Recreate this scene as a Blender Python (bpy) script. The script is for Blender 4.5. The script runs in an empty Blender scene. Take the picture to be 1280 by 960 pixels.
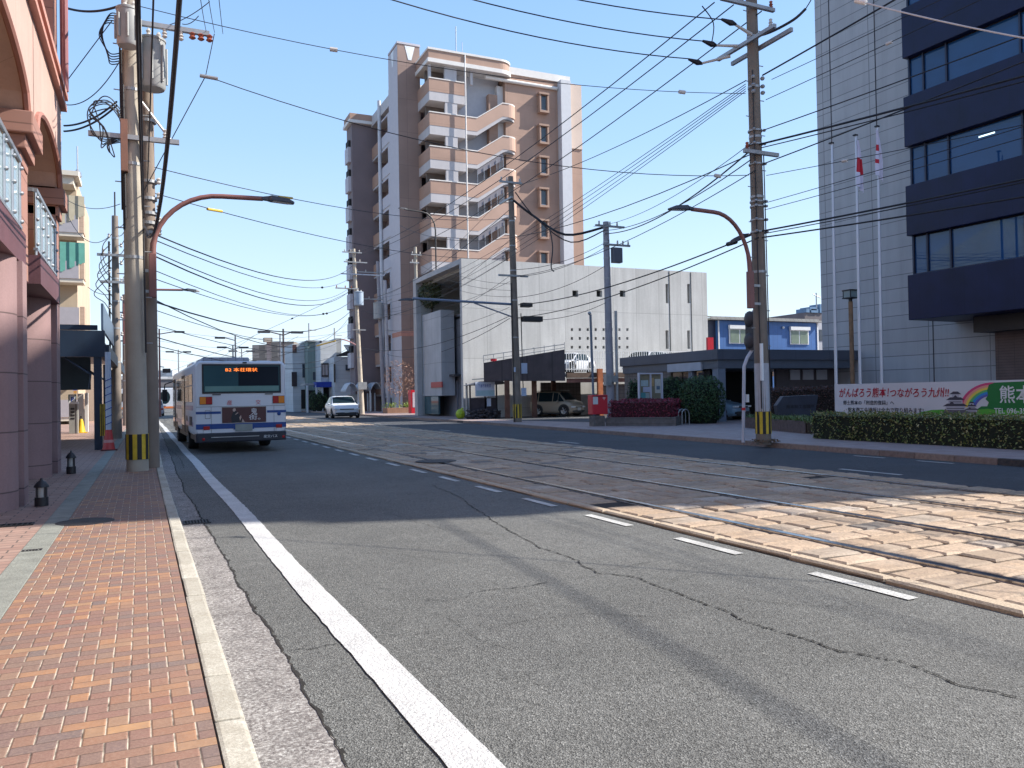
import bpy, bmesh, math, random
from mathutils import Vector, Matrix
random.seed(7)
C = bpy.context.scene.collection
R = math.radians
# ---------------- camera model (street runs along +Y, X is across it) ----------------
F=1000.0; RO=0.0175; TH=R(24.4); PT=math.atan(14/1000); H=1.45
_f=(math.sin(TH)*math.cos(PT),math.cos(TH)*math.cos(PT),math.sin(PT))
_r0=(math.cos(TH),-math.sin(TH),0.0)
_u0=(-math.sin(TH)*math.sin(PT),-math.cos(TH)*math.sin(PT),math.cos(PT))
_c,_s=math.cos(RO),math.sin(RO)
CR=Vector([_c*_r0[i]-_s*_u0[i] for i in range(3)]); CU=Vector([_s*_r0[i]+_c*_u0[i] for i in range(3)]); CF=Vector(_f)
def _ray(px,py): return CR*((px-640)/F)+CU*(-(py-480)/F)+CF
def G(px,py,z=0.1): r=_ray(px,py); t=(z-H)/r[2]; return (r[0]*t,r[1]*t,z)
def D(px,py,d): r=_ray(px,py); return (r[0]*d,r[1]*d,H+r[2]*d)
def PX(px,py,x): r=_ray(px,py); t=x/r[0]; return (x,r[1]*t,H+r[2]*t)
def PY(px,py,y): r=_ray(px,py); t=y/r[1]; return (r[0]*t,y,H+r[2]*t)
cd=bpy.data.cameras.new('camera'); cam=bpy.data.objects.new('camera',cd); C.objects.link(cam)
cd.sensor_width=36; cd.lens=36*F/1280; cd.clip_end=3000; cd.clip_start=0.05
m=Matrix((CR,CU,-CF)).transposed().to_4x4(); m.translation=Vector((0,0,H)); cam.matrix_world=m
bpy.context.scene.camera=cam
# ---------------- light ----------------
SAZ=Vector((0.957,-0.29,0)).normalized(); SEL=R(40)
SUN=Vector((SAZ.x*math.cos(SEL),SAZ.y*math.cos(SEL),math.sin(SEL)))
w=bpy.data.worlds.new('World'); bpy.context.scene.world=w; w.use_nodes=True
nt=w.node_tree; bg=nt.nodes['Background']; sk=nt.nodes.new('ShaderNodeTexSky'); sk.sky_type='NISHITA'
sk.sun_disc=False; sk.sun_elevation=SEL; sk.sun_rotation=math.atan2(SAZ.x,SAZ.y)
sk.air_density=1.0; sk.dust_density=0.7; sk.ozone_density=1.6
tc=nt.nodes.new('ShaderNodeTexCoord'); sx=nt.nodes.new('ShaderNodeSeparateXYZ'); nt.links.new(tc.outputs['Generated'],sx.inputs[0])
def _wr(st):
    x=nt.nodes.new('ShaderNodeValToRGB'); e=x.color_ramp.elements
    while len(e)<len(st): e.new(.5)
    for el,(p,c) in zip(e,st): el.position=p; el.color=(*c,1)
    nt.links.new(sx.outputs[2],x.inputs[0]); return x.outputs[0]
# thin low-level haze lightens the clear sky, strongest at the horizon
hc=_wr([(0,(.74,.82,.90)),(.12,(.56,.72,.90)),(.3,(.36,.58,.90)),(.5,(.25,.48,.88)),(1,(.12,.30,.70))])
hs=nt.nodes.new('ShaderNodeVectorMath'); hs.operation='SCALE'; nt.links.new(hc,hs.inputs[0]); hs.inputs[3].default_value=6.4
hf=_wr([(0,(.85,)*3),(.15,(.72,)*3),(.5,(.6,)*3),(1,(.2,)*3)])
mx=nt.nodes.new('ShaderNodeMix'); mx.data_type='RGBA'; nt.links.new(hf,mx.inputs[0]); nt.links.new(sk.outputs[0],mx.inputs[6]); nt.links.new(hs.outputs[0],mx.inputs[7])
nt.links.new(mx.outputs[2],bg.inputs[0]); bg.inputs[1].default_value=0.12
sl=bpy.data.lights.new('sun','SUN'); sl.energy=4.8; sl.angle=R(0.53); sl.color=(1.0,0.93,0.83)
so=bpy.data.objects.new('sun',sl); C.objects.link(so); so.rotation_euler=SUN.to_track_quat('Z','Y').to_euler()
vs=bpy.context.scene.view_settings; vs.view_transform='Standard'; vs.look='None'; vs.exposure=0.9; vs.gamma=1; vs.use_curve_mapping=False

# ---------------- materials ----------------
_M={}
def newmat(name):
    m=bpy.data.materials.new(name); m.use_nodes=True; return m,m.node_tree,m.node_tree.nodes['Principled BSDF']
class NG:
    def __init__(s,nt): s.nt=nt
    def n(s,t,**k):
        a=s.nt.nodes.new(t)
        for q,v in k.items(): setattr(a,q,v)
        return a
    def set(s,i,v):
        if hasattr(v,'links') or isinstance(v,bpy.types.NodeSocket): s.nt.links.new(v,i)
        else: i.default_value=v
    def m(s,op,a,b=0.0,c=None):
        x=s.n('ShaderNodeMath',operation=op); s.set(x.inputs[0],a); s.set(x.inputs[1],b)
        if c is not None: s.set(x.inputs[2],c)
        return x.outputs[0]
    def mix(s,f,a,b):
        x=s.n('ShaderNodeMix',data_type='RGBA'); s.set(x.inputs[0],f)
        for i,v in ((6,a),(7,b)):
            if isinstance(v,tuple): x.inputs[i].default_value=(*v[:3],1)
            else: s.nt.links.new(v,x.inputs[i])
        return x.outputs[2]
    def noise(s,vec,scale,detail=4,rough=.55):
        x=s.n('ShaderNodeTexNoise'); x.inputs['Scale'].default_value=scale; x.inputs['Detail'].default_value=detail; x.inputs['Roughness'].default_value=rough
        if vec is not None: s.nt.links.new(vec,x.inputs['Vector'])
        return x.outputs[0]
    def ramp(s,f,stops):
        x=s.n('ShaderNodeValToRGB'); e=x.color_ramp.elements
        while len(e)<len(stops): e.new(0.5)
        for el,(p,c) in zip(e,stops): el.position=p; el.color=(*c[:3],1) if isinstance(c,tuple) else (c,c,c,1)
        s.nt.links.new(f,x.inputs[0]); return x.outputs[0]
    def pos(s): return s.n('ShaderNodeNewGeometry').outputs['Position']
    def xyz(s,v):
        x=s.n('ShaderNodeSeparateXYZ'); s.nt.links.new(v,x.inputs[0]); return x.outputs
    def vec(s,a,b,c=0.0):
        x=s.n('ShaderNodeCombineXYZ')
        for i,v in zip(x.inputs,(a,b,c)): s.set(i,v)
        return x.outputs[0]
    def bump(s,h,st,dist,out):
        x=s.n('ShaderNodeBump'); x.inputs['Strength'].default_value=st; x.inputs['Distance'].default_value=dist
        s.nt.links.new(h,x.inputs['Height']); s.nt.links.new(x.outputs[0],out)
def mul(c,k): return tuple(min(1,v*k) for v in c)
def mat(name,col,rough=.7,var=.25,scale=3.0,bump=0.0,bscale=40,metal=0.0,streak=0.0,emit=None,fine=0.0,seams=None,spec=None,alpha=None):
    """painted / plaster / metal surface with blotches, vertical streaks and optional panel seams (period_u, period_z, width, darkness)"""
    if name in _M: return _M[name]
    m,nt,b=newmat(name); g=NG(nt); p=g.pos()
    f=g.noise(p,scale,5)
    c=g.mix(g.ramp(f,[(.3,0.0),(.7,1.0)]),mul(col,1-var),mul(col,1+var*.6))
    if fine: c=g.mix(g.ramp(g.noise(p,scale*25,3),[(.35,0.0),(.65,fine)]),c,mul(col,.45))
    if streak:
        mp=g.n('ShaderNodeMapping'); mp.inputs['Scale'].default_value=(2.6,2.6,.16); nt.links.new(p,mp.inputs[0])
        c=g.mix(g.ramp(g.noise(mp.outputs[0],1.0,5,.65),[(.42,0.0),(.75,streak)]),c,mul(col,.35))
    if seams:
        x=g.xyz(p); u=g.m('ADD',x[0],x[1]); sw=seams[2]
        mk=None
        ids=[g.m('FLOOR',g.m('DIVIDE',g.m('ADD',co,100.0),per)) if per else 0.0 for co,per in ((u,seams[0]),(x[2],seams[1]))]
        wn=g.n('ShaderNodeTexWhiteNoise',noise_dimensions='3D'); nt.links.new(g.vec(ids[0],ids[1],0.0),wn.inputs['Vector'])
        c=g.mix(g.m('MULTIPLY',wn.outputs['Value'],.16),c,mul(col,.45))
        for co,per in ((u,seams[0]),(x[2],seams[1])):
            if not per: continue
            fr=g.m('FRACT',g.m('DIVIDE',g.m('ADD',co,100.0),per)); k=g.m('LESS_THAN',fr,sw/per)
            mk=k if mk is None else g.m('MAXIMUM',mk,k)
        c=g.mix(g.m('MULTIPLY',mk,seams[3]),c,mul(col,.25))
    nt.links.new(c,b.inputs['Base Color']); b.inputs['Roughness'].default_value=rough; b.inputs['Metallic'].default_value=metal
    if spec is not None: b.inputs['Specular IOR Level'].default_value=spec
    if bump: g.bump(g.noise(p,bscale,4),bump,.02,b.inputs['Normal'])
    if emit: b.inputs['Emission Color'].default_value=(*emit[:3],1); b.inputs['Emission Strength'].default_value=emit[3]
    _M[name]=m; return m
def leafmat(name,cols,rough=.55):
    if name in _M: return _M[name]
    m,nt,b=newmat(name); g=NG(nt)
    r=g.n('ShaderNodeNewGeometry').outputs['Random Per Island']
    n=len(cols); c=g.ramp(r,[(i/(n-1),cc) for i,cc in enumerate(cols)])
    nt.links.new(c,b.inputs['Base Color']); b.inputs['Roughness'].default_value=rough
    _M[name]=m; return m
def glass(name,col,rough=.04,ior=1.5):
    if name in _M: return _M[name]
    m,nt,b=newmat(name); g=NG(nt); p=g.pos()
    c=g.mix(g.noise(p,.8,2),mul(col,.7),mul(col,1.3)); nt.links.new(c,b.inputs['Base Color'])
    b.inputs['Roughness'].default_value=rough; b.inputs['Specular IOR Level'].default_value=.5; b.inputs['IOR'].default_value=ior
    _M[name]=m; return m

# ---------------- mesh builder ----------------
class MB:
    def __init__(s,T=None): s.v=[]; s.f=[]; s.T=T
    def add(s,vs,fs):
        o=len(s.v)
        for q in vs:
            q=Vector(q)
            if s.T: q=s.T@q
            s.v.append(q)
        s.f+= [tuple(i+o for i in f) for f in fs]; return s
    def box(s,x0,x1,y0,y1,z0,z1):
        if x0>x1:x0,x1=x1,x0
        if y0>y1:y0,y1=y1,y0
        return s.add([(x0,y0,z0),(x1,y0,z0),(x1,y1,z0),(x0,y1,z0),(x0,y0,z1),(x1,y0,z1),(x1,y1,z1),(x0,y1,z1)],
              [(0,3,2,1),(4,5,6,7),(0,1,5,4),(1,2,6,5),(2,3,7,6),(3,0,4,7)])
    def poly(s,pts): return s.add(pts,[tuple(range(len(pts)))])
    def prism(s,pts,d):
        """extrude planar polygon pts by vector d"""
        n=len(pts); d=Vector(d); a=[Vector(p) for p in pts]; b=[p+d for p in a]
        return s.add(a+b,[tuple(range(n))[::-1],tuple(range(n,2*n))]+[(i,(i+1)%n,(i+1)%n+n,i+n) for i in range(n)])
    def tube(s,path,r,n=8,cap=True):
        P=[Vector(p) for p in path]; k=len(P); rs=r if isinstance(r,(list,tuple)) else [r]*k
        vs=[];fs=[]; prev=None
        for i,p in enumerate(P):
            d=(P[min(i+1,k-1)]-P[max(i-1,0)]).normalized()
            if prev is None:
                a=Vector((0,0,1)) if abs(d.z)<.9 else Vector((1,0,0)); u=d.cross(a).normalized()
            else: u=(prev-d*prev.dot(d)).normalized()
            prev=u; v=d.cross(u)
            for j in range(n):
                t=2*math.pi*j/n; vs.append(p+(u*math.cos(t)+v*math.sin(t))*rs[i])
        for i in range(k-1):
            for j in range(n): fs.append((i*n+j,i*n+(j+1)%n,(i+1)*n+(j+1)%n,(i+1)*n+j))
        if cap: fs.append(tuple(range(n))[::-1]); fs.append(tuple(range((k-1)*n,k*n)))
        return s.add(vs,fs)
    def lathe(s,c,prof,n=16):
        """prof: list of (radius,z) about vertical axis at c"""
        k=len(prof); vs=[];fs=[]
        for r,z in prof:
            for j in range(n):
                t=2*math.pi*j/n; vs.append((c[0]+r*math.cos(t),c[1]+r*math.sin(t),c[2]+z))
        for i in range(k-1):
            for j in range(n): fs.append((i*n+j,i*n+(j+1)%n,(i+1)*n+(j+1)%n,(i+1)*n+j))
        fs.append(tuple(range(n))[::-1]); fs.append(tuple(range((k-1)*n,k*n)))
        return s.add(vs,fs)
    def ball(s,c,r,n=12,sq=(1,1,1)):
        m=max(4,n//2); vs=[];fs=[]
        for i in range(m+1):
            a=math.pi*i/m
            for j in range(n):
                t=2*math.pi*j/n; vs.append((c[0]+r*sq[0]*math.sin(a)*math.cos(t),c[1]+r*sq[1]*math.sin(a)*math.sin(t),c[2]+r*sq[2]*math.cos(a)))
        for i in range(m):
            for j in range(n): fs.append((i*n+j,(i+1)*n+j,(i+1)*n+(j+1)%n,i*n+(j+1)%n))
        return s.add(vs,fs)
    def leaf(s,c,size,nrm=None):
        a=Vector((random.gauss(0,1),random.gauss(0,1),random.gauss(0,1)+.3)).normalized()
        if nrm is not None: a=(a+Vector(nrm)*.8).normalized()
        u=a.orthogonal().normalized(); t=random.random()*6.28; v=a.cross(u)
        u2=u*math.cos(t)+v*math.sin(t); v2=a.cross(u2); c=Vector(c); L=size*random.uniform(.7,1.3)
        return s.add([c-u2*L,c+v2*L*.45,c+u2*L,c-v2*L*.45],[(0,1,2,3)])
    def build(s,name,m,parent=None,smooth=False,bev=0.0):
        me=bpy.data.meshes.new(name); me.from_pydata([tuple(v) for v in s.v],[],s.f); me.update()
        bm=bmesh.new(); bm.from_mesh(me); bmesh.ops.recalc_face_normals(bm,faces=bm.faces)
        if bev: 
            bmesh.ops.remove_doubles(bm,verts=bm.verts,dist=1e-5)
            bmesh.ops.bevel(bm,geom=[e for e in bm.edges if len(e.link_faces)==2 and e.calc_face_angle(0)>.5],offset=bev,segments=2,affect='EDGES',profile=.6)
        bm.to_mesh(me); bm.free()
        if smooth:
            me.polygons.foreach_set('use_smooth',[True]*len(me.polygons))
            try: me.set_sharp_from_angle(angle=R(38))
            except Exception: pass
        o=bpy.data.objects.new(name,me); C.objects.link(o); me.materials.append(m)
        if parent is not None: attach(o,parent)
        return o
def attach(o,parent):
    o.parent=parent
    if parent.type=='EMPTY': o.matrix_parent_inverse=Matrix.Translation(-Vector(parent.location))
def smooth_path(P,n=5):
    P=[Vector(p) for p in P]; Q=[P[0]]+P+[P[-1]]; out=[]
    for i in range(1,len(Q)-2):
        p0,p1,p2,p3=Q[i-1:i+3]
        for j in range(n):
            t=j/n; out.append(.5*((2*p1)+(p2-p0)*t+(2*p0-5*p1+4*p2-p3)*t*t+(3*p1-p0-3*p2+p3)*t**3))
    return out+[P[-1]]
def each(name,m,parent,paths,r,n=6,smooth=False,curve=False):
    out=[]
    for p in paths:
        q=MB(); q.tube(smooth_path(p) if curve else p,r,n); out.append(q.build(name,m,parent,smooth=smooth))
    return out
def thing(name,label,cat,loc=(0,0,0),group=None):
    o=bpy.data.objects.new(name,None); C.objects.link(o); o.location=loc; o.empty_display_size=.3
    return tag(o,label,cat,group)
def tag(o,label,cat,group=None):
    o['label']=label; o['category']=cat
    if group: o['group']=group
    return o
def struct(o,kind='structure'): o['kind']=kind; return o
def kids(o): return [c for c in bpy.data.objects if c.parent==o]
def dup(o,loc=None,rz=None,label=None,parent=None):
    c=o.copy(); C.objects.link(c)
    if parent is not None: c.parent=parent
    if loc is not None: c.location=loc
    if rz is not None: c.rotation_euler=(0,0,rz)
    if label: c['label']=label
    for k in kids(o): dup(k,parent=c)
    return c
FONT=None
def text_mb(txt,org,right,up,height=None,width=None,ext=.004,shear=0,bold=0.0):
    cu=bpy.data.curves.new('t','FONT'); cu.body=txt; cu.size=1; cu.extrude=0; cu.resolution_u=2; cu.offset=bold
    ob=bpy.data.objects.new('t',cu); C.objects.link(ob); dg=bpy.context.evaluated_depsgraph_get(); dg.update()
    me=bpy.data.meshes.new_from_object(ob.evaluated_get(dg)); 
    vs=[v.co.copy() for v in me.vertices]; fs=[tuple(p.vertices) for p in me.polygons]
    bpy.data.objects.remove(ob); bpy.data.meshes.remove(me); bpy.data.curves.remove(cu)
    mb=MB()
    if not vs: return mb
    x0=min(v.x for v in vs);x1=max(v.x for v in vs);y0=min(v.y for v in vs);y1=max(v.y for v in vs)
    sx=(width or (height*(x1-x0)/(y1-y0)))/(x1-x0); sy=(height/(y1-y0)) if height else sx
    right=Vector(right).normalized(); up=Vector(up).normalized(); n=right.cross(up); org=Vector(org)
    mb.add([org+right*((v.x-x0)*sx+shear*(v.y-y0)*sy)+up*((v.y-y0)*sy)+n*ext for v in vs],fs); return mb
# ================= SETTING =================
def kin(y): return .262-.0085*min(max(y,-8),17)
def gut(y): return .70-.018*min(max(y-3,0),11.5)
def kerbx(y):   # right kerb line
    pts=[(-60,13.6),(9,14.25),(16,14.45),(27,14.9),(38,15.35),(60,15.6),(300,15.6)]
    for (a,xa),(b,xb) in zip(pts,pts[1:]):
        if y<=b: return xa+(xb-xa)*(y-a)/(b-a)
    return 15.6
ys=[-60,-20,0,9,12,16,20,27,32,38,45,52,60,80,120,200,300]
# asphalt
def asphalt_mat(name,base,lane_bands):
    m,nt,b=newmat(name); g=NG(nt); p=g.pos(); x=g.xyz(p)
    big=g.noise(p,.35,4); mid=g.noise(p,5.5,5,.7); fine=g.noise(p,55,4,.8)
    vo=g.n('ShaderNodeTexVoronoi'); vo.inputs['Scale'].default_value=125; nt.links.new(p,vo.inputs['Vector'])
    c=g.mix(g.ramp(big,[(.35,0.0),(.65,1.0)]),mul(base,.84),mul(base,1.14)); c=g.mix(g.ramp(g.noise(p,1.6,5,.75),[(.5,0.0),(.68,.35)]),c,mul(base,.62)); c=g.mix(g.ramp(g.noise(p,2.3,4,.7),[(.55,0.0),(.72,.3)]),c,mul(base,1.45))
    c=g.mix(g.ramp(mid,[(.4,0.0),(.7,.45)]),c,mul(base,.7))
    sp=g.ramp(vo.outputs['Color'],[(.25,(0,0,0)),(.55,(.35,.35,.35)),(.93,(.6,.6,.6)),(1,(1,1,1))])
    c=g.mix(sp,mul(base,.55),c) if False else c
    x2=g.n('ShaderNodeMix',data_type='RGBA',blend_type='MULTIPLY'); x2.inputs[0].default_value=.9
    nt.links.new(c,x2.inputs[6]); r=g.ramp(vo.outputs['Color'],[(.12,.30),(.45,.85),(.75,1.25),(.92,1.9),(1.0,2.6)]); nt.links.new(r,x2.inputs[7]); c=x2.outputs[2]
    # darker soft-edged bands along the lane, broken up by noise
    if lane_bands:
        wob=g.m('MULTIPLY',g.noise(g.vec(0.0,g.m('MULTIPLY',x[1],.12),0.0),1.0,2),.5)
        for cx,wd,am in ((2.75,.25,.13),(4.05,.35,.12),(1.95,.4,.12)):
            d=g.m('ABSOLUTE',g.m('SUBTRACT',g.m('ADD',x[0],wob),cx+.25))
            k=g.m('MULTIPLY',g.m('MAXIMUM',g.m('SUBTRACT',1.0,g.m('DIVIDE',d,wd)),0.0),g.m('MULTIPLY',g.ramp(g.noise(p,1.1,4,.6),[(.38,0.0),(.62,1.0)]),am))
            c=g.mix(k,c,(.05,.052,.058))
    nt.links.new(c,b.inputs['Base Color']); b.inputs['Roughness'].default_value=.82; b.inputs['Specular IOR Level'].default_value=.35
    h=g.m('ADD',g.m('MULTIPLY',fine,.6),vo.outputs['Distance']); g.bump(h,.75,.008,b.inputs['Normal'])
    return m
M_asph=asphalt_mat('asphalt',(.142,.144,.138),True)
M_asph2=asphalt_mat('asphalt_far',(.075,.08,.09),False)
gr=MB(); gr.poly([(-900,-200,-.12),(900,-200,-.12),(900,1500,-.12),(-900,1500,-.12)])
struct(gr.build('ground',mat('earth',(.16,.15,.14),.95,.3,.2)))
rd=MB()
for a,b_ in zip(ys,ys[1:]): rd.poly([(.35,a,0),(5.0,a,0),(5.0,b_,0),(.35,b_,0)])
struct(rd.build('road_near_lane',M_asph))
rd=MB()
for a,b_ in zip(ys,ys[1:]): rd.poly([(10.8,a,0),(kerbx(a)+.05,a,0),(kerbx(b_)+.05,b_,0),(10.8,b_,0)])
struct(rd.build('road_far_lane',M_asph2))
# cross street far ahead
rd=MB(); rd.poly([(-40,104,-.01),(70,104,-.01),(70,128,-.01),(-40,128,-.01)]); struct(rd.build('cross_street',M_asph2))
# gutter apron: coarse exposed-aggregate concrete with a ragged outer edge
m,nt,b=newmat('gutter_aggregate'); g=NG(nt); p=g.pos()
vo=g.n('ShaderNodeTexVoronoi'); vo.inputs['Scale'].default_value=26; nt.links.new(p,vo.inputs['Vector'])
nn=g.noise(p,2.0,5,.7)
c=g.ramp(g.noise(p,52,6,.85),[(.38,(.05,.043,.043)),(.47,(.17,.15,.145)),(.55,(.34,.325,.31)),(.63,(.62,.61,.59))]); c=g.mix(g.ramp(nn,[(.38,0.0),(.68,.6)]),c,(.08,.073,.07)); c=g.mix(g.ramp(g.noise(p,9,4,.7),[(.45,0.0),(.7,.4)]),c,(.42,.40,.38))
nt.links.new(c,b.inputs['Base Color']); b.inputs['Roughness'].default_value=.9; g.bump(g.noise(p,34,4,.8),.8,.012,b.inputs['Normal']); M_gut=m
gm=MB(); N=1500; L_=[];R_=[]; jt=0
for i in range(N+1):
    y=-6+i*(76/N); jt=jt*.7+random.gauss(0,.0045); e=gut(y)+.012*math.sin(y*1.7)+jt; L_.append((kin(y)+.1,y,.004)); R_.append((e,y,.004))
for i in range(N): gm.poly([L_[i],R_[i],R_[i+1],L_[i+1]])
struct(gm.build('gutter',M_gut))
# dark joint between gutter and asphalt
jm=MB()
for i in range(N):
    wv=max(.002,random.gauss(.011,.007)); jm.poly([(R_[i][0]-.004,R_[i][1],.008),(R_[i][0]+wv,R_[i][1],.008),(R_[i+1][0]+wv*.8,R_[i+1][1],.008),(R_[i+1][0]-.004,R_[i+1][1],.008)])
struct(jm.build('gutter_joint',mat('joint_dark',(.02,.018,.016),.95,.3,8)))
# kerb stones (left)
kb=MB(); y=-6.0; M_kerb=None
m,nt,b=newmat('kerb_concrete'); g=NG(nt); p=g.pos(); r=g.n('ShaderNodeNewGeometry').outputs['Random Per Island']
c=g.ramp(r,[(0,(.44,.42,.36)),(1,(.58,.555,.48))]); c=g.mix(g.ramp(g.noise(p,7,6,.8),[(.42,0.0),(.72,.75)]),c,(.25,.22,.165)); c=g.mix(g.ramp(g.noise(p,75,5,.85),[(.42,0.0),(.58,.6)]),c,(.24,.21,.17))
nt.links.new(c,b.inputs['Base Color']); b.inputs['Roughness'].default_value=.88; g.bump(g.noise(p,45,5,.8),.5,.008,b.inputs['Normal']); M_kerb=m
while y<70:
    l=.6; o=random.uniform(-.004,.004); xk=kin(y)+o; xk2=kin(y+l)+o; zt_=.105+random.uniform(-.003,.004); kb.add([(xk,y,-.05),(xk+.142,y,-.05),(xk2+.142,y+l-.007,-.05),(xk2,y+l-.007,-.05),(xk+.004,y,zt_),(xk+.128,y,zt_-.004),(xk2+.128,y+l-.007,zt_-.004),(xk2+.004,y+l-.007,zt_)],[(0,3,2,1),(4,5,6,7),(0,1,5,4),(1,2,6,5),(2,3,7,6),(3,0,4,7)]); y+=l
struct(kb.build('kerb_stones',M_kerb,bev=.018))
# left pavement: clay pavers
def paver_mat():
    m,nt,b=newmat('clay_pavers'); g=NG(nt); p=g.pos(); x=g.xyz(p)
    W_,P_=.0845,.272
    u=g.m('DIVIDE',g.m('ADD',g.m('ADD',x[0],g.m('MULTIPLY',x[1],.0085)),50.0),W_); v=g.m('DIVIDE',g.m('ADD',x[1],50.0),P_); i=g.m('FLOOR',u); fu=g.m('FRACT',u)
    ph=g.m('SUBTRACT',v,g.m('MULTIPLY',i,.3)); s=g.m('FRACT',ph); row=g.m('FLOOR',ph); ph2=g.m('SUBTRACT',v,g.m('MULTIPLY',g.m('ADD',i,1.0),.3)); row2=g.m('FLOOR',ph2)
    isA=g.m('LESS_THAN',s,.3); isC=g.m('GREATER_THAN',s,.6); isB=g.m('SUBTRACT',1.0,g.m('MAXIMUM',isA,isC))
    dl=g.m('ADD',g.m('MULTIPLY',fu,W_),isA); dr=g.m('ADD',g.m('MULTIPLY',g.m('SUBTRACT',1.0,fu),W_),isB); dU=g.m('MINIMUM',dl,dr)
    e1=g.m('ABSOLUTE',g.m('SUBTRACT',s,.3)); e2=g.m('ABSOLUTE',g.m('SUBTRACT',s,.6)); e3=g.m('MINIMUM',s,g.m('SUBTRACT',1.0,s)); dV=g.m('MULTIPLY',g.m('MINIMUM',g.m('MINIMUM',e1,e2),e3),P_)
    idn=g.n('ShaderNodeTexWhiteNoise',noise_dimensions='3D')
    ci=g.m('ADD',i,isB); ri=g.m('ADD',g.m('MULTIPLY',row2,isB),g.m('MULTIPLY',row,g.m('SUBTRACT',1.0,isB)))
    nt.links.new(g.vec(ci,ri,isC),idn.inputs['Vector'])
    c=g.ramp(idn.outputs['Value'],[(0,(.16,.10,.095)),(.10,(.34,.155,.075)),(.2,(.19,.12,.10)),(.32,(.26,.12,.085)),(.44,(.15,.12,.115)),(.54,(.31,.145,.08)),(.64,(.22,.115,.095)),(.74,(.135,.11,.11)),(.84,(.42,.20,.085)),(.92,(.25,.155,.11)),(1,(.48,.26,.11))])
    hue=g.noise(p,1.4,3); c=g.mix(g.ramp(hue,[(.35,0.0),(.7,.40)]),c,(.185,.14,.12)); c=g.mix(g.ramp(g.noise(p,.9,5,.7),[(.5,0.0),(.75,.25)]),c,(.30,.14,.09))
    c=g.mix(g.ramp(g.noise(p,14,5,.7),[(.38,0.0),(.66,.38)]),c,(.15,.09,.065))
    c=g.mix(g.ramp(g.noise(p,70,3,.8),[(.42,0.0),(.62,.35)]),c,(.36,.25,.19))
    # vertical joints filled with pale sand, cross joints dark and thin
    jn=g.noise(p,6,3)
    jU=g.m('LESS_THAN',dU,g.m('MULTIPLY',jn,.0060)); jV=g.m('LESS_THAN',dV,.0022)
    c=g.mix(jV,c,(.10,.065,.045)); c=g.mix(jU,c,g.ramp(g.noise(p,9,3),[(.35,(.12,.09,.07)),(.55,(.5,.43,.34))]))
    nt.links.new(c,b.inputs['Base Color']); b.inputs['Roughness'].default_value=.72
    edge=g.m('MINIMUM',g.m('MINIMUM',g.m('DIVIDE',dU,.008),g.m('DIVIDE',dV,.005)),1.0)
    h=g.m('ADD',edge,g.m('MULTIPLY',idn.outputs['Value'],.35)); h=g.m('ADD',h,g.m('MULTIPLY',g.noise(p,50,4),.25)); g.bump(h,.6,.006,b.inputs['Normal'])
    return m
pv=MB(); pv.poly([(-.86,-8,.1),(kin(-8)-.003,-8,.1),(kin(17)-.003,17,.1),(kin(17)-.003,75,.1),(-.86,75,.1)]); struct(pv.build('brick_pavement',paver_mat()))
pv=MB(); y=-6
while y<70: pv.box(-1.09,-.865,y,y+.597,-.05,.102); y+=.6
struct(pv.build('pavement_edging',mat('edging_grey',(.27,.28,.25),.85,.25,6,.4,50,fine=.5),bev=.006))
pv=MB(); pv.poly([(-40,-20,.095),(-1.085,-20,.095),(-1.085,75,.095),(-40,75,.095)])
m,nt,b=newmat('forecourt_tiles'); g=NG(nt); p=g.pos(); bt=g.n('ShaderNodeTexBrick'); nt.links.new(p,bt.inputs['Vector'])
bt.inputs['Scale'].default_value=1; bt.inputs['Brick Width'].default_value=.3; bt.inputs['Row Height'].default_value=.15; bt.inputs['Mortar Size'].default_value=.008
bt.inputs['Color1'].default_value=(.33,.2,.16,1); bt.inputs['Color2'].default_value=(.4,.27,.22,1); bt.inputs['Mortar'].default_value=(.1,.08,.07,1)
c=g.mix(g.ramp(g.noise(p,8,5),[(.35,0.0),(.7,.5)]),bt.outputs[0],(.2,.14,.12)); nt.links.new(c,b.inputs['Base Color']); b.inputs['Roughness'].default_value=.8
struct(pv.build('forecourt_paving',m))
# painted lines
M_paint=mat('road_paint',(.60,.60,.595),.7,.2,2.0,.6,70,fine=.45)
M_paint_old=mat('worn_paint',(.58,.58,.56),.75,.3,2.6,.4,60,fine=.8)
wl=MB(); pts=[]
for i in range(0,1000):
    y=-4+i*.12; x=1.16-.009*max(0,y)+.012*math.sin(y*.7); pts.append((x-.1+random.gauss(0,.0028),x+.1+random.gauss(0,.0028),y))
for a,b_ in zip(pts,pts[1:]): wl.poly([(a[0],a[2],.008),(a[1],a[2],.008),(b_[1],b_[2],.008),(b_[0],b_[2],.008)])
struct(wl.build('edge_line',M_paint))
dl=MB()
for i in range(-2,30):
    y=3.88+i*1.775; dl.poly([(4.70,y,.008),(4.81,y+.01,.008),(4.81,y+.93,.008),(4.70,y+.92,.008)])
struct(dl.build('lane_dashes',M_paint_old))
dl=MB()
for i in range(0,4):
    y=9.5+i*11; dl.poly([(11.35,y,.008),(11.47,y,.008),(11.47,y+1.3,.008),(11.35,y+1.3,.008)])
for i in range(0,2):
    y=10.4+i*1.6; dl.poly([(kerbx(y)-.45,y,.008),(kerbx(y)-.35,y,.008),(kerbx(y)-.35,y+.8,.008),(kerbx(y)-.45,y+.8,.008)])
struct(dl.build('far_lane_markings',M_paint_old))
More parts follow.
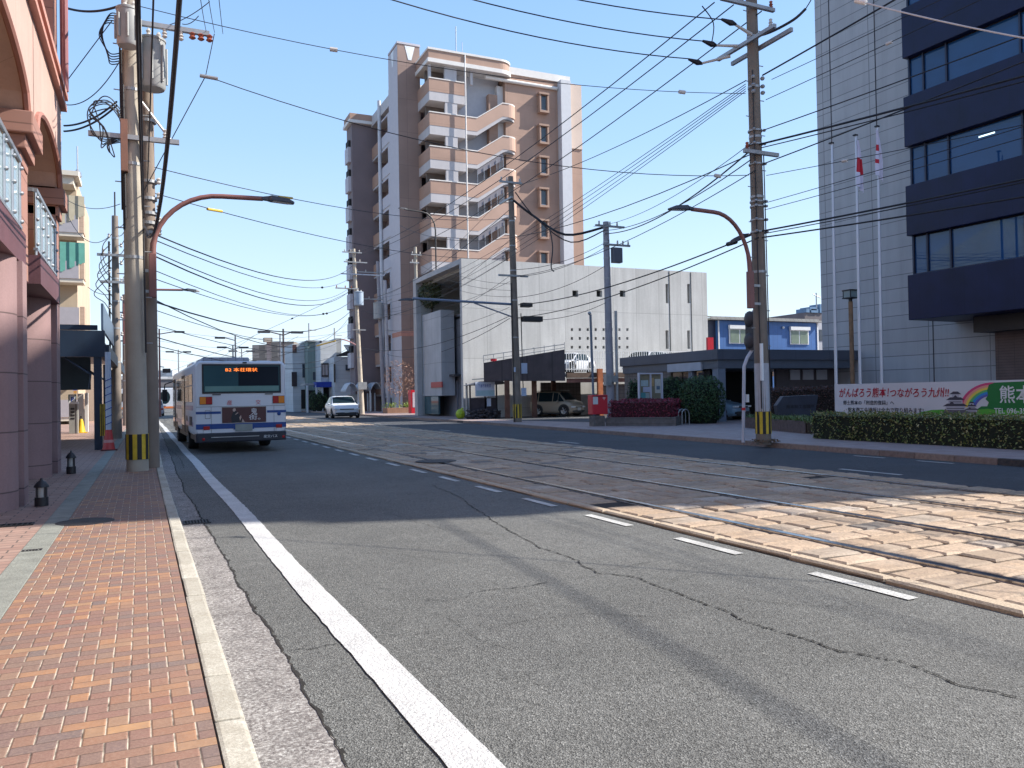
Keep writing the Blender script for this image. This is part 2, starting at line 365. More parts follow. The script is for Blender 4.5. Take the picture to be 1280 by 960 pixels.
# cracks in the asphalt
ck=MB()
def crack(pix,w0=.016,seg=.022,jit=.006):
    P=[Vector(G(px,py,.006)) for px,py in pix]; path=[]
    for a,b_ in zip(P,P[1:]):
        n=max(2,int((b_-a).length/seg))
        ox=oy=0
        for i in range(n):
            ox=ox*.9+random.gauss(0,jit); oy=oy*.9+random.gauss(0,jit); path.append(a.lerp(b_,i/n)+Vector((ox,oy,0)))
    for i in range(len(path)-1):
        d=(path[i+1]-path[i]); 
        if d.length<1e-4: continue
        if random.random()<.06: continue
        s_=Vector((-d.y,d.x,0)).normalized()*w0*random.uniform(.15,1.0)*.55
        ck.poly([path[i]-s_,path[i]+s_,path[i+1]+s_*.7,path[i+1]-s_*.7])
crack([(540,606),(580,625),(622,655),(672,683),(722,700),(745,716),(800,722),(850,742),(905,762),(960,785),(1060,815),(1140,830),(1200,856),(1280,872)],.02)
crack([(588,741),(605,738),(640,735),(690,726)],.014)
crack([(505,749),(552,750),(588,745)],.010); crack([(585,678),(640,672),(660,667)],.008)
crack([(362,812),(400,808),(432,803),(460,800)],.010); crack([(466,796),(530,792),(570,788)],.005)
crack([(445,690),(500,692),(560,700)],.006); crack([(625,780),(690,772),(740,766),(820,770)],.008)
crack([(760,712),(790,706),(830,700)],.008); crack([(560,770),(600,800),(640,812)],.006); crack([(900,745),(960,752),(1040,757),(1100,770)],.007)
crack([(250,578),(300,577),(340,574)],.012); crack([(210,560),(225,572),(230,585)],.02)
crack([(480,640),(520,652),(560,662),(620,668)],.008)
struct(ck.build('road_cracks',mat('crack_dark',(.012,.012,.012),1,.1)))
# ---- tram bed ----
bd=MB(); bd.poly([(4.97,-12,.010),(10.86,-12,.010),(10.86,110,.010),(4.97,110,.010)])
struct(bd.build('track_bed',mat('bed_joint',(.028,.022,.02),.95,.4,5,.5,40)))
m,nt,b=newmat('granite_setts'); g=NG(nt); p=g.pos(); r=g.n('ShaderNodeNewGeometry').outputs['Random Per Island']
c=g.ramp(r,[(0,(.38,.27,.18)),(.2,(.50,.365,.25)),(.4,(.34,.255,.18)),(.55,(.55,.41,.29)),(.72,(.44,.31,.20)),(.86,(.36,.29,.22)),(.925,(.56,.48,.40)),(.945,(.48,.36,.25)),(.955,(.09,.09,.09)),(1,(.12,.12,.12))])
c=g.mix(g.ramp(g.noise(p,4,6,.75),[(.4,0.0),(.75,.6)]),c,(.27,.21,.155)); c=g.mix(g.ramp(g.noise(p,40,4,.8),[(.42,0.0),(.60,.6)]),c,(.20,.15,.11)); c=g.mix(g.ramp(g.noise(p,11,5,.75),[(.52,0.0),(.68,.6)]),c,(.13,.10,.085))
c=g.mix(g.ramp(g.noise(p,1.3,4,.7),[(.5,0.0),(.7,.35)]),c,(.56,.47,.38))
nt.links.new(c,b.inputs['Base Color']); b.inputs['Roughness'].default_value=.78; g.bump(g.noise(p,38,5,.8),.55,.01,b.inputs['Normal']); M_sett=m
def stone(mb,x0,x1,y0,y1,z):
    bv=.022; j=lambda s=.014: random.uniform(-s,s)
    a=[(x0+j(),y0+j()),(x1+j(),y0+j()),(x1+j(),y1+j()),(x0+j(),y1+j())]; zt=[z+j(.004) for _ in a]
    cx=(x0+x1)/2; cy=(y0+y1)/2
    top=[(x+(cx-x)*.0+ (bv if x<cx else -bv),y+(bv if y<cy else -bv),zz) for (x,y),zz in zip(a,zt)]
    mid=[(x,y,zz-.016) for (x,y),zz in zip(a,zt)]; bot=[(x,y,0.0) for x,y in a]
    o=[top,mid,bot]; vs=[q for k in o for q in k]
    mb.add(vs,[(0,1,2,3)]+[(i+4*k,i+4+4*k,(i+1)%4+4+4*k,(i+1)%4+4*k) for k in range(2) for i in range(4)])
sm=MB(); zones=[(5.14,5.66,1),(5.80,7.15,3),(7.31,8.73,3),(8.89,10.15,3),(10.30,10.78,1)]
for z0,z1,n in zones:
    y=0.5 if z0<9 else 2.0
    while y<105:
        l=random.uniform(.27,.42) if y<50 else random.uniform(.8,1.1)
        k=n if n==1 else random.choice([2,3,3]); cuts=[z0+(z1-z0)*(i/k)+(random.uniform(-.11,.11) if 0<i<k else 0) for i in range(k+1)]
        off=[0]+[random.uniform(-.06,.06) for _ in range(k-1)]
        for i in range(k):
            if random.random()<.012: continue
            g_=.021; e1=cuts[i+1]-g_; 
            if z1>10.5 : e1+=random.uniform(-.05,.09)
            stone(sm,cuts[i]+g_,e1,y+g_,y+l-g_,.031+random.uniform(-.007,.008))
        y+=l
struct(sm.build('granite_setts',M_sett))
bs=MB(); y=0.5
while y<105:
    l=random.uniform(.9,1.1) if y<45 else 2.0; stone(bs,4.98,5.115,y+.006,y+l-.006,.038); y+=l
m2=mat('border_stone',(.50,.40,.29),.8,.2,3,.4,50,fine=.5); struct(bs.build('border_stones',m2))
M_rail=mat('rail_steel',(.42,.41,.42),.22,.3,10,0,metal=1.0); M_railside=mat('rail_rust',(.07,.04,.028),.8,.4,12)
for x in (5.73,7.23,8.81,10.22):
    r_=MB(); 
    for a,b_ in ((-12,20),(20,45),(45,110)): r_.box(x-.034,x+.034,a,b_-.004,.004,.042)
    r_.box(x+.062,x+.078,-12,110,.004,.034); r_.box(x-.055,x-.034,-12,110,.004,.02)
    struct(r_.build('tram_rail',M_rail,bev=.004))
# grey asphalt patch in the setts
# ---- right pavement ----
pr=MB()
for a,b_ in zip(ys,ys[1:]): pr.poly([(kerbx(a)+.14,a,.118),(60,a,.118),(60,b_,.118),(kerbx(b_)+.14,b_,.118)])
m,nt,b=newmat('far_pavement'); g=NG(nt); p=g.pos(); bt=g.n('ShaderNodeTexBrick'); nt.links.new(p,bt.inputs['Vector'])
bt.inputs['Scale'].default_value=1; bt.inputs['Brick Width'].default_value=.3; bt.inputs['Row Height'].default_value=.3; bt.inputs['Mortar Size'].default_value=.007; bt.offset=0
bt.inputs['Color1'].default_value=(.30,.22,.21,1); bt.inputs['Color2'].default_value=(.37,.29,.28,1); bt.inputs['Mortar'].default_value=(.13,.11,.11,1)
c=g.mix(g.ramp(g.noise(p,3,5),[(.35,0.0),(.7,.5)]),bt.outputs[0],(.24,.19,.18)); nt.links.new(c,b.inputs['Base Color']); b.inputs['Roughness'].default_value=.7; g.bump(g.noise(p,30,4),.4,.006,b.inputs['Normal'])
struct(pr.build('far_pavement',m))
kb=MB(); y=-10.0
while y<100:
    l=.9 if y<45 else 2.7; x0=kerbx(y); dip=0
    kb.add([(x0,y+.006,-.02),(x0+.15,y+.006,-.02),(kerbx(y+l)+.15,y+l-.006,-.02),(kerbx(y+l),y+l-.006,-.02),(x0+.012,y+.006,.125),(x0+.15,y+.006,.125),(kerbx(y+l)+.15,y+l-.006,.125),(kerbx(y+l)+.012,y+l-.006,.125)],[(0,3,2,1),(4,5,6,7),(0,1,5,4),(1,2,6,5),(2,3,7,6),(3,0,4,7)]); y+=l
m,nt,b=newmat('old_kerb'); g=NG(nt); p=g.pos(); r=g.n('ShaderNodeNewGeometry').outputs['Random Per Island']
c=g.ramp(r,[(0,(.22,.16,.14)),(.5,(.30,.22,.18)),(.93,(.26,.2,.18)),(.95,(.03,.03,.035)),(1,(.04,.04,.04))]); c=g.mix(g.ramp(g.noise(p,12,6,.75),[(.4,0.0),(.7,.7)]),c,(.12,.085,.07))
nt.links.new(c,b.inputs['Base Color']); b.inputs['Roughness'].default_value=.9; g.bump(g.noise(p,25,5,.8),.6,.02,b.inputs['Normal'])
struct(kb.build('far_kerb_stones',m,bev=.012))
# dark asphalt of the car park behind the pavement
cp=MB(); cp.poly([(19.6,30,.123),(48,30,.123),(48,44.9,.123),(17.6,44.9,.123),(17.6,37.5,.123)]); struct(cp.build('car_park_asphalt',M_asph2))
cp=MB()
for x in (22.0,24.6,27.2,29.8): cp.poly([(x,36.8,.128),(x+.12,36.8,.128),(x+.12,43,.128),(x,43,.128)])
struct(cp.build('parking_bay_lines',M_paint_old))
# drains and covers
def grate(name,label,x,y,w_,l_,z,n):
    t=thing(name,label,'drain grate',(x,y,z)); M_i=mat('cast_iron',(.05,.045,.045),.6,.3,20,.3,60,metal=.6)
    f=MB(); f.box(x-w_/2,x+w_/2,y-l_/2,y-l_/2+.02,z,z+.006).box(x-w_/2,x+w_/2,y+l_/2-.02,y+l_/2,z,z+.006).box(x-w_/2,x-w_/2+.02,y-l_/2,y+l_/2,z,z+.007).box(x+w_/2-.02,x+w_/2,y-l_/2,y+l_/2,z,z+.007)
    f.build('grate_frame',M_i,t); s_=MB(); k=0
    for i in range(n): a=x-w_/2+.03+(w_-.06)*(i+.5)/n; s_.box(a-.008,a+.008,y-l_/2+.02,y+l_/2-.02,z,z+.008)
    s_.build('grate_bars',M_i,t); q=MB(); q.poly([(x-w_/2,y-l_/2,z+.001),(x+w_/2,y-l_/2,z+.001),(x+w_/2,y+l_/2,z+.001),(x-w_/2,y+l_/2,z+.001)]); q.build('grate_pit',mat('pit_black',(.008,.008,.008),1,.1),t)
p=G(235,654,0); grate('drain_grate','iron grating let into the rough gutter beside the pale kerb',.5,p[1],.3,.3,.006,7)
p=G(20,656,.1); grate('drain_grate','long slotted grating in the paving beside the nearest pink column',-1.6,p[1],.8,.22,.098,14)
p=G(40,688,.1); grate('drain_grate','small sunlit floor drain in the forecourt paving left of the grey edging',p[0],p[1],.16,.1,.098,4)
p=G(94,653,.1); t=tag(MB().lathe((p[0]+.1,p[1],.1),[(.30,.0),(.30,.003),(.27,.005),(.26,.003),(.05,.003),(.04,.006)],28).build('manhole_cover',mat('cast_iron',(.05,.045,.045),.6)),'round manhole cover in the shaded brick pavement','manhole cover')
p=G(545,577,.03); t=tag(MB().lathe((p[0],p[1],.042),[(.45,.0),(.45,.004),(.4,.006),(.38,.004),(.05,.004)],28).build('manhole_cover',mat('cast_iron',(.05,.045,.045),.6)),'round dark cover set among the shaded granite setts beside the near rail','manhole cover')
# ================= BUILDINGS =================
def xat(px,py,y): return PY(px,py,y)[0]
def yat(px,py,x): return PX(px,py,x)[1]
def zat(px,py,x=None,y=None): return (PX(px,py,x) if x is not None else PY(px,py,y))[2]
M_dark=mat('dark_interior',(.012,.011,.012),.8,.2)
M_white=mat('white_paint',(.74,.75,.76),.5,.08,4)
M_alu=mat('aluminium',(.40,.41,.43),.35,.1,6,metal=.7)
M_conc=mat('fair_faced_concrete',(.62,.62,.61),.85,.12,.45,.25,30,streak=.36,seams=(1.8,3.05,.03,.45),fine=.12)
M_concs=mat('plain_concrete',(.40,.40,.385),.85,.15,1.2,.25,30,streak=.3)
GL=glass('window_glass',(.03,.045,.06))
# ---------- office block on the right ----------
fo=math.atan(.05); nrm=Vector((1,.05,0)).normalized()
TO=Matrix.Translation((28.5,23.2,0))@Matrix.Rotation(fo,4,'Z')   # local: +y along the facade away from camera, +x into the block, origin at near-left edge of navy front
of=thing('office_building','tall office block with grey panelled wall and dark navy window bands','building',(31,14,0))
def OB(): return MB(TO)
FL=3.68; M_navy=mat('navy_tiles',(.007,.010,.048),.42,.3,1.0,.1,30,streak=.15,spec=.3,seams=(.9,.0,.02,.35))
M_gp=mat('grey_panels',(.40,.40,.42),.55,.08,.8,.05,30,seams=(2.6,.62,.035,.75),streak=.25)
M_gp2=M_gp
ON=22.3; zb=[6.1+FL*k for k in range(7)]
c_=OB(); c_.box(3.0,16,-ON,7.1,-.1,29.3); c_.build('grey_wall',M_gp,of)
for yy in (1.0,3.6,6.2):
    s_=OB(); s_.box(2.975,2.998,yy,yy+.03,0,29.2); s_.build('wall_joint',mat('wall_joint_dark',(.05,.05,.06),.9,.1),of)  # dark strips marking the panel joints
lv=[(4.25,6.1)]+[(zb[k]+1.62,zb[k+1]) for k in range(6)]+[(zb[6]+1.62,29.5)]
for a,b_ in lv:
    q=OB(); q.box(0,3.0,-ON,0,a,b_); q.build('navy_band',M_navy,of,bev=.02)
for k in range(7):
    z0,z1=zb[k],zb[k]+1.62
    q=OB(); q.box(.32,2.99,-ON+.2,-.12,z0,z1); w_=q.build('window_strip',M_dark,of)
    xs=[-.12,-.75,-1.75,-4.6,-5.5,-8.4,-9.3,-12.2,-13.1,-16,-16.9,-ON+.2]
    for i,(a,b_) in enumerate(zip(xs,xs[1:])):
        q=OB(); tl=random.uniform(-.012,.012)
        q.add([(.30+tl,b_+.04,z0+.05),(.30,a-.04,z0+.05),(.30,a-.04,z1-.05),(.30+tl,b_+.04,z1-.05)],[(0,1,2,3)]); q.build('pane',glass('office_glass',(.012,.055,.15),.02),w_)
    fr=OB(); fr.box(.2,.33,-ON+.2,-.1,z0-.0,z0+.06)
    for a in xs: fr.box(.22,.34,a-.035,a+.035,z0+.06,z1)
    fr.build('window_frame',mat('bronze_frame',(.03,.035,.06),.4,.1,metal=.5),w_)
    if k==1:
        for yy in (-2.95,-4.75):
            q=OB(); q.box(.285,.292,yy-.75 if yy<-4 else yy-.62,yy,z0+1.18,z0+1.235); q.build('ceiling_lamp',mat('lamp_tube',(.8,.95,.95),.4,0,emit=(.75,1,.95,.9)),w_)
# lit ceiling lamps glimpsed inside the second floor
# entrance zone
q=OB(); q.box(1.3,2.9,-ON,-1.9,3.62,4.24); q.build('entrance_canopy',mat('canopy_brown',(.035,.028,.028),.6,.2),of)
q=OB(); q.box(-.35,.0,-ON,-5.6,4.05,4.75); q.build('porch_fascia',mat('porch_navy',(.035,.025,.055),.5,.1),of)
q=OB(); q.box(2.2,2.985,-4.0,-2.2,-.1,3.62); q.build('brick_pier',mat('brown_tiles',(.13,.085,.075),.7,.15,2,.2,30,seams=(.6,.11,.012,.7)),of)
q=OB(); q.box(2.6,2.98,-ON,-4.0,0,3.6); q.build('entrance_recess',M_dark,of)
for i in range(7):
    a=-4.2-i*2.1; q=OB(); q.poly([(2.55,a-2.0,.2),(2.55,a-.1,.2),(2.55,a-.1,3.4),(2.55,a-2.0,3.4)]); e_=q.build('entrance_glass',glass('entrance_pane',(.012,.012,.014)),of)
    q=OB(); q.box(2.48,2.54,a-.1,a-.02,.2,3.4); q.box(2.48,2.54,a-2.0,a-.1,2.3,2.38); q.build('entrance_mullion',mat('mullion_brown',(.10,.06,.045),.5,.1),of)
q=OB(); q.box(.4,3,-ON,-6,0,.12); q.build('entrance_step',M_concs,of)
# ---------- blue-grey annex with carport ----------
an=thing('annex_building','low annex with slate-blue flat canopy and open carport','building',(26,31,.1))
M_sl=mat('slate_panels',(.085,.10,.135),.5,.12,.8,seams=(2.1,None,.02,.6)); M_sl2=mat('slate_columns',(.16,.19,.25),.55,.1)
ax0,ax1,ay0,ay1=22.7,31.2,28.2,36.2
q=MB(); q.box(ax0,ax1,ay0,ay1,2.86,3.32); q.build('canopy',M_sl,an,bev=.01)
q=MB(); q.box(ax0+.12,31.0,ay0+.12,ay1-.1,2.48,2.86); q.build('beam',mat('slate_beam',(.10,.12,.155),.5,.1),an)
q=MB(); q.box(ax0+.15,ax0+.55,ay0+.15,ay0+.55,.1,2.48); q.build('column',M_sl2,an)
q=MB(); q.box(ax0+.15,ax0+.45,ay0+2.0,ay0+2.3,.1,2.48); q.build('column',M_sl2,an)
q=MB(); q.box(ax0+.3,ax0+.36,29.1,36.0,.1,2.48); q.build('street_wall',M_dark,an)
yb=yat(838,470,ax0+.2)
q=MB(); q.box(ax0+.22,ax0+.3,yb,36.1,.1,2.85); q.build('tiled_wall',mat('grey_tiles',(.20,.17,.16),.7,.15,2,.1,30,seams=(.25,.22,.02,.8)),an)
q=MB(); q.box(ax0+.02,ax0+.12,29.4,yb,2.42,2.80); q.build('light_panel',mat('light_panel',(.42,.44,.50),.6,.08),an)
for i in range(3):
    a=29.5+(yb-29.5)*i/3; b_=29.5+(yb-29.5)*(i+1)/3-.1
    q=MB(); q.poly([(ax0+.28,a,1.75),(ax0+.28,b_,1.75),(ax0+.28,b_,2.4),(ax0+.28,a,2.4)]); w_=q.build('window',glass('dim_pane',(.05,.045,.055)),an)
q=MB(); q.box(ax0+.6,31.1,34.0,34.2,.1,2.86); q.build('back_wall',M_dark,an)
q=MB(); q.box(27.3,31.3,29.6,29.75,.1,2.86); q.build('side_wall',mat('annex_brown_wall',(.10,.085,.09),.8,.15),an)
for px0,px1 in ((987,999),(1003,1016),(1020,1033)):
    a=xat(px0,468,29.55); b_=xat(px1,468,29.55); q=MB(); q.box(a,b_,29.5,29.55,1.95,2.44); q.build('frosted_window',mat('frosted_glass',(.42,.42,.44),.4,.05),an)
# ---------- fair-faced concrete building ----------
co=thing('concrete_building','windowed fair-faced concrete block with recessed street front','building',(26,50,.1))
X0,X1,Y0,Y1,ZT=17.2,35.45,45.0,54.4,9.75
def cpan(mb,x0,x1,z0,z1,holes,y0=Y0,y1=Y0+.3):
    """frontal wall with rectangular holes punched"""
    xs=sorted({x0,x1,*[h[0] for h in holes],*[h[1] for h in holes]}); zs=sorted({z0,z1,*[h[2] for h in holes],*[h[3] for h in holes]})
    for a,b_ in zip(xs,xs[1:]):
        run=None
        for c0,c1 in zip(zs,zs[1:]):
            mx,mz=(a+b_)/2,(c0+c1)/2
            if any(h[0]<mx<h[1] and h[2]<mz<h[3] for h in holes):
                if run: mb.box(a,b_,y0,y1,run[0],run[1]); run=None
            else: run=(run[0],c1) if run else (c0,c1)
        if run: mb.box(a,b_,y0,y1,run[0],run[1])
holes=[]
for px in (719,749,778): x=xat(px,367,Y0); holes.append((x-.2,x+.22,zat(px,371,y=Y0),zat(px,363,y=Y0)))
for r_ in (412,423,434):
    for i in range(8):
        px=715+i*9.9; x=xat(px,r_,Y0); z=zat(px,r_,y=Y0); holes.append((x-.085,x+.085,z-.09,z+.09))
for px in (834,861):
    x=xat(px,367,Y0); holes.append((x-.12,x+.12,zat(px,379,y=Y0),zat(px,355,y=Y0)))
    x=xat(px,425,Y0); holes.append((x-.12,x+.12,zat(px,436,y=Y0),zat(px,413,y=Y0)))
q=MB(); cpan(q,X0+.02,X1,-.05,ZT,holes); q.build('long_wall',M_conc,co)
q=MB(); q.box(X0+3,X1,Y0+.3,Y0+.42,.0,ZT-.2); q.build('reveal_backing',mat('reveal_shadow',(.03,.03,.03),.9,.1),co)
for px in (834.5,861.5):
    x=xat(px,367,Y0)+.13; q=MB(); q.box(x,x+.05,Y0-.02,Y0-.003,.5,ZT-.05); q.build('wall_groove',mat('groove',(.06,.06,.06),.9,.1),co)
q=MB(); q.box(X0+.6,X1-.01,Y0+.42,Y1,ZT-.5,ZT-.12); q.build('roof',M_concs,co)
q=MB(); q.box(X1-.3,X1-.01,Y0+.42,Y1,0,ZT-.5); q.box(X0+.3,X1-.31,Y1-.3,Y1-.01,0,ZT-.5); q.build('rear_walls',M_concs,co)
# street front: frame, recess, light slab
q=MB(); q.box(X0,X0+.35,Y1-.35,Y1+.3,-.05,ZT+.08).box(X0-.02,X0+.02,Y0-.02,Y0+.3,-.05,ZT); q.box(X0,X0+4,Y0+.3,Y1-.35,ZT-.3,ZT+.02); q.build('portal_frame',mat('portal_concrete',(.42,.42,.43),.8,.12,1,.2,30,streak=.2),co)
ysl0=yat(552,420,X0+.5); ysl1=yat(526,420,X0+.5); zsl=zat(552,387,x=X0+.5)
q=MB(); q.box(X0+.45,X0+1.4,ysl0,ysl1,1.5,zsl); q.build('street_slab',mat('pale_slab',(.46,.47,.50),.8,.12,1,.2,30,streak=.25,seams=(None,3.05,.03,.5)),co)
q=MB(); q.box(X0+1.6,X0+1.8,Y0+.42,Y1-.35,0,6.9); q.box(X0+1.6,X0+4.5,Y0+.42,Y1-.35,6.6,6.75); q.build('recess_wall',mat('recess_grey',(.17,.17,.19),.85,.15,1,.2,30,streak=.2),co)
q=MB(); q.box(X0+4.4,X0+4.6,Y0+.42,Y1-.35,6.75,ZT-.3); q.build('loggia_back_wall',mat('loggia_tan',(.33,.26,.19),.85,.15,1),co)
q=MB(); q.box(X0+1.50,X0+1.59,yat(572,500,X0+1.55),yat(556,500,X0+1.55),.1,2.5); q.build('grey_door',mat('grey_door',(.22,.22,.25),.5,.08),co)
q=MB(); q.box(X0+1.0,X0+1.6,yat(573,480,X0+1.3),yat(554,480,X0+1.3),2.75,2.9); q.build('door_canopy',mat('door_hood',(.06,.06,.07),.6,.1),co)
q=MB(); q.box(X0+.38,X0+.45,yat(552.5,485,X0+.4),yat(539,485,X0+.4),zat(545,484.5,x=X0+.4),zat(545,477.5,x=X0+.4)); q.build('red_sign_panel',mat('red_plate',(.42,.03,.03),.45,.1),co)
q=MB(); q.box(X0+.5,X0+.62,yat(548,510,X0+.5),yat(531,510,X0+.5),.25,1.48); q.build('glass_cabinet',glass('teal_glass',(.05,.10,.12)),co)
q=MB(); q.box(X0+.4,X0+.7,yat(530,512,X0+.5),yat(523.5,512,X0+.5),.1,1.45); q.build('side_panel',mat('tan_panel',(.20,.16,.11),.8,.2),co)
q=MB(); q.box(X0+.42,X0+.62,Y0+.05,Y0+.1,1.0,1.3); q.build('meter_box',M_alu,co)
# thin lamp inside loggia
q=MB(); q.box(X0+2.2,X0+2.3,Y0+2,Y0+4.4,ZT-.42,ZT-.34); q.build('loggia_light',M_white,co)
# ---------- apartment tower ----------
ap=thing('apartment_tower','tall terracotta and cream apartment tower with zigzag stair balconies','building',(32,72,0))
M_ter=mat('terracotta_tiles',(.42,.27,.205),.75,.13,.5,.15,40,seams=(4.9,2.98,.03,.25),streak=.08)
M_cream=mat('cream_render',(.50,.48,.49),.75,.07,.5,.1,40,streak=.12)
M_pinkc=mat('cream_tiles',(.62,.49,.41),.75,.08,.5,.1,40)
M_brown=mat('mid_brown_tiles',(.31,.215,.18),.75,.13,.5,.15,40,seams=(1.9,2.98,.03,.4))
M_edge=mat('white_trim',(.70,.67,.64),.6,.06)
M_shade=mat('shaded_render',(.20,.16,.17),.8,.1,.6)  # dull wall tone with the shade of the far wing put in
M_pane=glass('flat_pane',(.07,.09,.11),.06)
AY=66.0; TZ=31.6; FH=2.93
U=lambda px,py=300,y=AY: xat(px,py,y)
Z=lambda px,py,y=AY: zat(px,py,y=y)
# floor levels: window sill centres at px 678: 130,168,207,245,...
xs0=U(537); xs1=U(632)              # stair block
xr0=U(637); xr1=U(700); xc0=U(712); xc1=U(734)
zf=[Z(678,130)-FH*k for k in range(11)]   # window centres
ztopS=Z(560,68); ztopR=Z(690,93)
# core volume behind everything
q=MB(); q.box(xs0+1.5,xr1+.1,AY+2.6,AY+12,0,ztopR-.6); q.build('core_wall',M_cream,ap)
# right terracotta gable
q=MB(); q.box(xr0-.2,xr1,AY,AY+12,0,ztopR-1.3); q.build('gable_wall',M_ter,ap)
q=MB(); q.box(xr0-.3,xc0+.3,AY-.12,AY+12,ztopR-.65,ztopR); q.build('roof_parapet',M_edge,ap)
q=MB(); q.box(xr0-.3,xr1+.3,AY-.02,AY+12,ztopR-1.3,ztopR-.65); q.build('parapet_band',mat('parapet_tile',(.42,.26,.19),.75,.1),ap)
q=MB(); q.tube([(xr0-2.2,AY-.16,ztopR-1.35),(xr1-.1,AY-.16,ztopR-1.35)],.16,10); q.build('cornice_moulding',M_edge,ap,smooth=True)
q=MB(); q.box(xr1,xc0,AY-.75,AY+12,0,ztopR-.65); q.build('pale_pilaster',mat('pale_pilaster',(.56,.57,.60),.7,.05),ap)
cz=Z(725,188)
q=MB(); q.prism([(xc0,AY-.3,cz),(xc0,AY+1,cz),(xc1-.1,AY+1.8,cz),(xc1,AY+1.1,cz),(xc1-.5,AY-.3,cz)],(0,0,ztopR-.7-cz)); q.build('cream_end_bay',M_pinkc,ap)
q=MB(); q.prism([(xc0,AY-.2,0),(xc0,AY+1,0),(xc1-.05,AY+1.8,0),(xc1-.05,AY+1.2,0),(xc1-.5,AY-.2,0)],(0,0,cz)); q.build('brown_end_bay',M_ter,ap)
q=MB(); q.box(xr0+8,xc1-.2,AY+1.8,AY+12,0,ztopR-.9); q.build('side_wall',M_ter,ap)
for k in range(1,10,1):
    z=zf[0]-FH*k+1.1
    q=MB(); q.box(xc0+.02,xc0+.22,AY-.36,AY-.28,z,z+1.9); q.build('end_balcony_edge',M_edge,ap)
for k in range(8):
    z=zf[k]; x=U(678,130+38.5*k)
    q=MB(); q.box(x-.62,x+.42,AY-.62,AY-.003,z+.68,z+.86).box(x-.55,x+.42,AY-.58,AY-.003,z-.98,z-.78).box(x+.25,x+.42,AY-.55,AY-.003,z-.78,z+.68).box(x-.55,x-.40,AY-.55,AY-.003,z-.78,z+.68); b_=q.build('bay_window',M_brown if False else mat('bay_frame',(.36,.23,.17),.7,.1),ap,bev=.01)
    q=MB(); q.poly([(x-.36,AY-.30,z-.72),(x+.22,AY-.30,z-.72),(x+.22,AY-.30,z+.64),(x-.36,AY-.30,z+.64)]); q.build('pane',M_pane,b_)
    q=MB(); q.box(x-.36,x+.22,AY-.34,AY-.31,z-.72,z-.66).box(x-.36,x-.31,AY-.34,AY-.31,z-.66,z+.64).box(x+.17,x+.22,AY-.34,AY-.31,z-.66,z+.64); q.build('sash',M_alu,b_)
    if k==6: pass
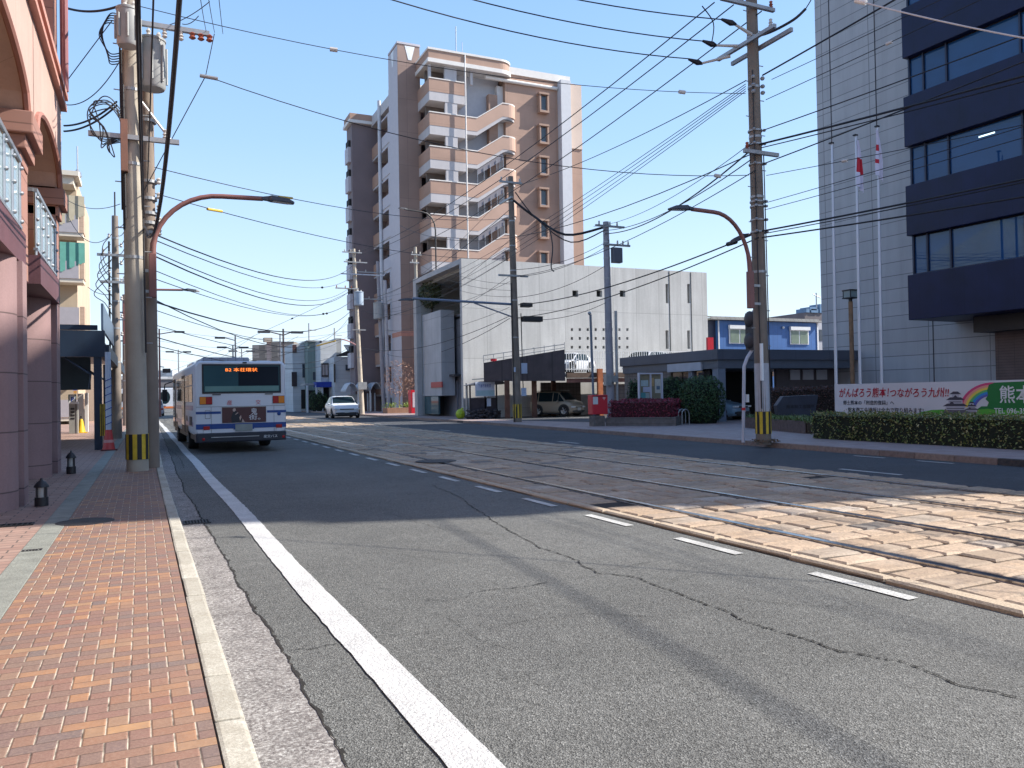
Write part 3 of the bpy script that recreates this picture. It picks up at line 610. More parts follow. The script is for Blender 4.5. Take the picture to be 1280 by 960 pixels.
# stair block : straight galleries + rising flights
Sy=AY-.5    # front plane of galleries
xm=U(583)   # gallery / flight boundary
bz=[]       # parapet (terracotta band) vertical spans measured at px 555
for k in range(9): bz.append((Z(560,119.6+41.8*k), Z(560,103.9+41.8*k)))
xl=U(537); xw=U(542)
def band(x0,x1,z0,z1,y0=Sy,d=.18): return MB().box(x0,x1,y0,y0+d,z0,z1)
for k,(z0,z1) in enumerate(bz):
    fl=z0-.0
    g1=MB(); g1.box(xl,xm,Sy,Sy+.16,z0,z1).box(xl,xl+.16,Sy+.16,Sy+3.2,z0,z1); pr_=g1.build('gallery_parapet',M_ter,ap)
    q=MB(); q.box(xl-.03,xm+.0,Sy-.04,Sy+.2,z1,z1+.09); q.build('parapet_coping',M_edge,pr_)
    q=MB(); q.box(xl+.02,U(582),Sy+.02,Sy+3.2,z0-.78,z0-.003); q.build('gallery_slab',M_cream,ap)
    # wall panel between the two openings
    q=MB(); q.box(U(557),U(572),Sy+.05,Sy+.3,z0-.78-1.15,z0-.79); q.build('gallery_wall_panel',M_cream,ap)
    # flight parapet rising to the right
    if k>=1:
        xa,xb=xm,U(632); rise=bz[k-1][0]-z0 if k>0 else FH
        rise*=.56; zz0,zz1=z0-.05,z1
        f=MB(); f.prism([(xa,Sy,zz0),(xa+1.0,Sy,zz0),(xb-.3,Sy,zz0+rise),(xb+.35,Sy,zz0+rise),(xb+.35,Sy,zz1+rise),(xb-.3,Sy,zz1+rise),(xa+1.0,Sy,zz1),(xa,Sy,zz1)],(0,.16,0))
        # rounded end
        R_=.9; cx=xb+.35; cy=Sy+R_
        arc=[(cx+R_*math.sin(t),cy-R_*math.cos(t)) for t in [math.pi/2*i/6 for i in range(7)]]
        arci=[(cx+(R_-.16)*math.sin(t),cy-(R_-.16)*math.cos(t)) for t in [math.pi/2*i/6 for i in range(7)]]
        f.prism([(x,y,zz0+rise) for x,y in arc]+[(x,y,zz0+rise) for x,y in arci[::-1]],(0,0,zz1-zz0))
        fo_=f.build('flight_parapet',mat('flight_tiles',(.47,.31,.24),.75,.1,.5),ap)
        q=MB(); q.prism([(xa,Sy-.04,zz1),(xa+1.0,Sy-.04,zz1),(xb-.3,Sy-.04,zz1+rise),(xb+.35,Sy-.04,zz1+rise),(xb+.35,Sy-.04,zz1+rise+.09),(xb-.3,Sy-.04,zz1+rise+.09),(xa+1.0,Sy-.04,zz1+.09),(xa,Sy-.04,zz1+.09)],(0,.24,0))
        q.prism([(x,y,zz1+rise) for x,y in arc]+[(x,y,zz1+rise) for x,y in arci[::-1]],(0,0,.09)); q.build('flight_coping',M_edge,fo_)
        q=MB(); q.prism([(xa,Sy+.02,zz0-.36),(xa+1.0,Sy+.02,zz0-.36),(xb-.3,Sy+.02,zz0+rise-.28),(xb+.35,Sy+.02,zz0+rise-.28),(xb+1.0,Sy+.4,zz0+rise-.28),(xb+1.0,Sy+.4,zz0+rise),(xb+.35,Sy+.02,zz0+rise),(xb-.3,Sy+.02,zz0+rise),(xa+1.0,Sy+.02,zz0),(xa,Sy+.02,zz0)],(0,1.6,0)); q.build('flight_soffit',M_cream,fo_)
    # railings with grey screens on the lower flights
    if k>=3:
        z_up=z1+.1; z_lo=z1+.1
        for i in range(5):
            t=i/4; x=xm+1.0+(U(632)-xm-1.3)*t; zz=z1+rise*t
            q=MB(); q.box(x-.02,x+.02,Sy+.05,Sy+.09,zz,zz+1.2); q.build('stair_mullion',M_alu,ap)
        q=MB()
        a=(xm+1.0,z1+.1); b2=(U(632)-.3,z1+rise+.1)
        q.prism([(a[0],Sy+.12,a[1]+.8),(b2[0],Sy+.12,b2[1]+.75),(b2[0],Sy+.12,b2[1]+1.35),(a[0],Sy+.12,a[1]+1.3)],(0,.03,0)); q.build('stair_screen',mat('grey_mesh',(.20,.19,.22),.7,.1),ap)
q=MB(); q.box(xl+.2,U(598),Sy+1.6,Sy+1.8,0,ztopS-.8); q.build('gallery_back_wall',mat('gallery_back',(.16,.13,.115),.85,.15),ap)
q=MB(); q.box(U(580),U(632)-.05,Sy+1.5,Sy+1.75,0,ztopS-1.2); q.build('stair_back_wall',mat('pale_grey_render',(.46,.46,.50),.75,.05),ap)
q=MB(); q.box(U(616),U(627),Sy+.9,Sy+1.45,0,ztopS-2.8); q.build('stair_inner_pier',M_ter,ap)
q=MB(); q.box(U(627),U(637),Sy+1.0,Sy+2.2,0,ztopS-1.9); q.build('stair_corner_column',mat('white_column',(.66,.63,.62),.7,.05),ap)
q=MB(); q.box(xl+.0,xl+.12,Sy+.3,Sy+3.2,0,bz[-1][0]); q.build('lower_wall',M_ter,ap)
# top canopy of the stair block with rounded corner
R_=1.3; cx=U(625); cy=Sy-.3+R_
arc=[(xl-.1,Sy-.3),(cx,Sy-.3)]+[(cx+R_*math.sin(t),cy-R_*math.cos(t)) for t in [math.pi/2*i/8 for i in range(1,9)]]+[(cx+R_,Sy+3.6),(xl-.1,Sy+3.6)]
za=ztopS-1.28
q=MB(); q.prism([(x,y,za+.35) for x,y in arc],(0,0,.75)); q.build('top_canopy_band',M_ter,ap)
q=MB(); q.prism([(x+(-.08 if x<xm else .08),y-.08,za+1.1) for x,y in arc],(0,0,.18)); q.prism([(x+(-.1 if x<xm else .1),y-.1,za+.0) for x,y in arc],(0,0,.35)); q.build('top_canopy_trim',M_edge,ap)
for a,b_ in ((537,540),(557,572),(589,592)):
    q=MB(); q.box(U(a),U(b_),Sy+.05,Sy+.3,bz[0][1]+.0,za); q.build('top_pier',M_cream,ap)
q=MB(); q.tube([(U(576.5,60),Sy-.35,ztopS-.2),(U(576.5,60),Sy-.35,4)],.07,8); q.build('rainwater_pipe',M_edge,ap)
# service tower left of the stairs
TY=AY+2.7; tx0=xat(497,90,TY); tx1=xl+.25; tzt=zat(520,58,y=TY)
q=MB(); q.box(tx0,tx1,TY,TY+2.9,0,tzt); q.build('service_tower',M_brown,ap)
q=MB(); q.box(tx0-.03,tx0-.003,TY+.02,TY+2.9,0,tzt-.15); q.box(tx0-.04,tx1+.05,TY-.05,TY+2.95,tzt,tzt+.18); q.build('tower_side_render',mat('lilac_render',(.50,.48,.52),.75,.05),ap)
x_=xat(514,66,TY); q=MB(); q.prism([(x_-.62,TY-.02,tzt-.1),(x_-.30,TY-.02,tzt-1.35),(x_+.0,TY-.02,tzt-1.35),(x_+.32,TY-.02,tzt-.1)],(0,.01,0)); q.build('wedge_emblem',M_white,ap)
x_=tx0-.04; q=MB(); q.prism([(x_,TY+1.0,tzt-.2),(x_,TY+1.3,tzt-1.6),(x_,TY+1.6,tzt-1.6),(x_,TY+1.9,tzt-.2)],(-.01,0,0)); q.build('wedge_emblem',M_white,ap)
zr=zat(497,437,y=TY); q=MB(); q.box(tx0-.05,tx1,TY-.03,TY+2.9,zat(510,420,y=TY),zat(510,414,y=TY)); q.build('tower_band',mat('salmon_band',(.50,.24,.18),.7,.1),ap)
# balcony side (street facing)
by0,by1=TY+2.9,TY+9.5; bx=tx0-.0; wz=zat(455,150,y=by1)
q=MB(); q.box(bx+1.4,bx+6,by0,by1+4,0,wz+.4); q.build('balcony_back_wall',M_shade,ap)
nfl=10
for k in range(nfl):
    z=wz-1.0-FH*(k+1)
    q=MB(); q.box(bx+.1,bx+1.4,by0,by1,z-.2,z); q.build('balcony_slab',M_cream,ap)
    q=MB(); q.box(bx+.05,bx+.2,by0+3.2,by1,z,z+1.15); q.build('balcony_parapet',M_ter,ap)
    q=MB(); q.box(bx+.05,bx+.2,by0,by0+3.0,z,z+1.1).box(bx+.05,bx+.2,by0,by0+3.0,z+FH-.35,z+FH-.2).box(bx+.05,bx+.2,by0,by0+.8,z+1.1,z+FH-.35); q.build('loggia_wall',mat('lilac_render',(.50,.48,.52),.75,.05),ap)
    q=MB(); q.box(bx+1.3,bx+1.38,by0+4,by1-.8,z+.1,z+2.1); q.build('balcony_door',M_pane,ap)
q=MB(); q.tube([(bx-.1,by0+3.1,0),(bx-.1,by0+3.1,wz+.8)],.17,10); q.build('rainwater_pipe',mat('pipe_lilac',(.55,.56,.60),.5,.05),ap)
q=MB(); q.box(bx+.0,bx+6,by0,by1,wz-.7,wz+.35); q.build('roof_edge',M_cream,ap)
wx0=xat(441,250,by1)
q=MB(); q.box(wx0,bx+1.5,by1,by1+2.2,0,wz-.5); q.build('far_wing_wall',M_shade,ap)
q=MB(); q.box(wx0-.35,bx+1.2,by1-.4,by1+2.4,wz-.5,wz-.2); q.build('wing_eave',M_edge,ap); q=MB(); q.box(wx0-.25,bx+1.1,by1-.3,by1+2.3,wz-.2,wz+.45); q.build('wing_parapet',M_ter,ap)
for k in range(8):
    z=wz-1.6-FH*k-1.6; q=MB(); q.box(wx0-.3,wx0-.003,by1+.5,by1+1.9,z-1.0,z+.5); q.build('wing_bay',mat('lilac_render',(.50,.48,.52),.75,.05),ap)
    q=MB(); q.box(wx0-.22,wx0-.003,by1+.6,by1+1.8,z+.5,z+1.2); q.build('wing_window',M_dark,ap)
q=MB(); q.box(bx+1.8,bx+4.6,by0+4,by0+6.5,wz+.3,wz+3.3); q.build('lift_housing',mat('lift_housing',(.58,.54,.48),.75,.1),ap)
q=MB(); q.tube([(U(590,60),AY+4,ztopS),(U(590,60),AY+4,ztopS+4.6)],.045,6).tube([(U(598,60),AY+4,ztopS),(U(598,60),AY+4,ztopS+3.2)],.03,6); q.build('roof_aerials',M_alu,ap)
# ---------- pink building on the left ----------
pk=thing('arcaded_building','pink terracotta building with round columns and glass balconies','building',(-5,12,.1))
M_pk=mat('pink_render',(.54,.365,.31),.8,.10,.8,.15,30,streak=.16,fine=.08,seams=(2.7,None,.012,.35)); M_pkd=mat('mauve_column_tiles',(.31,.20,.20),.75,.10,1.5,.15,120,streak=.22,seams=(None,.76,.018,.8),fine=.15)
M_mar=mat('maroon_fascia',(.13,.055,.065),.55,.2,1.5,.1,30,streak=.3); M_pier=mat('terracotta_pilaster',(.36,.19,.15),.7,.1,1,seams=(None,.62,.02,.6))
xf=-1.56; ye=18.35
def colm(cx,cy,r,z0,z1,name='column'):
    q=MB(); q.lathe((cx,cy,0),[(r,z0),(r,z1)],28); return q.build(name,M_pkd,pk,smooth=True)
colm(-2.08,12.15,.52,.08,3.4); q=MB(); q.box(-2.3,-1.52,12.35,12.75,.08,3.35); q.build('pilaster',M_pkd,pk)
colm(-2.15,17.05,.50,.08,3.4); q=MB(); q.box(-2.6,-1.62,17.7,ye,.08,4.4); q.build('pilaster',M_pkd,pk)
colm(-2.08,6.7,.52,.08,3.4)
q=MB(); q.box(-2.6,-1.62,17.7,ye,4.4,9.5); q.build('upper_pilaster',M_pier,pk)
q=MB(); q.box(-2.5,-1.66,13.15,14.1,3.3,9.5); q.build('upper_pilaster',M_pier,pk)
q=MB(); q.box(-2.5,-1.66,7.2,8.1,3.3,9.5); q.build('upper_pilaster',M_pier,pk)
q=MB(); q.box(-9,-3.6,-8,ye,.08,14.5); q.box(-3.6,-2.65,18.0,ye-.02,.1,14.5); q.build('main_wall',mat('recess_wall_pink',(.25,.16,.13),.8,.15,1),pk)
q=MB(); q.box(-2.62,-2.5,14.1,17.7,3.8,6.6).box(-2.62,-2.5,8.1,13.15,3.8,6.6).box(-3.58,-2.62,-8,17.9,3.2,3.34); q.build('balcony_wall',mat('ochre_wall',(.45,.31,.19),.8,.15,1),pk)
for a,b_ in ((14.72,17.72),(8.3,13.05),(2.5,7.2)):
    q=MB(); q.box(-3.5,xf,a,b_,3.36,3.82); s_=q.build('balcony_slab',M_mar,pk)
    q=MB(); q.box(-1.66,-1.60,a+.02,b_,4.84,4.90).box(-1.66,-1.60,a+.02,b_,3.90,3.94)
    n=max(3,int((b_-a)/.62)); rl=None
    for i in range(n+1):
        y=a+.05+(b_-a-.1)*i/n; q.tube([(-1.63,y,3.82),(-1.63,y,4.9)],.024,8)
        for zz in (4.0,4.4,4.75): q.ball((-1.60,y,zz),.03,8)
    q.box(-2.5,-1.66,a,a+.05,4.84,4.90); q.tube([(-2.1,a+.03,3.82),(-2.1,a+.03,4.9)],.024,8)
    rl=q.build('railing',M_alu,s_)
    q=MB(); q.box(-1.645,-1.637,a+.1,b_-.05,3.95,4.82); q.build('railing_glass',mat('frosted_rail_glass',(.27,.36,.41),.2,.05,3,seams=(None,.06,.012,.25)),s_)
# arched fascia
def arch(y0,y1,zs,zc,zt,name):
    n=20; q=MB(); P=[]
    for i in range(n+1):
        t=i/n; y=y0+(y1-y0)*t; P.append((y,zs+(zc-zs)*math.sqrt(max(0,1-(2*t-1)**2))**.8))
    for (ya,z_a),(yb_,z_b) in zip(P,P[1:]):
        q.add([(xf,ya,z_a),(xf,yb_,z_b),(xf,yb_,zt),(xf,ya,zt),(xf-.5,ya,z_a),(xf-.5,yb_,z_b),(xf-.5,yb_,zt),(xf-.5,ya,zt)],[(0,1,2,3),(4,7,6,5),(0,4,5,1),(3,2,6,7)])
    q.build(name,M_pk,pk)
    q=MB()
    for (ya,z_a),(yb_,z_b) in zip(P,P[1:]): q.add([(xf-.5,ya,z_a),(xf-.5,yb_,z_b),(xf-1.6,yb_,z_b+.15),(xf-1.6,ya,z_a+.15),(xf-.5,ya,z_a+.03),(xf-.5,yb_,z_b+.03),(xf-1.6,yb_,z_b+.18),(xf-1.6,ya,z_a+.18)],[(0,1,2,3),(4,7,6,5),(0,4,5,1),(3,2,6,7)])
    q.build('arch_soffit',mat('cream_soffit',(.50,.44,.31),.8,.06),pk)
    q=MB(); q.tube([(xf+.02,y,z) for y,z in P],.05,6); q.build('arch_trim',mat('arch_trim',(.33,.15,.12),.7,.1),pk)
arch(14.05,17.75,5.55,6.2,7.35,'arched_fascia'); arch(8.0,13.25,5.45,6.2,7.35,'arched_fascia'); arch(2.0,7.3,5.45,6.2,7.35,'arched_fascia')
q=MB()
for a,b_ in ((13.2,14.1),(17.7,ye),(7.25,8.05)): q.box(xf-.5,xf-.005,a,b_,5.6,7.35)
q.build('fascia_block',M_pk,pk)
for a,b_ in ((13.05,14.2),(17.62,ye+.05),(7.1,8.2)):
    q=MB(); q.box(-2.5,xf+.1,a,b_,5.28,5.6).box(-2.5,xf+.0,a+.08,b_-.08,5.08,5.28).box(-2.5,xf-.08,a+.16,b_-.16,4.92,5.08); q.build('bracket',M_pier,pk,bev=.02)
q=MB(); q.box(-2.4,xf+.10,-6,ye+.06,7.35,7.45).box(-2.4,xf+.04,-6,ye+.03,7.45,7.58).box(-2.4,xf+.12,-6,ye+.08,7.58,7.70); q.build('cornice',mat('cornice_pink',(.50,.25,.20),.7,.1),pk)
q=MB(); q.box(-2.9,-2.5,-6,ye-.7,7.7,14.5); q.build('upper_wall',M_pk,pk)
for a in (13.6,8.8,4.0):
    q=MB(); q.box(-2.5,-2.46,a-.2,a+3.3,8.2,10.4); w_=q.build('upper_window',M_dark,pk); q=MB(); q.box(-2.44,-2.38,a-.2,a+3.3,8.2,8.3).box(-2.44,-2.38,a+1.5,a+1.6,8.3,10.4); q.build('window_frame',M_alu,w_)
q=MB(); q.box(-2.6,-1.62,17.5,ye,9.5,14.5).box(-2.5,-1.7,12.9,13.9,9.5,14.5); q.build('upper_pilaster',M_pk,pk)
q=MB(); q.tube([(-1.46,ye-.15,7.7),(-1.46,ye-.15,14)],.05,8).tube([(-1.52,ye-.02,7.7),(-1.52,ye-.02,14)],.05,8); q.build('rainwater_pipe',mat('pipe_maroon',(.30,.12,.13),.6,.1),pk)
q=MB(); q.box(-3.55,-3.5,12.6,17.9,.1,3.2); q.build('shopfront_glass',glass('shop_glass',(.02,.02,.025)),pk)
# ---------- cream apartment house on the left ----------
ca=thing('apartment_house','cream apartment house with projecting balconies behind the blue arcade','building',(-6,60,.1))
M_ca=mat('cream_wall',(.52,.42,.31),.8,.1,.8,streak=.15); M_ca2=mat('pale_cream',(.66,.60,.50),.75,.08)
cy=58.0; cxr=xat(106,300,cy); 
q=MB(); q.box(-14,xat(96,300,cy+1.5),cy+1.5,cy+14,0,16.2); q.build('wall',M_ca,ca)
for k in range(5):
    zz=15.2-2.95*k
    q=MB(); q.box(-12,cxr-.1,cy,cy+1.5,zz-2.95-.15,zz-2.95+.1); s_=q.build('balcony_slab',M_ca2,ca)
    q=MB(); q.box(-12,xat(98,300,cy),cy-.05,cy+.05,zz-2.95+.1,zz-2.95+1.2); q.build('balcony_panel',mat('grey_panel',(.40,.38,.40),.5,.05),s_)
    q=MB(); q.box(xat(99,300,cy),cxr-.05,cy-.05,cy+1.4,zz-2.95+.1,zz-2.95+1.25); q.build('balcony_end_wall',mat('peach_tiles',(.56,.40,.29),.75,.1,2,seams=(.5,.25,.02,.3)),s_)
q=MB(); q.box(-12,cxr-.3,cy-.5,cy+2.5,15.9,16.2).box(-12,cxr-.6,cy-.2,cy+2,15.4,15.9); q.build('roof_slab',M_ca2,ca)
q=MB(); q.tube([(xat(97,220,cy+1),cy+1,16.2),(xat(97,220,cy+1),cy+1,18.2)],.05,6); q.lathe((xat(97,220,cy+1),cy+1,16.2),[(.25,0),(.2,.3),(.05,.5)],8); q.build('lightning_rod',M_alu,ca)
for k in range(2):
    z=13.5-3*k; q=MB(); n=8
    for i in range(n): 
        t=i/n; q.add([(cxr-1.4+1.4*t,cy-.1+.03*(i%3),z+1.2),(cxr-1.4+1.4*(t+1/n),cy-.1+.03*((i+1)%3),z+1.2),(cxr-1.4+1.4*(t+1/n),cy-.1+.03*((i+1)%3),z-.7*(1-t)),(cxr-1.4+1.4*t,cy-.1+.03*(i%3),z-.7*(1-t))],[(0,1,2,3)])
    q.build('green_netting' if k else 'bird_netting',mat('green_net',(.10,.30,.25),.9,.1) if k else mat('beige_net',(.40,.36,.27),.9,.1),ca)
# brown gabled house, seen mirrored in the office windows
bh=thing('gabled_house','brown gabled house with pale green roof mirrored in the office windows','house',(-24,44,0))
q=MB(); q.box(-30,-16,36,52,0,12.6); q.build('wall',mat('brown_boards',(.16,.11,.075),.8,.2,1,seams=(None,.3,.03,.5)),bh)
q=MB(); q.prism([(-30.5,35.5,12.6),(-30.5,44,16.8),(-30.5,52.5,12.6)],(15,0,0)); q.build('roof',mat('green_roof',(.36,.46,.42),.6,.1),bh)
# ================= VEHICLES =================
def hz(px): return 494-(px-640)*.0175
M_tyre=mat('tyre_rubber',(.018,.018,.02),.85,.2,10); M_rim=mat('rim_metal',(.38,.39,.40),.35,.1,10,metal=.8)
M_glassc=glass('car_glass',(.010,.022,.028),.06,1.22); M_blackp=mat('black_plastic',(.02,.02,.024),.5,.1)
M_redl=mat('red_lens',(.26,.006,.01),.2,.1,emit=(.4,.01,.01,.03)); M_amb=mat('amber_lens',(.55,.17,.01),.2,.1,emit=(.7,.25,.02,.03)); M_clear=mat('clear_lens',(.7,.72,.75),.1,.05)
M_plate=mat('plate_grey',(.25,.28,.27),.5,.15,4)
def wheel(T,parent,x,y,r,wd=.22,out=1):
    a=MB(T); pr=[(r*.62,-wd/2),(r*.95,-wd/2),(r,-wd/3),(r,wd/3),(r*.95,wd/2),(r*.62,wd/2)]; n=24
    vs=[];fs=[]
    for rr,o in pr:
        for j in range(n): t=2*math.pi*j/n; vs.append((x+o,y+rr*math.cos(t),r+rr*math.sin(t)))
    for i in range(len(pr)-1):
        for j in range(n): fs.append((i*n+j,i*n+(j+1)%n,(i+1)*n+(j+1)%n,(i+1)*n+j))
    a.add(vs,fs); w_=a.build('wheel',M_tyre,parent,smooth=True)
    b_=MB(T); vs=[(x+out*wd*.3,y,r)]; 
    for j in range(n): t=2*math.pi*j/n; vs.append((x+out*wd*.42,y+r*.63*math.cos(t),r+r*.63*math.sin(t)))
    b_.add(vs,[(0,j+1,(j+1)%n+1) for j in range(n)]); 
    for j in range(5): t=2*math.pi*j/5; b_.tube([(x+out*wd*.4,y,r),(x+out*wd*.46,y+r*.58*math.cos(t),r+r*.58*math.sin(t))],r*.09,5)
    b_.build('rim',M_rim,w_)
# ---------- city bus ----------
BT=Matrix.Translation((1.12,23.3,0))@Matrix.Rotation(R(1.6),4,'Z')
bus=thing('city_bus','white city bus with blue stripes, orange destination display and brown rear advert','bus',(2.3,28,0))
def BB(): return MB(BT)
def bu(px): return (px-243.3)/111.5*2.42
def bzz(py,px=300): return 1.45+(hz(px)-py)*.0219
BL=10.4; BW=2.42; zb0,zb1=.34,2.53
M_bw=mat('bus_white',(.64,.66,.71),.28,.05,1.0); M_bb=mat('bus_blue',(.003,.05,.24),.3,.05)
def hull(q,x0,x1,y0,y1,z0,z1,rd=.16):
    n=5; P=[(x0+.04,z0),(x1-.04,z0),(x1,z0+.1)]+[(x1-rd+rd*math.cos(t),z1-rd+rd*math.sin(t)) for t in [math.pi/2*i/n for i in range(n+1)]]+[(x0+rd-rd*math.sin(t),z1-rd+rd*math.cos(t)) for t in [math.pi/2*i/n for i in range(n+1)]]+[(x0,z0+.1)]
    k=len(P); sts=[(y0,.0,-.045),(y0+.07,.0,.0),(y1-.1,0,0),(y1,0,-.06)]; vs=[]; cx=(x0+x1)/2; cz=(z0+z1)/2
    for y,_,ins in sts:
        for (x,z) in P: vs.append((x+(ins if x>cx else -ins)*-1*-1 if False else x-(1 if x>cx else -1)*(-ins),y,z-(1 if z>cz else -1)*(-ins)))
    fs=[tuple(range(k))[::-1],tuple(range(3*k,4*k))]+[(i*k+j,i*k+(j+1)%k,(i+1)*k+(j+1)%k,(i+1)*k+j) for i in range(3) for j in range(k)]
    q.add(vs,fs)
q=BB(); hull(q,0,BW,0,BL,zb0+.16,zb1); q.build('body',M_bw,bus,smooth=True)
q=BB(); q.box(.02,BW-.02,-.06,.5,.30,.56); bp_=q.build('rear_bumper',mat('bumper_navy',(.012,.016,.03),.45,.1),bus,bev=.03)
q=BB(); q.box(.06,BW-.06,.6,BL-.1,.34,.52); q.build('underbody',M_blackp,bus)
yR=-.004
def rq(name,px0,px1,py0,py1,m,par,off=0.0,th=.012,bev=0):
    q=BB(); q.box(bu(px0),bu(px1),yR-off-th,yR-off,bzz(py1),bzz(py0)); return q.build(name,m,par,bev=bev)
rq('window_surround',252,348.5,454.5,491.5,mat('rubber_black',(.012,.013,.015),.5,.1),bus,.0,.012,.004)
rw_=rq('rear_window',254,346.5,456.5,489.5,glass('bus_glass',(.045,.10,.115),.05),bus,.013,.006)
rq('parcel_shelf',255.5,345.5,482.3,488.8,mat('shelf_teal',(.11,.24,.22),.35,.1),rw_,.020,.002)
# dark half of the pane: reflection of a block put into its colour
rq('dark_reflection',295.5,345.5,457.5,482,glass('dark_pane',(.018,.024,.032),.06),rw_,.020,.002)
tm=text_mb('B2 本荘環状',BT@Vector((bu(280),yR-.028,bzz(464))),BT.to_3x3()@Vector((1,0,0)),(0,0,1),height=(464.5-459.8)*.0219,width=bu(319)-bu(280),ext=.003)
tm.build('destination_display',mat('led_orange',(.9,.2,.03),.5,0,emit=(1.0,.22,.03,1.1)),bus)
for px in (264,328): rq('roof_vent_slot' if False else 'window_latch',px,px+10,492.2,493.4,M_blackp,bus,.0,.02)
for s_,a in ((0,249.2),(1,338)):
    w1=7.2
    c=rq('tail_light',a-.3,a+w1*2+.3,495.2,505,M_blackp,bus,0,.02,.004)
    rq('indicator_lens' if s_==0 else 'brake_lens',a,a+w1-.2,495.6,504.6,M_amb if s_==0 else M_redl,c,.02,.012,.004)
    rq('brake_lens' if s_==0 else 'indicator_lens',a+w1,a+w1*2,495.6,504.6,M_redl if s_==0 else M_amb,c,.02,.012,.004)
for a in (253,341.5):
    c=rq('reversing_light',a,a+7.5,532,536.5,M_redl,bus,.012,.03,.004); rq('lens',a+.3,a+7.2,536.9,541,M_clear,c,.0,.03)
for ch,a in (('産',281.5),('交',316.5)):
    text_mb(ch,BT@Vector((bu(a),yR-.012,bzz(506))),BT.to_3x3()@Vector((1,0,0)),(0,0,1),height=6*.0219,width=6*.0219,ext=.002).build('company_character',mat('bus_red',(.55,.02,.03),.4,0),bus)
rq('seam',245,353,507.8,508.2,M_blackp,bus,.0,.003)
for px in (262.3,339): rq('seam',px,px+.35,508.2,543,M_blackp,bus,.0,.003)
for a,b_ in ((244.3,274),(330.5,354.6)): rq('blue_stripe',a,b_,513.8,516.9,M_bb,bus,.0,.003)
rq('blue_stripe',244.3,354.6,529.3,535.8,M_bb,bus,.0,.003); rq('blue_stripe',244.3,354.6,542.3,544.8,M_bb,bus,.0,.004)
sg=rq('advert_panel',275.3,329.2,508.6,528.5,mat('advert_brown',(.085,.025,.025),.5,.15,3),bus,.006,.012,.004)
rq('advert_frame',275,329.5,508.2,508.9,M_alu,sg,.004,.022)
# seated figure printed on the advert and its white lettering
def flat(px_pts,m,name,par,off=.022):
    q=BB(); q.prism([(bu(x),yR-off,bzz(y)) for x,y in px_pts],(0,-.002,0)); q.build(name,m,par)
flat([(287,528.3),(286,522),(288,516),(291,513.5),(294,515),(297,520),(300,524),(302,528.3)],mat('print_black',(.012,.012,.02),.5,0),'printed_robe',sg)
flat([(288,512),(289.5,510.2),(291.5,510.5),(292,513),(290,514.8),(288.4,514)],mat('print_skin',(.5,.36,.3),.5,0),'printed_face',sg,.024)
flat([(291.5,517.5),(294,515.4),(295,516.3),(291,518.8)],mat('print_skin',(.5,.36,.3),.5,0),'printed_hand',sg,.025); flat([(296,522),(298,519),(298.6,522),(297,526)],mat('print_skin',(.5,.36,.3),.5,0),'printed_hand',sg,.025); flat([(299,528),(300,523.5),(302.5,528)],mat('print_skin',(.5,.36,.3),.5,0),'printed_foot',sg,.025)
X3=BT.to_3x3()@Vector((1,0,0))
text_mb('鬼',BT@Vector((bu(310.5),yR-.020,bzz(519))),X3,(0,0,1),height=8.6*.0219,width=7.5*.0219,ext=.002).build('advert_lettering',M_white,sg)
text_mb('街。',BT@Vector((bu(307.8),yR-.020,bzz(525.4))),X3,(0,0,1),height=6.4*.0219,width=14*.0219,ext=.002).build('advert_lettering',M_white,sg)
np_=rq('number_plate',291,312,530.5,539,M_plate,bus,.02,.02,.004)
rq('plate_bracket',289,314,532,537,M_bb,bus,.006,.014)
text_mb('産交バス',BT@Vector((bu(325.5),-.068,bzz(548.8))),X3,(0,0,1),height=3.9*.0219,width=17*.0219,ext=.002).build('bumper_lettering',M_white,bus)
q=BB(); q.box(bu(262),bu(320),-.066,-.058,bzz(546.4),bzz(545.6)); q.build('bumper_trim',M_alu,bus)
for px in (253,350.5): 
    q=BB(); q.ball((bu(px),-.065,bzz(548)),.04,10,(1,.4,1)); q.build('reflector',M_redl,bus)
q=BB(); q.ball((bu(345.5),-.01,bzz(518.3)),.055,10,(1,.5,1)); q.build('fuel_cap',M_bb,bus)
q=BB(); q.prism([(bu(251),.5,2.5),(bu(256),.5,2.66),(bu(312),.5,2.66),(bu(313),.5,2.5)],(0,2.3,0)); q.build('roof_unit',mat('roof_unit_grey',(.30,.33,.40),.5,.1,4,seams=(.22,None,.03,.4)),bus,bev=.03)
q=BB(); q.box(.25,1.6,4.2,6.4,2.5,2.68).box(1.8,2.2,1.2,2.2,2.5,2.6); q.build('roof_unit',M_bw,bus,bev=.03)
q=BB(); q.box(bu(301),bu(306),-.03,.0,bzz(453.6),bzz(451.8)); q.build('rear_camera',M_blackp,bus)
rq('access_hatch',255.2,255.6,512.5,522.5,M_blackp,bus,.0,.003); rq('access_hatch',261,261.4,512.5,522.5,M_blackp,bus,.0,.003); rq('access_hatch',255.6,261,512.2,512.6,M_blackp,bus,.0,.003); rq('access_hatch',255.6,261,522.2,522.6,M_blackp,bus,.0,.003)
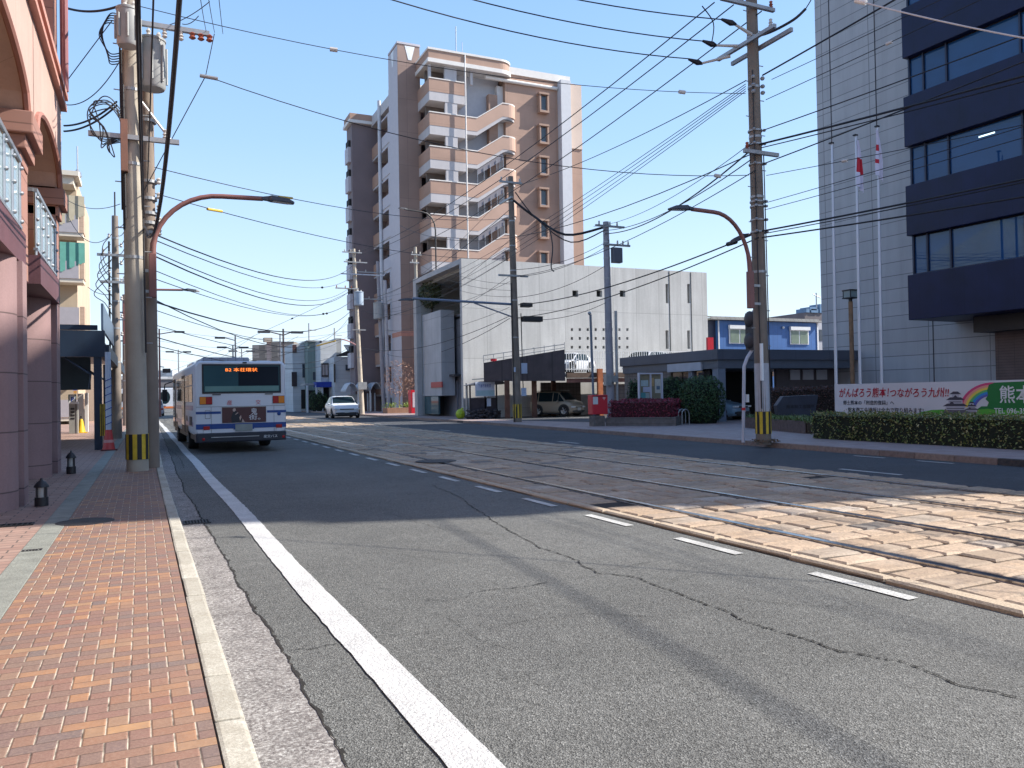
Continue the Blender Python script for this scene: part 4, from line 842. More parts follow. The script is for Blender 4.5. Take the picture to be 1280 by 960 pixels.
# side with windows and doors
for sx,xx in ((-1,-.004),(1,BW+.004)):
    xs=lambda o: xx+sx*o
    spans=[(.7,2.0),(2.15,3.5),(5.1,6.4),(6.5,7.7)] if sx<0 else [(.7,2.3),(2.4,4.0),(4.1,5.7),(5.8,7.4),(7.5,9.1)]
    for a,b_ in spans:
        q=BB(); q.box(min(xs(0),xs(.012)),max(xs(0),xs(.012)),a,b_,1.42,2.2); w_=q.build('side_window',M_glassc,bus)
        q=BB(); q.box(min(xs(.012),xs(.02)),max(xs(.012),xs(.02)),a,b_,1.86,1.9); q.build('window_rail',M_alu,w_)
    for z in (.72,1.18):
        q=BB(); q.box(min(xs(0),xs(.003)),max(xs(0),xs(.003)),.6,BL-.6,z,z+.13); q.build('side_stripe',M_bb,bus)
for a,b_ in ((3.62,4.95),(8.6,9.75)):
    q=BB(); q.box(-.022,-.004,a,b_,.5,2.25); d_=q.build('door',M_blackp,bus)
    q=BB(); q.box(-.03,-.022,a+.08,(a+b_)/2-.04,.7,2.15).box(-.03,-.022,(a+b_)/2+.04,b_-.08,.7,2.15); q.build('door_glass',M_glassc,d_)
q=BB(); q.box(.1,BW-.1,BL-.02,BL+.01,1.2,2.4); q.build('windscreen',M_glassc,bus)
q=BB(); q.tube([(0,BL-.3,2.2),(-.28,BL-.1,2.1),(-.3,BL-.1,1.9)],.02,6); q.box(-.38,-.2,BL-.14,BL-.06,1.45,1.9); q.build('side_mirror',M_blackp,bus,bev=.02)
q=BB(); q.box(-.02,-.004,.9,1.7,.75,1.0); q.build('engine_grille',mat('grille_dark',(.05,.05,.06),.6,.1,seams=(None,.04,.015,.8)),bus)
for x,o in ((.16,-1),(BW-.16,1)):
    for y in (2.9,7.9): wheel(BT,bus,x,y,.46,.28,o)
    for y in (2.9,7.9):
        q=BB(); xx=-.006 if o<0 else BW+.006; n=14; P=[(xx,y+.56*math.cos(t),.46+.56*math.sin(t)) for t in [math.pi*i/n for i in range(n+1)]]; q.poly(P); q.build('wheel_arch',M_blackp,bus)
# ---------- generic car ----------
def car(root,T,L,W,Hh,kind,body,plate=True,roofm=None,tail=False):
    """front at local y=0, body towards +y"""
    hw=W/2
    if kind=='suv': st=[(0,.30,.62,.68,.70),(.03,.24,.66,.80,.86),(.10,.2,.68,.93,.96),(.27,.2,.70,1.02,1.0),(.44,.2,.70,1.52,1.0),(.55,.2,.72,1.56,1.0),(.75,.2,.74,1.50,1.0),(.93,.24,.80,1.08,.97),(1,.34,.75,.95,.86)]
    elif kind=='van': st=[(0,.30,.62,.72,.76),(.03,.24,.7,.9,.92),(.08,.2,.74,1.02,.98),(.17,.2,.76,1.12,1.0),(.33,.2,.78,1.72,1.0),(.45,.2,.78,1.78,1.0),(.8,.2,.78,1.78,1.0),(.97,.22,.8,1.70,.98),(1,.34,.75,1.0,.94)]
    else: st=[(0,.28,.52,.58,.72),(.03,.22,.58,.68,.88),(.10,.18,.62,.80,.96),(.26,.18,.64,.92,1.0),(.42,.18,.66,1.40,1.0),(.52,.18,.68,1.46,1.0),(.75,.18,.70,1.40,1.0),(.90,.2,.74,1.0,.98),(1,.3,.7,.88,.88)]
    hs=Hh/max(s[3] for s in st); vs=[]; k=10
    belt={'suv':.98,'van':1.02,'car':.88}[kind]*hs
    for f,zb,zm,zt,wf in st:
        y=f*L; zb*=hs; zm*=hs; zt*=hs; w=hw*wf; cab=zt>belt*1.2
        zbelt=min(belt,zt-.03); wr=w*.76 if cab else w*.86
        vs+=[(-w*.86,y,zb),(-w*.98,y,zb+.12),(-w,y,zm),(-w*.96,y,zbelt),(-wr,y,zt-.05 if cab else zt-.01),(-wr*.6,y,zt),(wr*.6,y,zt),(wr,y,zt-.05 if cab else zt-.01),(w*.96,y,zbelt),(w,y,zm),(w*.98,y,zb+.12),(w*.86,y,zb)]
    k=12; n=len(st); fs=[(i*k+j,i*k+(j+1)%k,(i+1)*k+(j+1)%k,(i+1)*k+j) for i in range(n-1) for j in range(k)]+[tuple(range(k)),tuple(range((n-1)*k,n*k))[::-1]]
    q=MB(T); q.add(vs,fs); bo=q.build('body',body,root,smooth=True,bev=.012)
    V=lambda i,j: Vector(vs[i*k+j])
    # windscreen & rear glass
    def patch(a,b_,c,d,ins,off,name,m):
        cen=(a+b_+c+d)/4; P=[p.lerp(cen,ins) for p in (a,b_,c,d)]; nn=(P[1]-P[0]).cross(P[2]-P[0]).normalized()
        if nn.dot(cen-Vector((0,L/2,Hh*.5)))<0: nn=-nn
        q=MB(T); q.poly([p+nn*off for p in P]); return q.build(name,m,root)
    def strip(i0,i1,lo,hi,name):
        q=MB(T); cen=Vector((0,L/2,Hh*.4)); R0=[V(i0,j).lerp(V(i1,j),lo) for j in (4,5,6,7)]; R1=[V(i0,j).lerp(V(i1,j),hi) for j in (4,5,6,7)]
        for R_ in (R0,R1): R_[0]=R_[0].lerp(R_[1],.12); R_[3]=R_[3].lerp(R_[2],.12)
        n_=((R0[1]-R0[2]).cross(R1[1]-R0[1])).normalized(); n_=n_ if n_.dot(R0[1]-cen)>0 else -n_
        q.add([p+n_*.018 for p in R0+R1],[(j,j+1,j+5,j+4) for j in range(3)]); return q.build(name,M_glassc,root)
    strip(3,4,.06,.94,'windscreen')
    strip(6,7,.12,.9,'rear_window') if kind!='van' else strip(7,8,.08,.75,'rear_window')
    rng=((4,5),(5,6)) if kind!='van' else ((4,5),(5,6),(6,7))
    for i,i2 in rng:
        for a,b_ in ((3,4),(8,7)): patch(V(i,a),V(i2,a),V(i2,b_),V(i,b_),.08,.012,'side_window',M_glassc)
    for a,b_ in ((3,4),(8,7)):
        q=MB(T); p=[V(3,a),V(4,a),V(4,b_)]; cen=sum(p,Vector())/3; p=[x.lerp(cen,.12) for x in p]; s_=-1 if a==3 else 1; q.poly([x+Vector((s_*.014,0,.004)) for x in p]); q.build('quarter_window',M_glassc,root)
    for s_ in (-1,1):
        q=MB(T); q.box(s_*hw*.50,s_*hw*.90,-.03,.12,.61*hs,.70*hs); 
        q.build('headlight',M_clear,root,bev=.02)
        q=MB(T); q.ball((s_*(hw*1.0+.09),L*.31,belt+.02),.10,10,(1,.6,.7)); q.build('door_mirror',body,root,smooth=True)
        q=MB(T); q.box(s_*hw*.55,s_*hw*.9,L-.05,L+.015,.66*hs,.82*hs); q.build('tail_light',M_redl,root,bev=.01)
        q=MB(T); q.box(s_*hw*.5,s_*hw*.8,-.015,.05,.30*hs,.40*hs); q.build('fog_lamp',M_blackp,root,bev=.01)
    q=MB(T); q.box(-hw*.5,hw*.5,-.03,.04,.60*hs,.665*hs); q.build('upper_grille',M_blackp,root)
    q=MB(T); q.box(-hw*.66,hw*.66,-.024,.06,.24*hs,.42*hs); q.build('lower_grille',M_blackp,root,bev=.01)
    if plate:
        q=MB(T); q.box(-.17,.17,-.045,-.025,.40*hs,.40*hs+.17); q.build('number_plate',mat('plate_pale',(.55,.58,.58),.5,.05),root)
    q=MB(T); q.box(-hw*.9,hw*.9,L*.1,L*.92,.14,.34); q.build('underbody',M_blackp,root)
    r=.33 if kind!='suv' else .35
    for s_ in (-1,1):
        for y in (L*.19,L*.80):
            wheel(T,root,s_*(hw-.09),y,r,.21,s_)
            q=MB(T); xx=s_*(hw*1.0+.002); m_=12; q.poly([(xx,y+(r+.06)*math.cos(t),r+(r+.06)*math.sin(t)) for t in [math.pi*i/m_ for i in range(m_+1)]]); q.build('wheel_arch',M_blackp,root)
M_cw=mat('car_white',(.58,.61,.66),.2,.03,1); M_cb=mat('car_beige',(.33,.28,.22),.25,.05,1); M_ck=mat('car_black',(.015,.015,.018),.2,.05,1); M_cs=mat('car_silver',(.40,.42,.48),.25,.05,1); M_cg=mat('car_blue_silver',(.22,.32,.42),.2,.05,1)
def carT(p,rz): return Matrix.Translation(p)@Matrix.Rotation(R(rz),4,'Z')
p=PY(429,505,57.5); t=thing('compact_suv','white compact SUV driving towards the viewer behind the tram tracks','car',(p[0],57.5,.0)); car(t,carT((p[0]+.15,57.0,0),-3),4.3,1.98,1.62,'suv',M_cw)
p=PY(718,505,42.2); t=thing('minivan','two-tone beige minivan with black roof parked under the deck','car',(p[0],42.2,.12)); car(t,carT((p[0]-.15,41.4,.16),30)@Matrix.Diagonal((1,1,1,1)),3.0,1.55,1.48,'van',M_cb)
q=MB(carT((p[0]-.15,41.4,.16),30)); q.box(-.6,.6,.95,2.92,1.49,1.52); q.build('black_roof',M_ck,t,bev=.01)
for px,y,rz,L,Hh,kind,lab in ((668,41.7,-62,3.3,1.25,'car','white saloon on the parking deck nearest the ramp wall'),(765,41.6,-62,3.7,1.38,'van','white car on the deck just right of the transformer pole'),(838,41.6,-75,4.0,1.45,'van','grey-green car roof on the deck beneath the slotted concrete wall'),(1008,42.5,-60,3.9,1.42,'car','pale teal car roof showing above the annex canopy')):
    p=PY(px,450,y); t=thing('parked_car',lab,'car',(p[0],y,2.7)); car(t,carT((p[0]+1.0,y-.6,2.66),rz),L,1.65,Hh,kind,M_cw if px<800 else M_cg,plate=False)
p=(24.3,30.2,.12); t=thing('parked_car','blue-silver car with pale headlight inside the dark carport','car',p); car(t,carT((25.0,29.3,.12),20),3.9,1.6,1.4,'car',M_cg)
# vehicles far ahead on the near lane side
t=thing('coach','white coach crossing at the far junction','coach',(-3.5,110,0)); TT=Matrix.Translation((-7.9,110,0))
q=MB(TT); q.box(0,11,0,2.4,.5,3.1); q.build('body',M_cw,t,bev=.12)
q=MB(TT); q.box(.3,8.2,-.02,0,1.5,2.5).box(11.0,11.02,.2,2.2,1.3,2.7); q.build('side_window',M_glassc,t)
q=MB(TT); n=14; q.poly([(9.7+.62*math.cos(2*math.pi*i/n),-.022,1.95+.85*math.sin(2*math.pi*i/n)) for i in range(n)]); q.build('cab_window',M_glassc,t)
q=MB(TT); q.box(0,11,-.025,-.001,.55,.8); q.build('orange_stripe',mat('coach_orange',(.6,.16,.04),.4,.05),t)
for x in (2.2,8.6):
    q=MB(TT); q.tube([(x,-.03,.45),(x,.3,.45)],.45,14); q.build('wheel',M_tyre,t)
p=PY(194,510,86); t=thing('kei_van','small silver van seen from behind, ahead of the bus','van',(p[0],86,0)); TT=Matrix.Translation((p[0],86,0))
car(t,TT@Matrix.Rotation(math.pi,4,'Z')@Matrix.Translation((0,-3.3,0)),3.3,1.6,1.65,'van',M_cs)
# ================= POLES, LAMPS, STREET OBJECTS =================
M_pole=mat('pole_concrete',(.40,.36,.30),.85,.15,2,.2,40,streak=.25); M_poleb=mat('pole_dark',(.20,.165,.135),.85,.2,2,.2,40,streak=.3); M_wrap=mat('pole_wrap',(.42,.42,.45),.7,.12,6,.2,30)
M_gal=mat('galvanised',(.36,.37,.38),.5,.15,6,metal=.5); M_ins=mat('porcelain',(.55,.53,.50),.3,.1); M_insr=mat('porcelain_brown',(.28,.08,.05),.35,.1)
M_lamp=mat('lamp_red_brown',(.22,.095,.085),.5,.1,3); M_cab=mat('cable_black',(.012,.012,.018),.6,.1); M_tr=mat('transformer_grey',(.33,.34,.34),.5,.12,5)
M_yel=mat('hazard_yellow',(.62,.42,.03),.6,.2,8); M_hbl=mat('hazard_black',(.02,.02,.02),.7,.1)
def pole(lab,x,y,zt,r0,r1,m=None,lean=(0,0),hazard=None,bolts=True,z0=.08,name='utility_pole',group='utility poles along the street'):
    m=m or M_pole; t=thing(name,lab,'utility pole',(x,y,z0),group)
    t['_']=0; del t['_']
    P=lambda z: (x+lean[0]*(z-z0)/(zt-z0),y+lean[1]*(z-z0)/(zt-z0),z)
    q=MB(); q.tube([P(z0),P((z0+zt)/2),P(zt)],[r0,(r0+r1)/2,r1],20); q.build('shaft',m,t,smooth=True)
    if hazard:
        za,zb=hazard; n=16; a=MB(); b_=MB(); rr=r0+.012
        a.tube([P(za),P(zb)],rr-.004,24); a.build('hazard_band',M_yel,t,smooth=True)
        for i in range(n):
            if i%2: continue
            t0=2*math.pi*i/n; t1=2*math.pi*(i+1)/n; c=P(za); 
            b_.add([(c[0]+rr*math.cos(s),c[1]+rr*math.sin(s),z) for z in (za,zb) for s in (t0,(t0+t1)/2,t1)],[(0,1,4,3),(1,2,5,4)])
        b_.build('hazard_stripes',M_hbl,t)
    if bolts:
        z=2.6; s_=1
        while z<zt-.4 and y<20:
            c=P(z); q=MB(); q.tube([c,(c[0]+s_*(r0+.11),c[1]-.02,z)],.012,5); q.build('step_bolt',M_gal,t); z+=.45; s_=-s_
        for z in [zt*.35,zt*.5,zt*.62,zt*.72,zt*.82,zt*.9]:
            c=P(z); q=MB(); q.tube([(c[0],c[1],z-.03),(c[0],c[1],z+.03)],r0*1.02-(r0-r1)*z/zt+.006,18); q.build('steel_band',M_gal,t)
    return t,P
def arm(t,P,z,a,b_,axis='x',ins=(),insm=None,th=.045,name='crossarm',hang=False,m=None,slope=0):
    c=P(z); q=MB()
    if axis=='x': q.box(c[0]+a,c[0]+b_,c[1]-th-.2,c[1]+th-.2,z-th,z+th)
    else: q.box(c[0]-th-.18,c[0]+th-.18,c[1]+a,c[1]+b_,z-th,z+th)
    o=q.build(name,m or M_gal,t); pts=[]
    for u in ins:
        base=(c[0]+u,c[1]-.2,z) if axis=='x' else (c[0]-.18,c[1]+u,z); sgn=-1 if hang else 1
        q=MB(); q.lathe((base[0],base[1],base[2]+(.04 if not hang else -.22)),[(.03,0),(.055,.03),(.03,.06),(.055,.09),(.03,.12),(.045,.17),(.02,.19)],10); q.build('insulator',insm or M_ins,o,smooth=True)
        pts.append((base[0],base[1],base[2]+sgn*.2))
    return pts
def drum(t,c,r,h,name='transformer',m=None,fins=True):
    q=MB(); q.lathe(c,[(r*.9,0),(r,.04),(r,h-.05),(r*1.06,h-.04),(r*1.06,h),(r*.6,h+.05)],18); o=q.build(name,m or M_tr,t,smooth=True)
    if fins:
        for i in range(8):
            a=2*math.pi*i/8; q=MB(); q.tube([(c[0]+(r+.02)*math.cos(a),c[1]+(r+.02)*math.sin(a),c[2]+.12),(c[0]+(r+.02)*math.cos(a),c[1]+(r+.02)*math.sin(a),c[2]+h-.15)],.022,6); q.build('cooling_tube',m or M_tr,o)
    for i in range(3):
        a=2.1*i; q=MB(); q.lathe((c[0]+r*.5*math.cos(a),c[1]+r*.5*math.sin(a),c[2]+h),[(.03,0),(.05,.04),(.03,.08),(.05,.12),(.02,.17)],8); q.build('bushing',M_ins,o)
    return o
def zp(py,px,d): return 1.45+(hz(px)-py)*d/1000
# L1: large pole on the left kerb
L1,PL1=pole('tall concrete pole on the brick pavement carrying two grey transformers','%s' and -.22,17.3,12.2,.20,.135,M_pole,(-.07,0),(.33,.82)) if False else pole('tall concrete pole on the brick pavement carrying two grey transformers',-.22,17.3,12.2,.20,.135,M_pole,(-.07,0),(.33,.82))
a1=arm(L1,PL1,8.85,-.1,1.45,'x',(.62,.92),hang=True); a1b=[(1.12,17.1,8.9),(1.28,17.1,8.9),(1.44,17.1,8.9)]
for p_ in a1b:
    q=MB(); q.lathe((p_[0]-.26,p_[1],8.69),[(.03,0),(.07,.03),(.04,.07),(.07,.11),(.02,.16)],10); q.build('insulator',M_insr,L1)
a2=arm(L1,PL1,6.58,-.75,.85,'x',(.6,)); q=MB(); q.tube([(PL1(7.3)[0]+.15,17.1,7.35),(.45,17.1,6.6)],.025,6); q.build('arm_brace',M_gal,L1)
drum(L1,(-.30,16.85,8.25),.20,.72); drum(L1,(.12,17.45,7.7),.25,1.0)
q=MB(); q.box(-.45,-.33,17.0,17.25,5.9,6.9); q.build('junction_box',mat('rust_brown_box',(.22,.11,.08),.7,.2),L1)
each('cable_riser',M_cab,L1,[[(-.05,17.1,2.4),(-.10,17.1,8.1)],[(-.41,17.2,4.8),(-.43,17.2,8.3)],[(-.44,17.28,5.2),(-.46,17.28,9.2)],[(-.38,17.12,5.0),(-.40,17.12,7.6)]],.02)
lp=[]
for i in range(6):
    o=.05*i; J=lambda: random.uniform(-.07,.07); lp.append([(-.45,17.1,7.1-o),(-.62+J(),17.0,7.28-o+J()),(-.86-.02*i+J(),17.0,7.2-o*1.1+J()),(-1.0+.06*i+J(),17.0,6.9-o+J()),(-.92+.06*i+J(),17.02,6.55-o*1.6),(-.68,17.05,6.48-o*.5),(-.45,17.1,6.62-o*.6)])
for i in range(5):
    o=.05*i; lp.append([(-.45,17.1,8.95-o),(-.60-.02*i,17.0,8.9-o),(-.72-.02*i,17.0,8.65-o),(-.74+.02*i,17.0,8.35-o),(-.62,17.05,8.15-o),(-.45,17.1,8.2-o)])
each('slack_cable',M_cab,L1,lp,.011,5,curve=True)
# L2: slimmer pole right behind it
L2,PL2=pole('slim brown pole standing directly behind the big transformer pole',.03,17.95,8.0,.155,.13,mat('pole_brown',(.24,.19,.155),.85,.15,2,.2,40,streak=.2),(-.02,0),None,bolts=False)
each('steel_band',M_gal,L2,[[(0.03,17.95,z-.03),(.03,17.95,z+.03)] for z in (7.2,5.95,5.6,5.3,5.1,4.9)],.165,16)
for z in (5.9,5.6,5.35,5.1,4.85): q=MB(); q.lathe((.22,17.85,z),[(.03,0),(.05,.03),(.03,.06),(.05,.1),(.02,.13)],8); q.build('insulator',M_ins,L2)
# L3, L4 further along the left
L3,PL3=pole('concrete pole beyond the blue arcade with a bundle of cables at its head',-1.1,33.2,8.4,.17,.11,mat('pole_brown2',(.25,.21,.18),.85,.2,2,.2,40,streak=.3),(.0,0),None)
arm(L3,PL3,6.9,-.6,.6,'x',(-.4,.4)); arm(L3,PL3,5.9,-.5,.5,'x',(.3,))
each('cable_riser',M_cab,L3,[[(-1.3,33,2.5),(-1.3,33,7.4)]],.04); each('top_spike',M_cab,L3,[[(-1.1,33.2,8.4),(-1.1,33.2,9.3)]],.03)
p=G(157,532,.1); L4,PL4=pole('thin reddish pole past the arcade carrying a street lamp bracket',p[0],p[1],7.6,.15,.10,mat('pole_brown',(.24,.19,.155),.85),(0,0),None)
# R1
R1,PR1=pole('tall dark pole with pale wrap and yellow stripes on the kerb before the annex',14.25,15.95,12.8,.19,.13,M_poleb,(-.09,0),(.36,.92))
q=MB(); q.tube([PR1(.93),PR1(2.15)],[.186,.182],24); q.build('pale_wrap',M_wrap,R1,smooth=True)
t1=arm(R1,PR1,zp(10,943,20.4),-1.15,.55,'x',(-1.05,-.5,.45),M_insr)
arm(R1,PR1,zp(52,943,20.4),-1.0,1.15,'y',(-.85,),M_ins); c=PR1(zp(58,943,20.4)); q=MB(); q.box(c[0]+.12,c[0]+.2,c[1]-1.2,c[1]+1.0,c[2]-.05,c[2]+.05); q.build('crossarm',M_gal,R1)
for (y_,z_) in ((-.2,.35),(.55,.12),(1.15,-.12)):
    q=MB(); q.tube([(c[0]-.15,c[1]+y_*.6,c[2]+z_*.5+.1),(c[0]-.75,c[1]+y_,c[2]+z_+.05)],[.045,.03],8); s_=q.build('strain_insulator',M_ins,R1)
    q=MB(); q.tube([(c[0]-.7,c[1]+y_,c[2]+z_+.05),(c[0]-.85,c[1]+y_,c[2]+z_+.06),(c[0]-1.15,c[1]+y_,c[2]+z_+.1)],[.03,.075,.03],8); q.build('cable_terminal',M_cab,s_)
each('slack_cable',M_cab,R1,[[(c[0]-.1,c[1],c[2]+.25),(c[0]+.2,c[1]-.4,c[2]+.27),(c[0]+.5,c[1]-.9,c[2]+.42),(c[0]+.72,c[1]-1.1,c[2]+.65)]],.035,8,curve=True)
each('slack_cable',M_cab,R1,[[(c[0]+.72,c[1]-1.1,c[2]+.65),(c[0]+.88,c[1]-1.2,c[2]+1.0),(c[0]+.9,c[1]-1.1,c[2]+1.4),(c[0]+.7,c[1]-1.0,c[2]+1.8)],[(c[0]-.9,c[1]+.5,c[2]+.2),(c[0]-1.0,c[1]+.3,c[2]+.6),(c[0]-1.5,c[1]+.1,c[2]+.85)]],.014,6,curve=True)
arm(R1,PR1,zp(193,945,20.4),-.55,.55,'x',(-.45,),M_insr)
for py in (100,110,118):
    z=zp(py,940,20.4)
    for s_ in (-.15,.15): q=MB(); q.lathe((PR1(z)[0]+s_,15.8,z),[(.04,0),(.06,.04),(.04,.08)],8); q.build('insulator',M_gal,R1)
for py in (163,180,205,252,258,275,290):
    z=zp(py,945,20.4); cc=PR1(z); q=MB(); q.tube([(cc[0],cc[1],z-.02),(cc[0],cc[1],z+.02)],.185,14); q.build('steel_band',M_gal,R1)
    for s_ in (-.165,.165): q=MB(); q.lathe((cc[0]+s_,15.8,z-.03),[(.03,0),(.045,.03),(.03,.06)],8); q.build('insulator',M_gal,R1)
each('cable_riser',M_cab,R1,[[(14.36,15.78,.93),(14.30,15.78,7.5)],[(14.08,15.80,1.0),(14.03,15.82,9.6)]],.014)
q=MB(); q.box(14.0,14.06,15.68,15.74,zp(476,943,20.3),zp(430,943,20.3)); q.build('number_tag',M_white,R1)
# R2 (646)
R2,PR2=pole('dark pole beside the notice shelter with a long lamp bracket over the street',16.6,36,12.3,.21,.13,M_poleb,(-.15,0),(.32,1.0))
arm(R2,PR2,zp(230,640,39.8),-.7,.5,'x',(-.6,-.3,.4)); arm(R2,PR2,zp(250,640,39.8),-.5,1.0,'y',(.6,))
q=MB(); z=zp(381,640,39.8); q.tube([(16.5,36,z),(11.3,36,z+.12)],.06,8).tube([(16.5,36,z-.65),(14.4,36,z)],.035,8); q.build('bracket_arm',mat('blue_grey_arm',(.16,.20,.28),.5,.1),R2)
arm(R2,PR2,zp(346,642,39.8),-.9,.7,'x',())
for dx in (.18,):
    for bb in ((16.75,17.05,467,454),(16.72,16.98,495,485),(16.35,16.42,465,459)):
        q=MB(); q.box(bb[0],bb[1],35.72,35.79,zp(bb[2],650,39.6),zp(bb[3],650,39.6)); q.build('control_box',mat('box_blue_white',(.40,.47,.60),.5,.1),R2)
each('cable_riser',M_cab,R2,[[(16.85,35.82,zp(485,650,39.6)),(16.8,35.82,5.5)],[(16.38,35.9,.1),(16.33,35.9,7)]],.025)
each('feeder_cable',M_cab,R2,[[(16.5,35.8,zp(252,640,39.8)),(17.3,35.3,zp(270,655,39.5)),(18.6,34.4,zp(293,690,39)),(20.0,33.1,9.45)]],.06,7,curve=True)
each('feeder_cable',M_cab,R2,[[(16.5,35.6,zp(243,640,39.8)),(17.4,35.1,zp(275,662,39.5)),(18.8,34.2,zp(303,700,39)),(20.0,32.9,9.3)],[(17.9,34.7,zp(285,680,39.3)),(18.0,34.6,zp(310,682,39.3)),(17.9,34.6,zp(335,680,39.3)),(18.0,34.5,zp(341,683,39.3))]],.03,6,curve=True)
q=MB(); z=zp(399,660,39.3); q.box(16.8,17.8,35.4,35.8,z-.1,z+.16); q.build('signal_box',M_blackp,R2); q=MB(); z=zp(381,650,39.3); q.box(16.75,17.25,35.4,35.8,z-.1,z+.1); q.build('junction_box',M_blackp,R2)
# R3 (762)
R3,PR3=pole('grey pole behind the red hedge holding a square transformer',20.15,33,9.7,.20,.14,mat('pole_lilac',(.30,.29,.32),.8,.12,2,.2,40),(-.08,0),None)
arm(R3,PR3,zp(283,757,38.3),-.7,.9,'x',(-.5,.1,.5)); arm(R3,PR3,zp(306,757,38.3),-.3,1.2,'x',(.5,.8,1.1)); 
q=MB(); q.box(20.3,20.8,32.7,33.0,zp(328,768,38.3),zp(309,768,38.3)); o=q.build('transformer',mat('transformer_dark',(.11,.12,.15),.5,.1),R3,bev=.03)
each('conduit',M_gal,R3,[[(20.4,32.8,.2),(20.4,32.8,5.4)]],.07,8)
for bb in ((19.75,20.05,32.7,32.95,482,468),(20.05,20.3,32.6,32.75,478,470)): q=MB(); q.box(*bb[:4],zp(bb[4],757,38.3),zp(bb[5],757,38.3)); q.build('meter_box',M_gal,R3)
# P445, P485 and others
P4,PP4=pole('sunlit pole beside the oncoming white SUV, hung with a small transformer',15.8,64.5,13.6,.20,.12,mat('pole_sunny',(.50,.44,.36),.85,.15,2,.2,30,streak=.3),(-.5,0),None)
arm(P4,PP4,zp(317,440,65.5),-1.0,.6,'x',(-.8,-.3,.4)); arm(P4,PP4,zp(329,441,65.5),-.9,1.0,'x',(-.7,.4)); arm(P4,PP4,zp(344,442,65.5),-1.2,2.4,'x',(),m=mat('blue_grey_arm',(.16,.20,.28),.5,.1)); arm(P4,PP4,zp(362,443,65.5),-1.7,.2,'x',(-1.6,-.9,-.4),M_insr); arm(P4,PP4,zp(413,445,65.5),-.5,.6,'x',())
c=PP4(zp(383,446,65.5)); drum(P4,(c[0]+.1,c[1]-.35,c[2]),.38,1.1,m=mat('transformer_blue',(.30,.38,.48),.5,.1),fins=False)
c=PP4(zp(487,450,65.5)); q=MB(); q.box(c[0]-.3,c[0]+.4,c[1]-.4,c[1]-.15,c[2],c[2]+.6); q.build('meter_box',M_gal,P4)
P5,PP5=pole('pale pole with grey transformer before the terracotta tower, left of the bare shrub',xat(479,440,72),72,14,.19,.15,mat('pole_lilac',(.30,.29,.32),.8),(-.4,0),None)
c=PP5(zp(400,477,74)); drum(P5,(c[0]-.25,c[1]-.3,c[2]),.42,1.5,m=M_tr,fins=False); arm(P5,PP5,zp(342,476,74),-2.6,.8,'x',(-2,-1.2,.4)); arm(P5,PP5,zp(375,477,74),-2.5,.3,'x',(-1.8,-1.0))
P6,PP6=pole('pale pole with bracket loops, right of the twin pole transformer',xat(485,440,71.5),71.5,12.2,.19,.16,mat('pole_pale',(.42,.42,.45),.8,.12,2),(-.2,0),None)
p=PY(521,330,57); P7,PP7=pole('short-topped pole rising behind the corner of the concrete building',p[0],57,12.6,.14,.11,M_pole,(-.1,0),None); arm(P7,PP7,12.0,-.4,.4,'x',(-.3,.3)); arm(P7,PP7,11.4,-.5,.2,'x',(-.3,))
for i in range(12):
    z=3.9+.33*i; q=MB(); s_=(-1)**i; q.lathe((-1.1+s_*.2,33.0,z),[(.03,0),(.06,.04),(.03,.09),(.05,.13),(.02,.17)],7); q.build('insulator',M_ins,L3)
each('slack_cable',M_cab,L3,[[(-1.25,33,7.6-.3*i),(-1.5-.06*i,32.9,7.2-.35*i),(-1.45,32.9,6.6-.3*i),(-1.2,33,6.4-.35*i)] for i in range(6)],.016,5,curve=True)
t=thing('loggia_tree','dark round-crowned tree growing in the upper loggia of the concrete building','tree',(18.1,53,6.7)); TX_=18.05; cz_=zat(538,367,x=TX_); cy_=yat(538,366,TX_)-.3
q=MB(); q.tube([(TX_,cy_,6.0),(TX_,cy_,cz_)],[.09,.06],8); q.build('trunk',mat('bark',(.08,.055,.04),.9),t)
q=MB(); q2=MB()
for _ in range(2200):
    v_=Vector((random.gauss(0,1),random.gauss(0,1),random.gauss(0,1))).normalized()*random.uniform(.55,1)**.4; bump_=1+.12*math.sin(v_.x*6+v_.z*5); q.leaf((TX_-.1+v_.x*.72*bump_,cy_+v_.y*1.35*bump_,cz_+v_.z*1.0*bump_),.075,tuple(v_))
q.build('crown',leafmat('olive_dark_leaves',[(.02,.035,.012),(.04,.06,.018),(.07,.085,.03),(.10,.10,.04)]),t)
# street lamps
def lamp_head(t,a,b_,w_=.13,m=None):
    a=Vector(a);b_=Vector(b_); d=(b_-a); L_=d.length; d.normalize(); s_=d.cross(Vector((0,0,1))).normalized(); u=s_.cross(d)
    P=[]; q=MB()
    for f,ww,hh in ((0,.45,.5),(.2,.6,.8),(.3,1,1),(.8,1,.8),(1,.55,.3)):
        c=a+d*L_*f; q_=[c-s_*w_*ww-u*.01,c-s_*w_*ww*.8+u*.09*hh,c+s_*w_*ww*.8+u*.09*hh,c+s_*w_*ww-u*.01]; P+=q_
    fs=[(i*4+j,i*4+(j+1)%4,(i+1)*4+(j+1)%4,(i+1)*4+j) for i in range(4) for j in range(4)]+[(0,1,2,3),(16,17,18,19)]
    q.add(P,fs); o=q.build('lamp_head',m or mat('lamp_head_dark',(.05,.055,.07),.5,.1),t)
    q=MB(); c0=a+d*L_*.35-u*.014; c1=a+d*L_*.9-u*.014; q.poly([c0-s_*w_*.7,c0+s_*w_*.7,c1+s_*w_*.6,c1-s_*w_*.6]); q.build('lamp_glass',mat('lamp_glass',(.45,.45,.42),.3,.05),o)
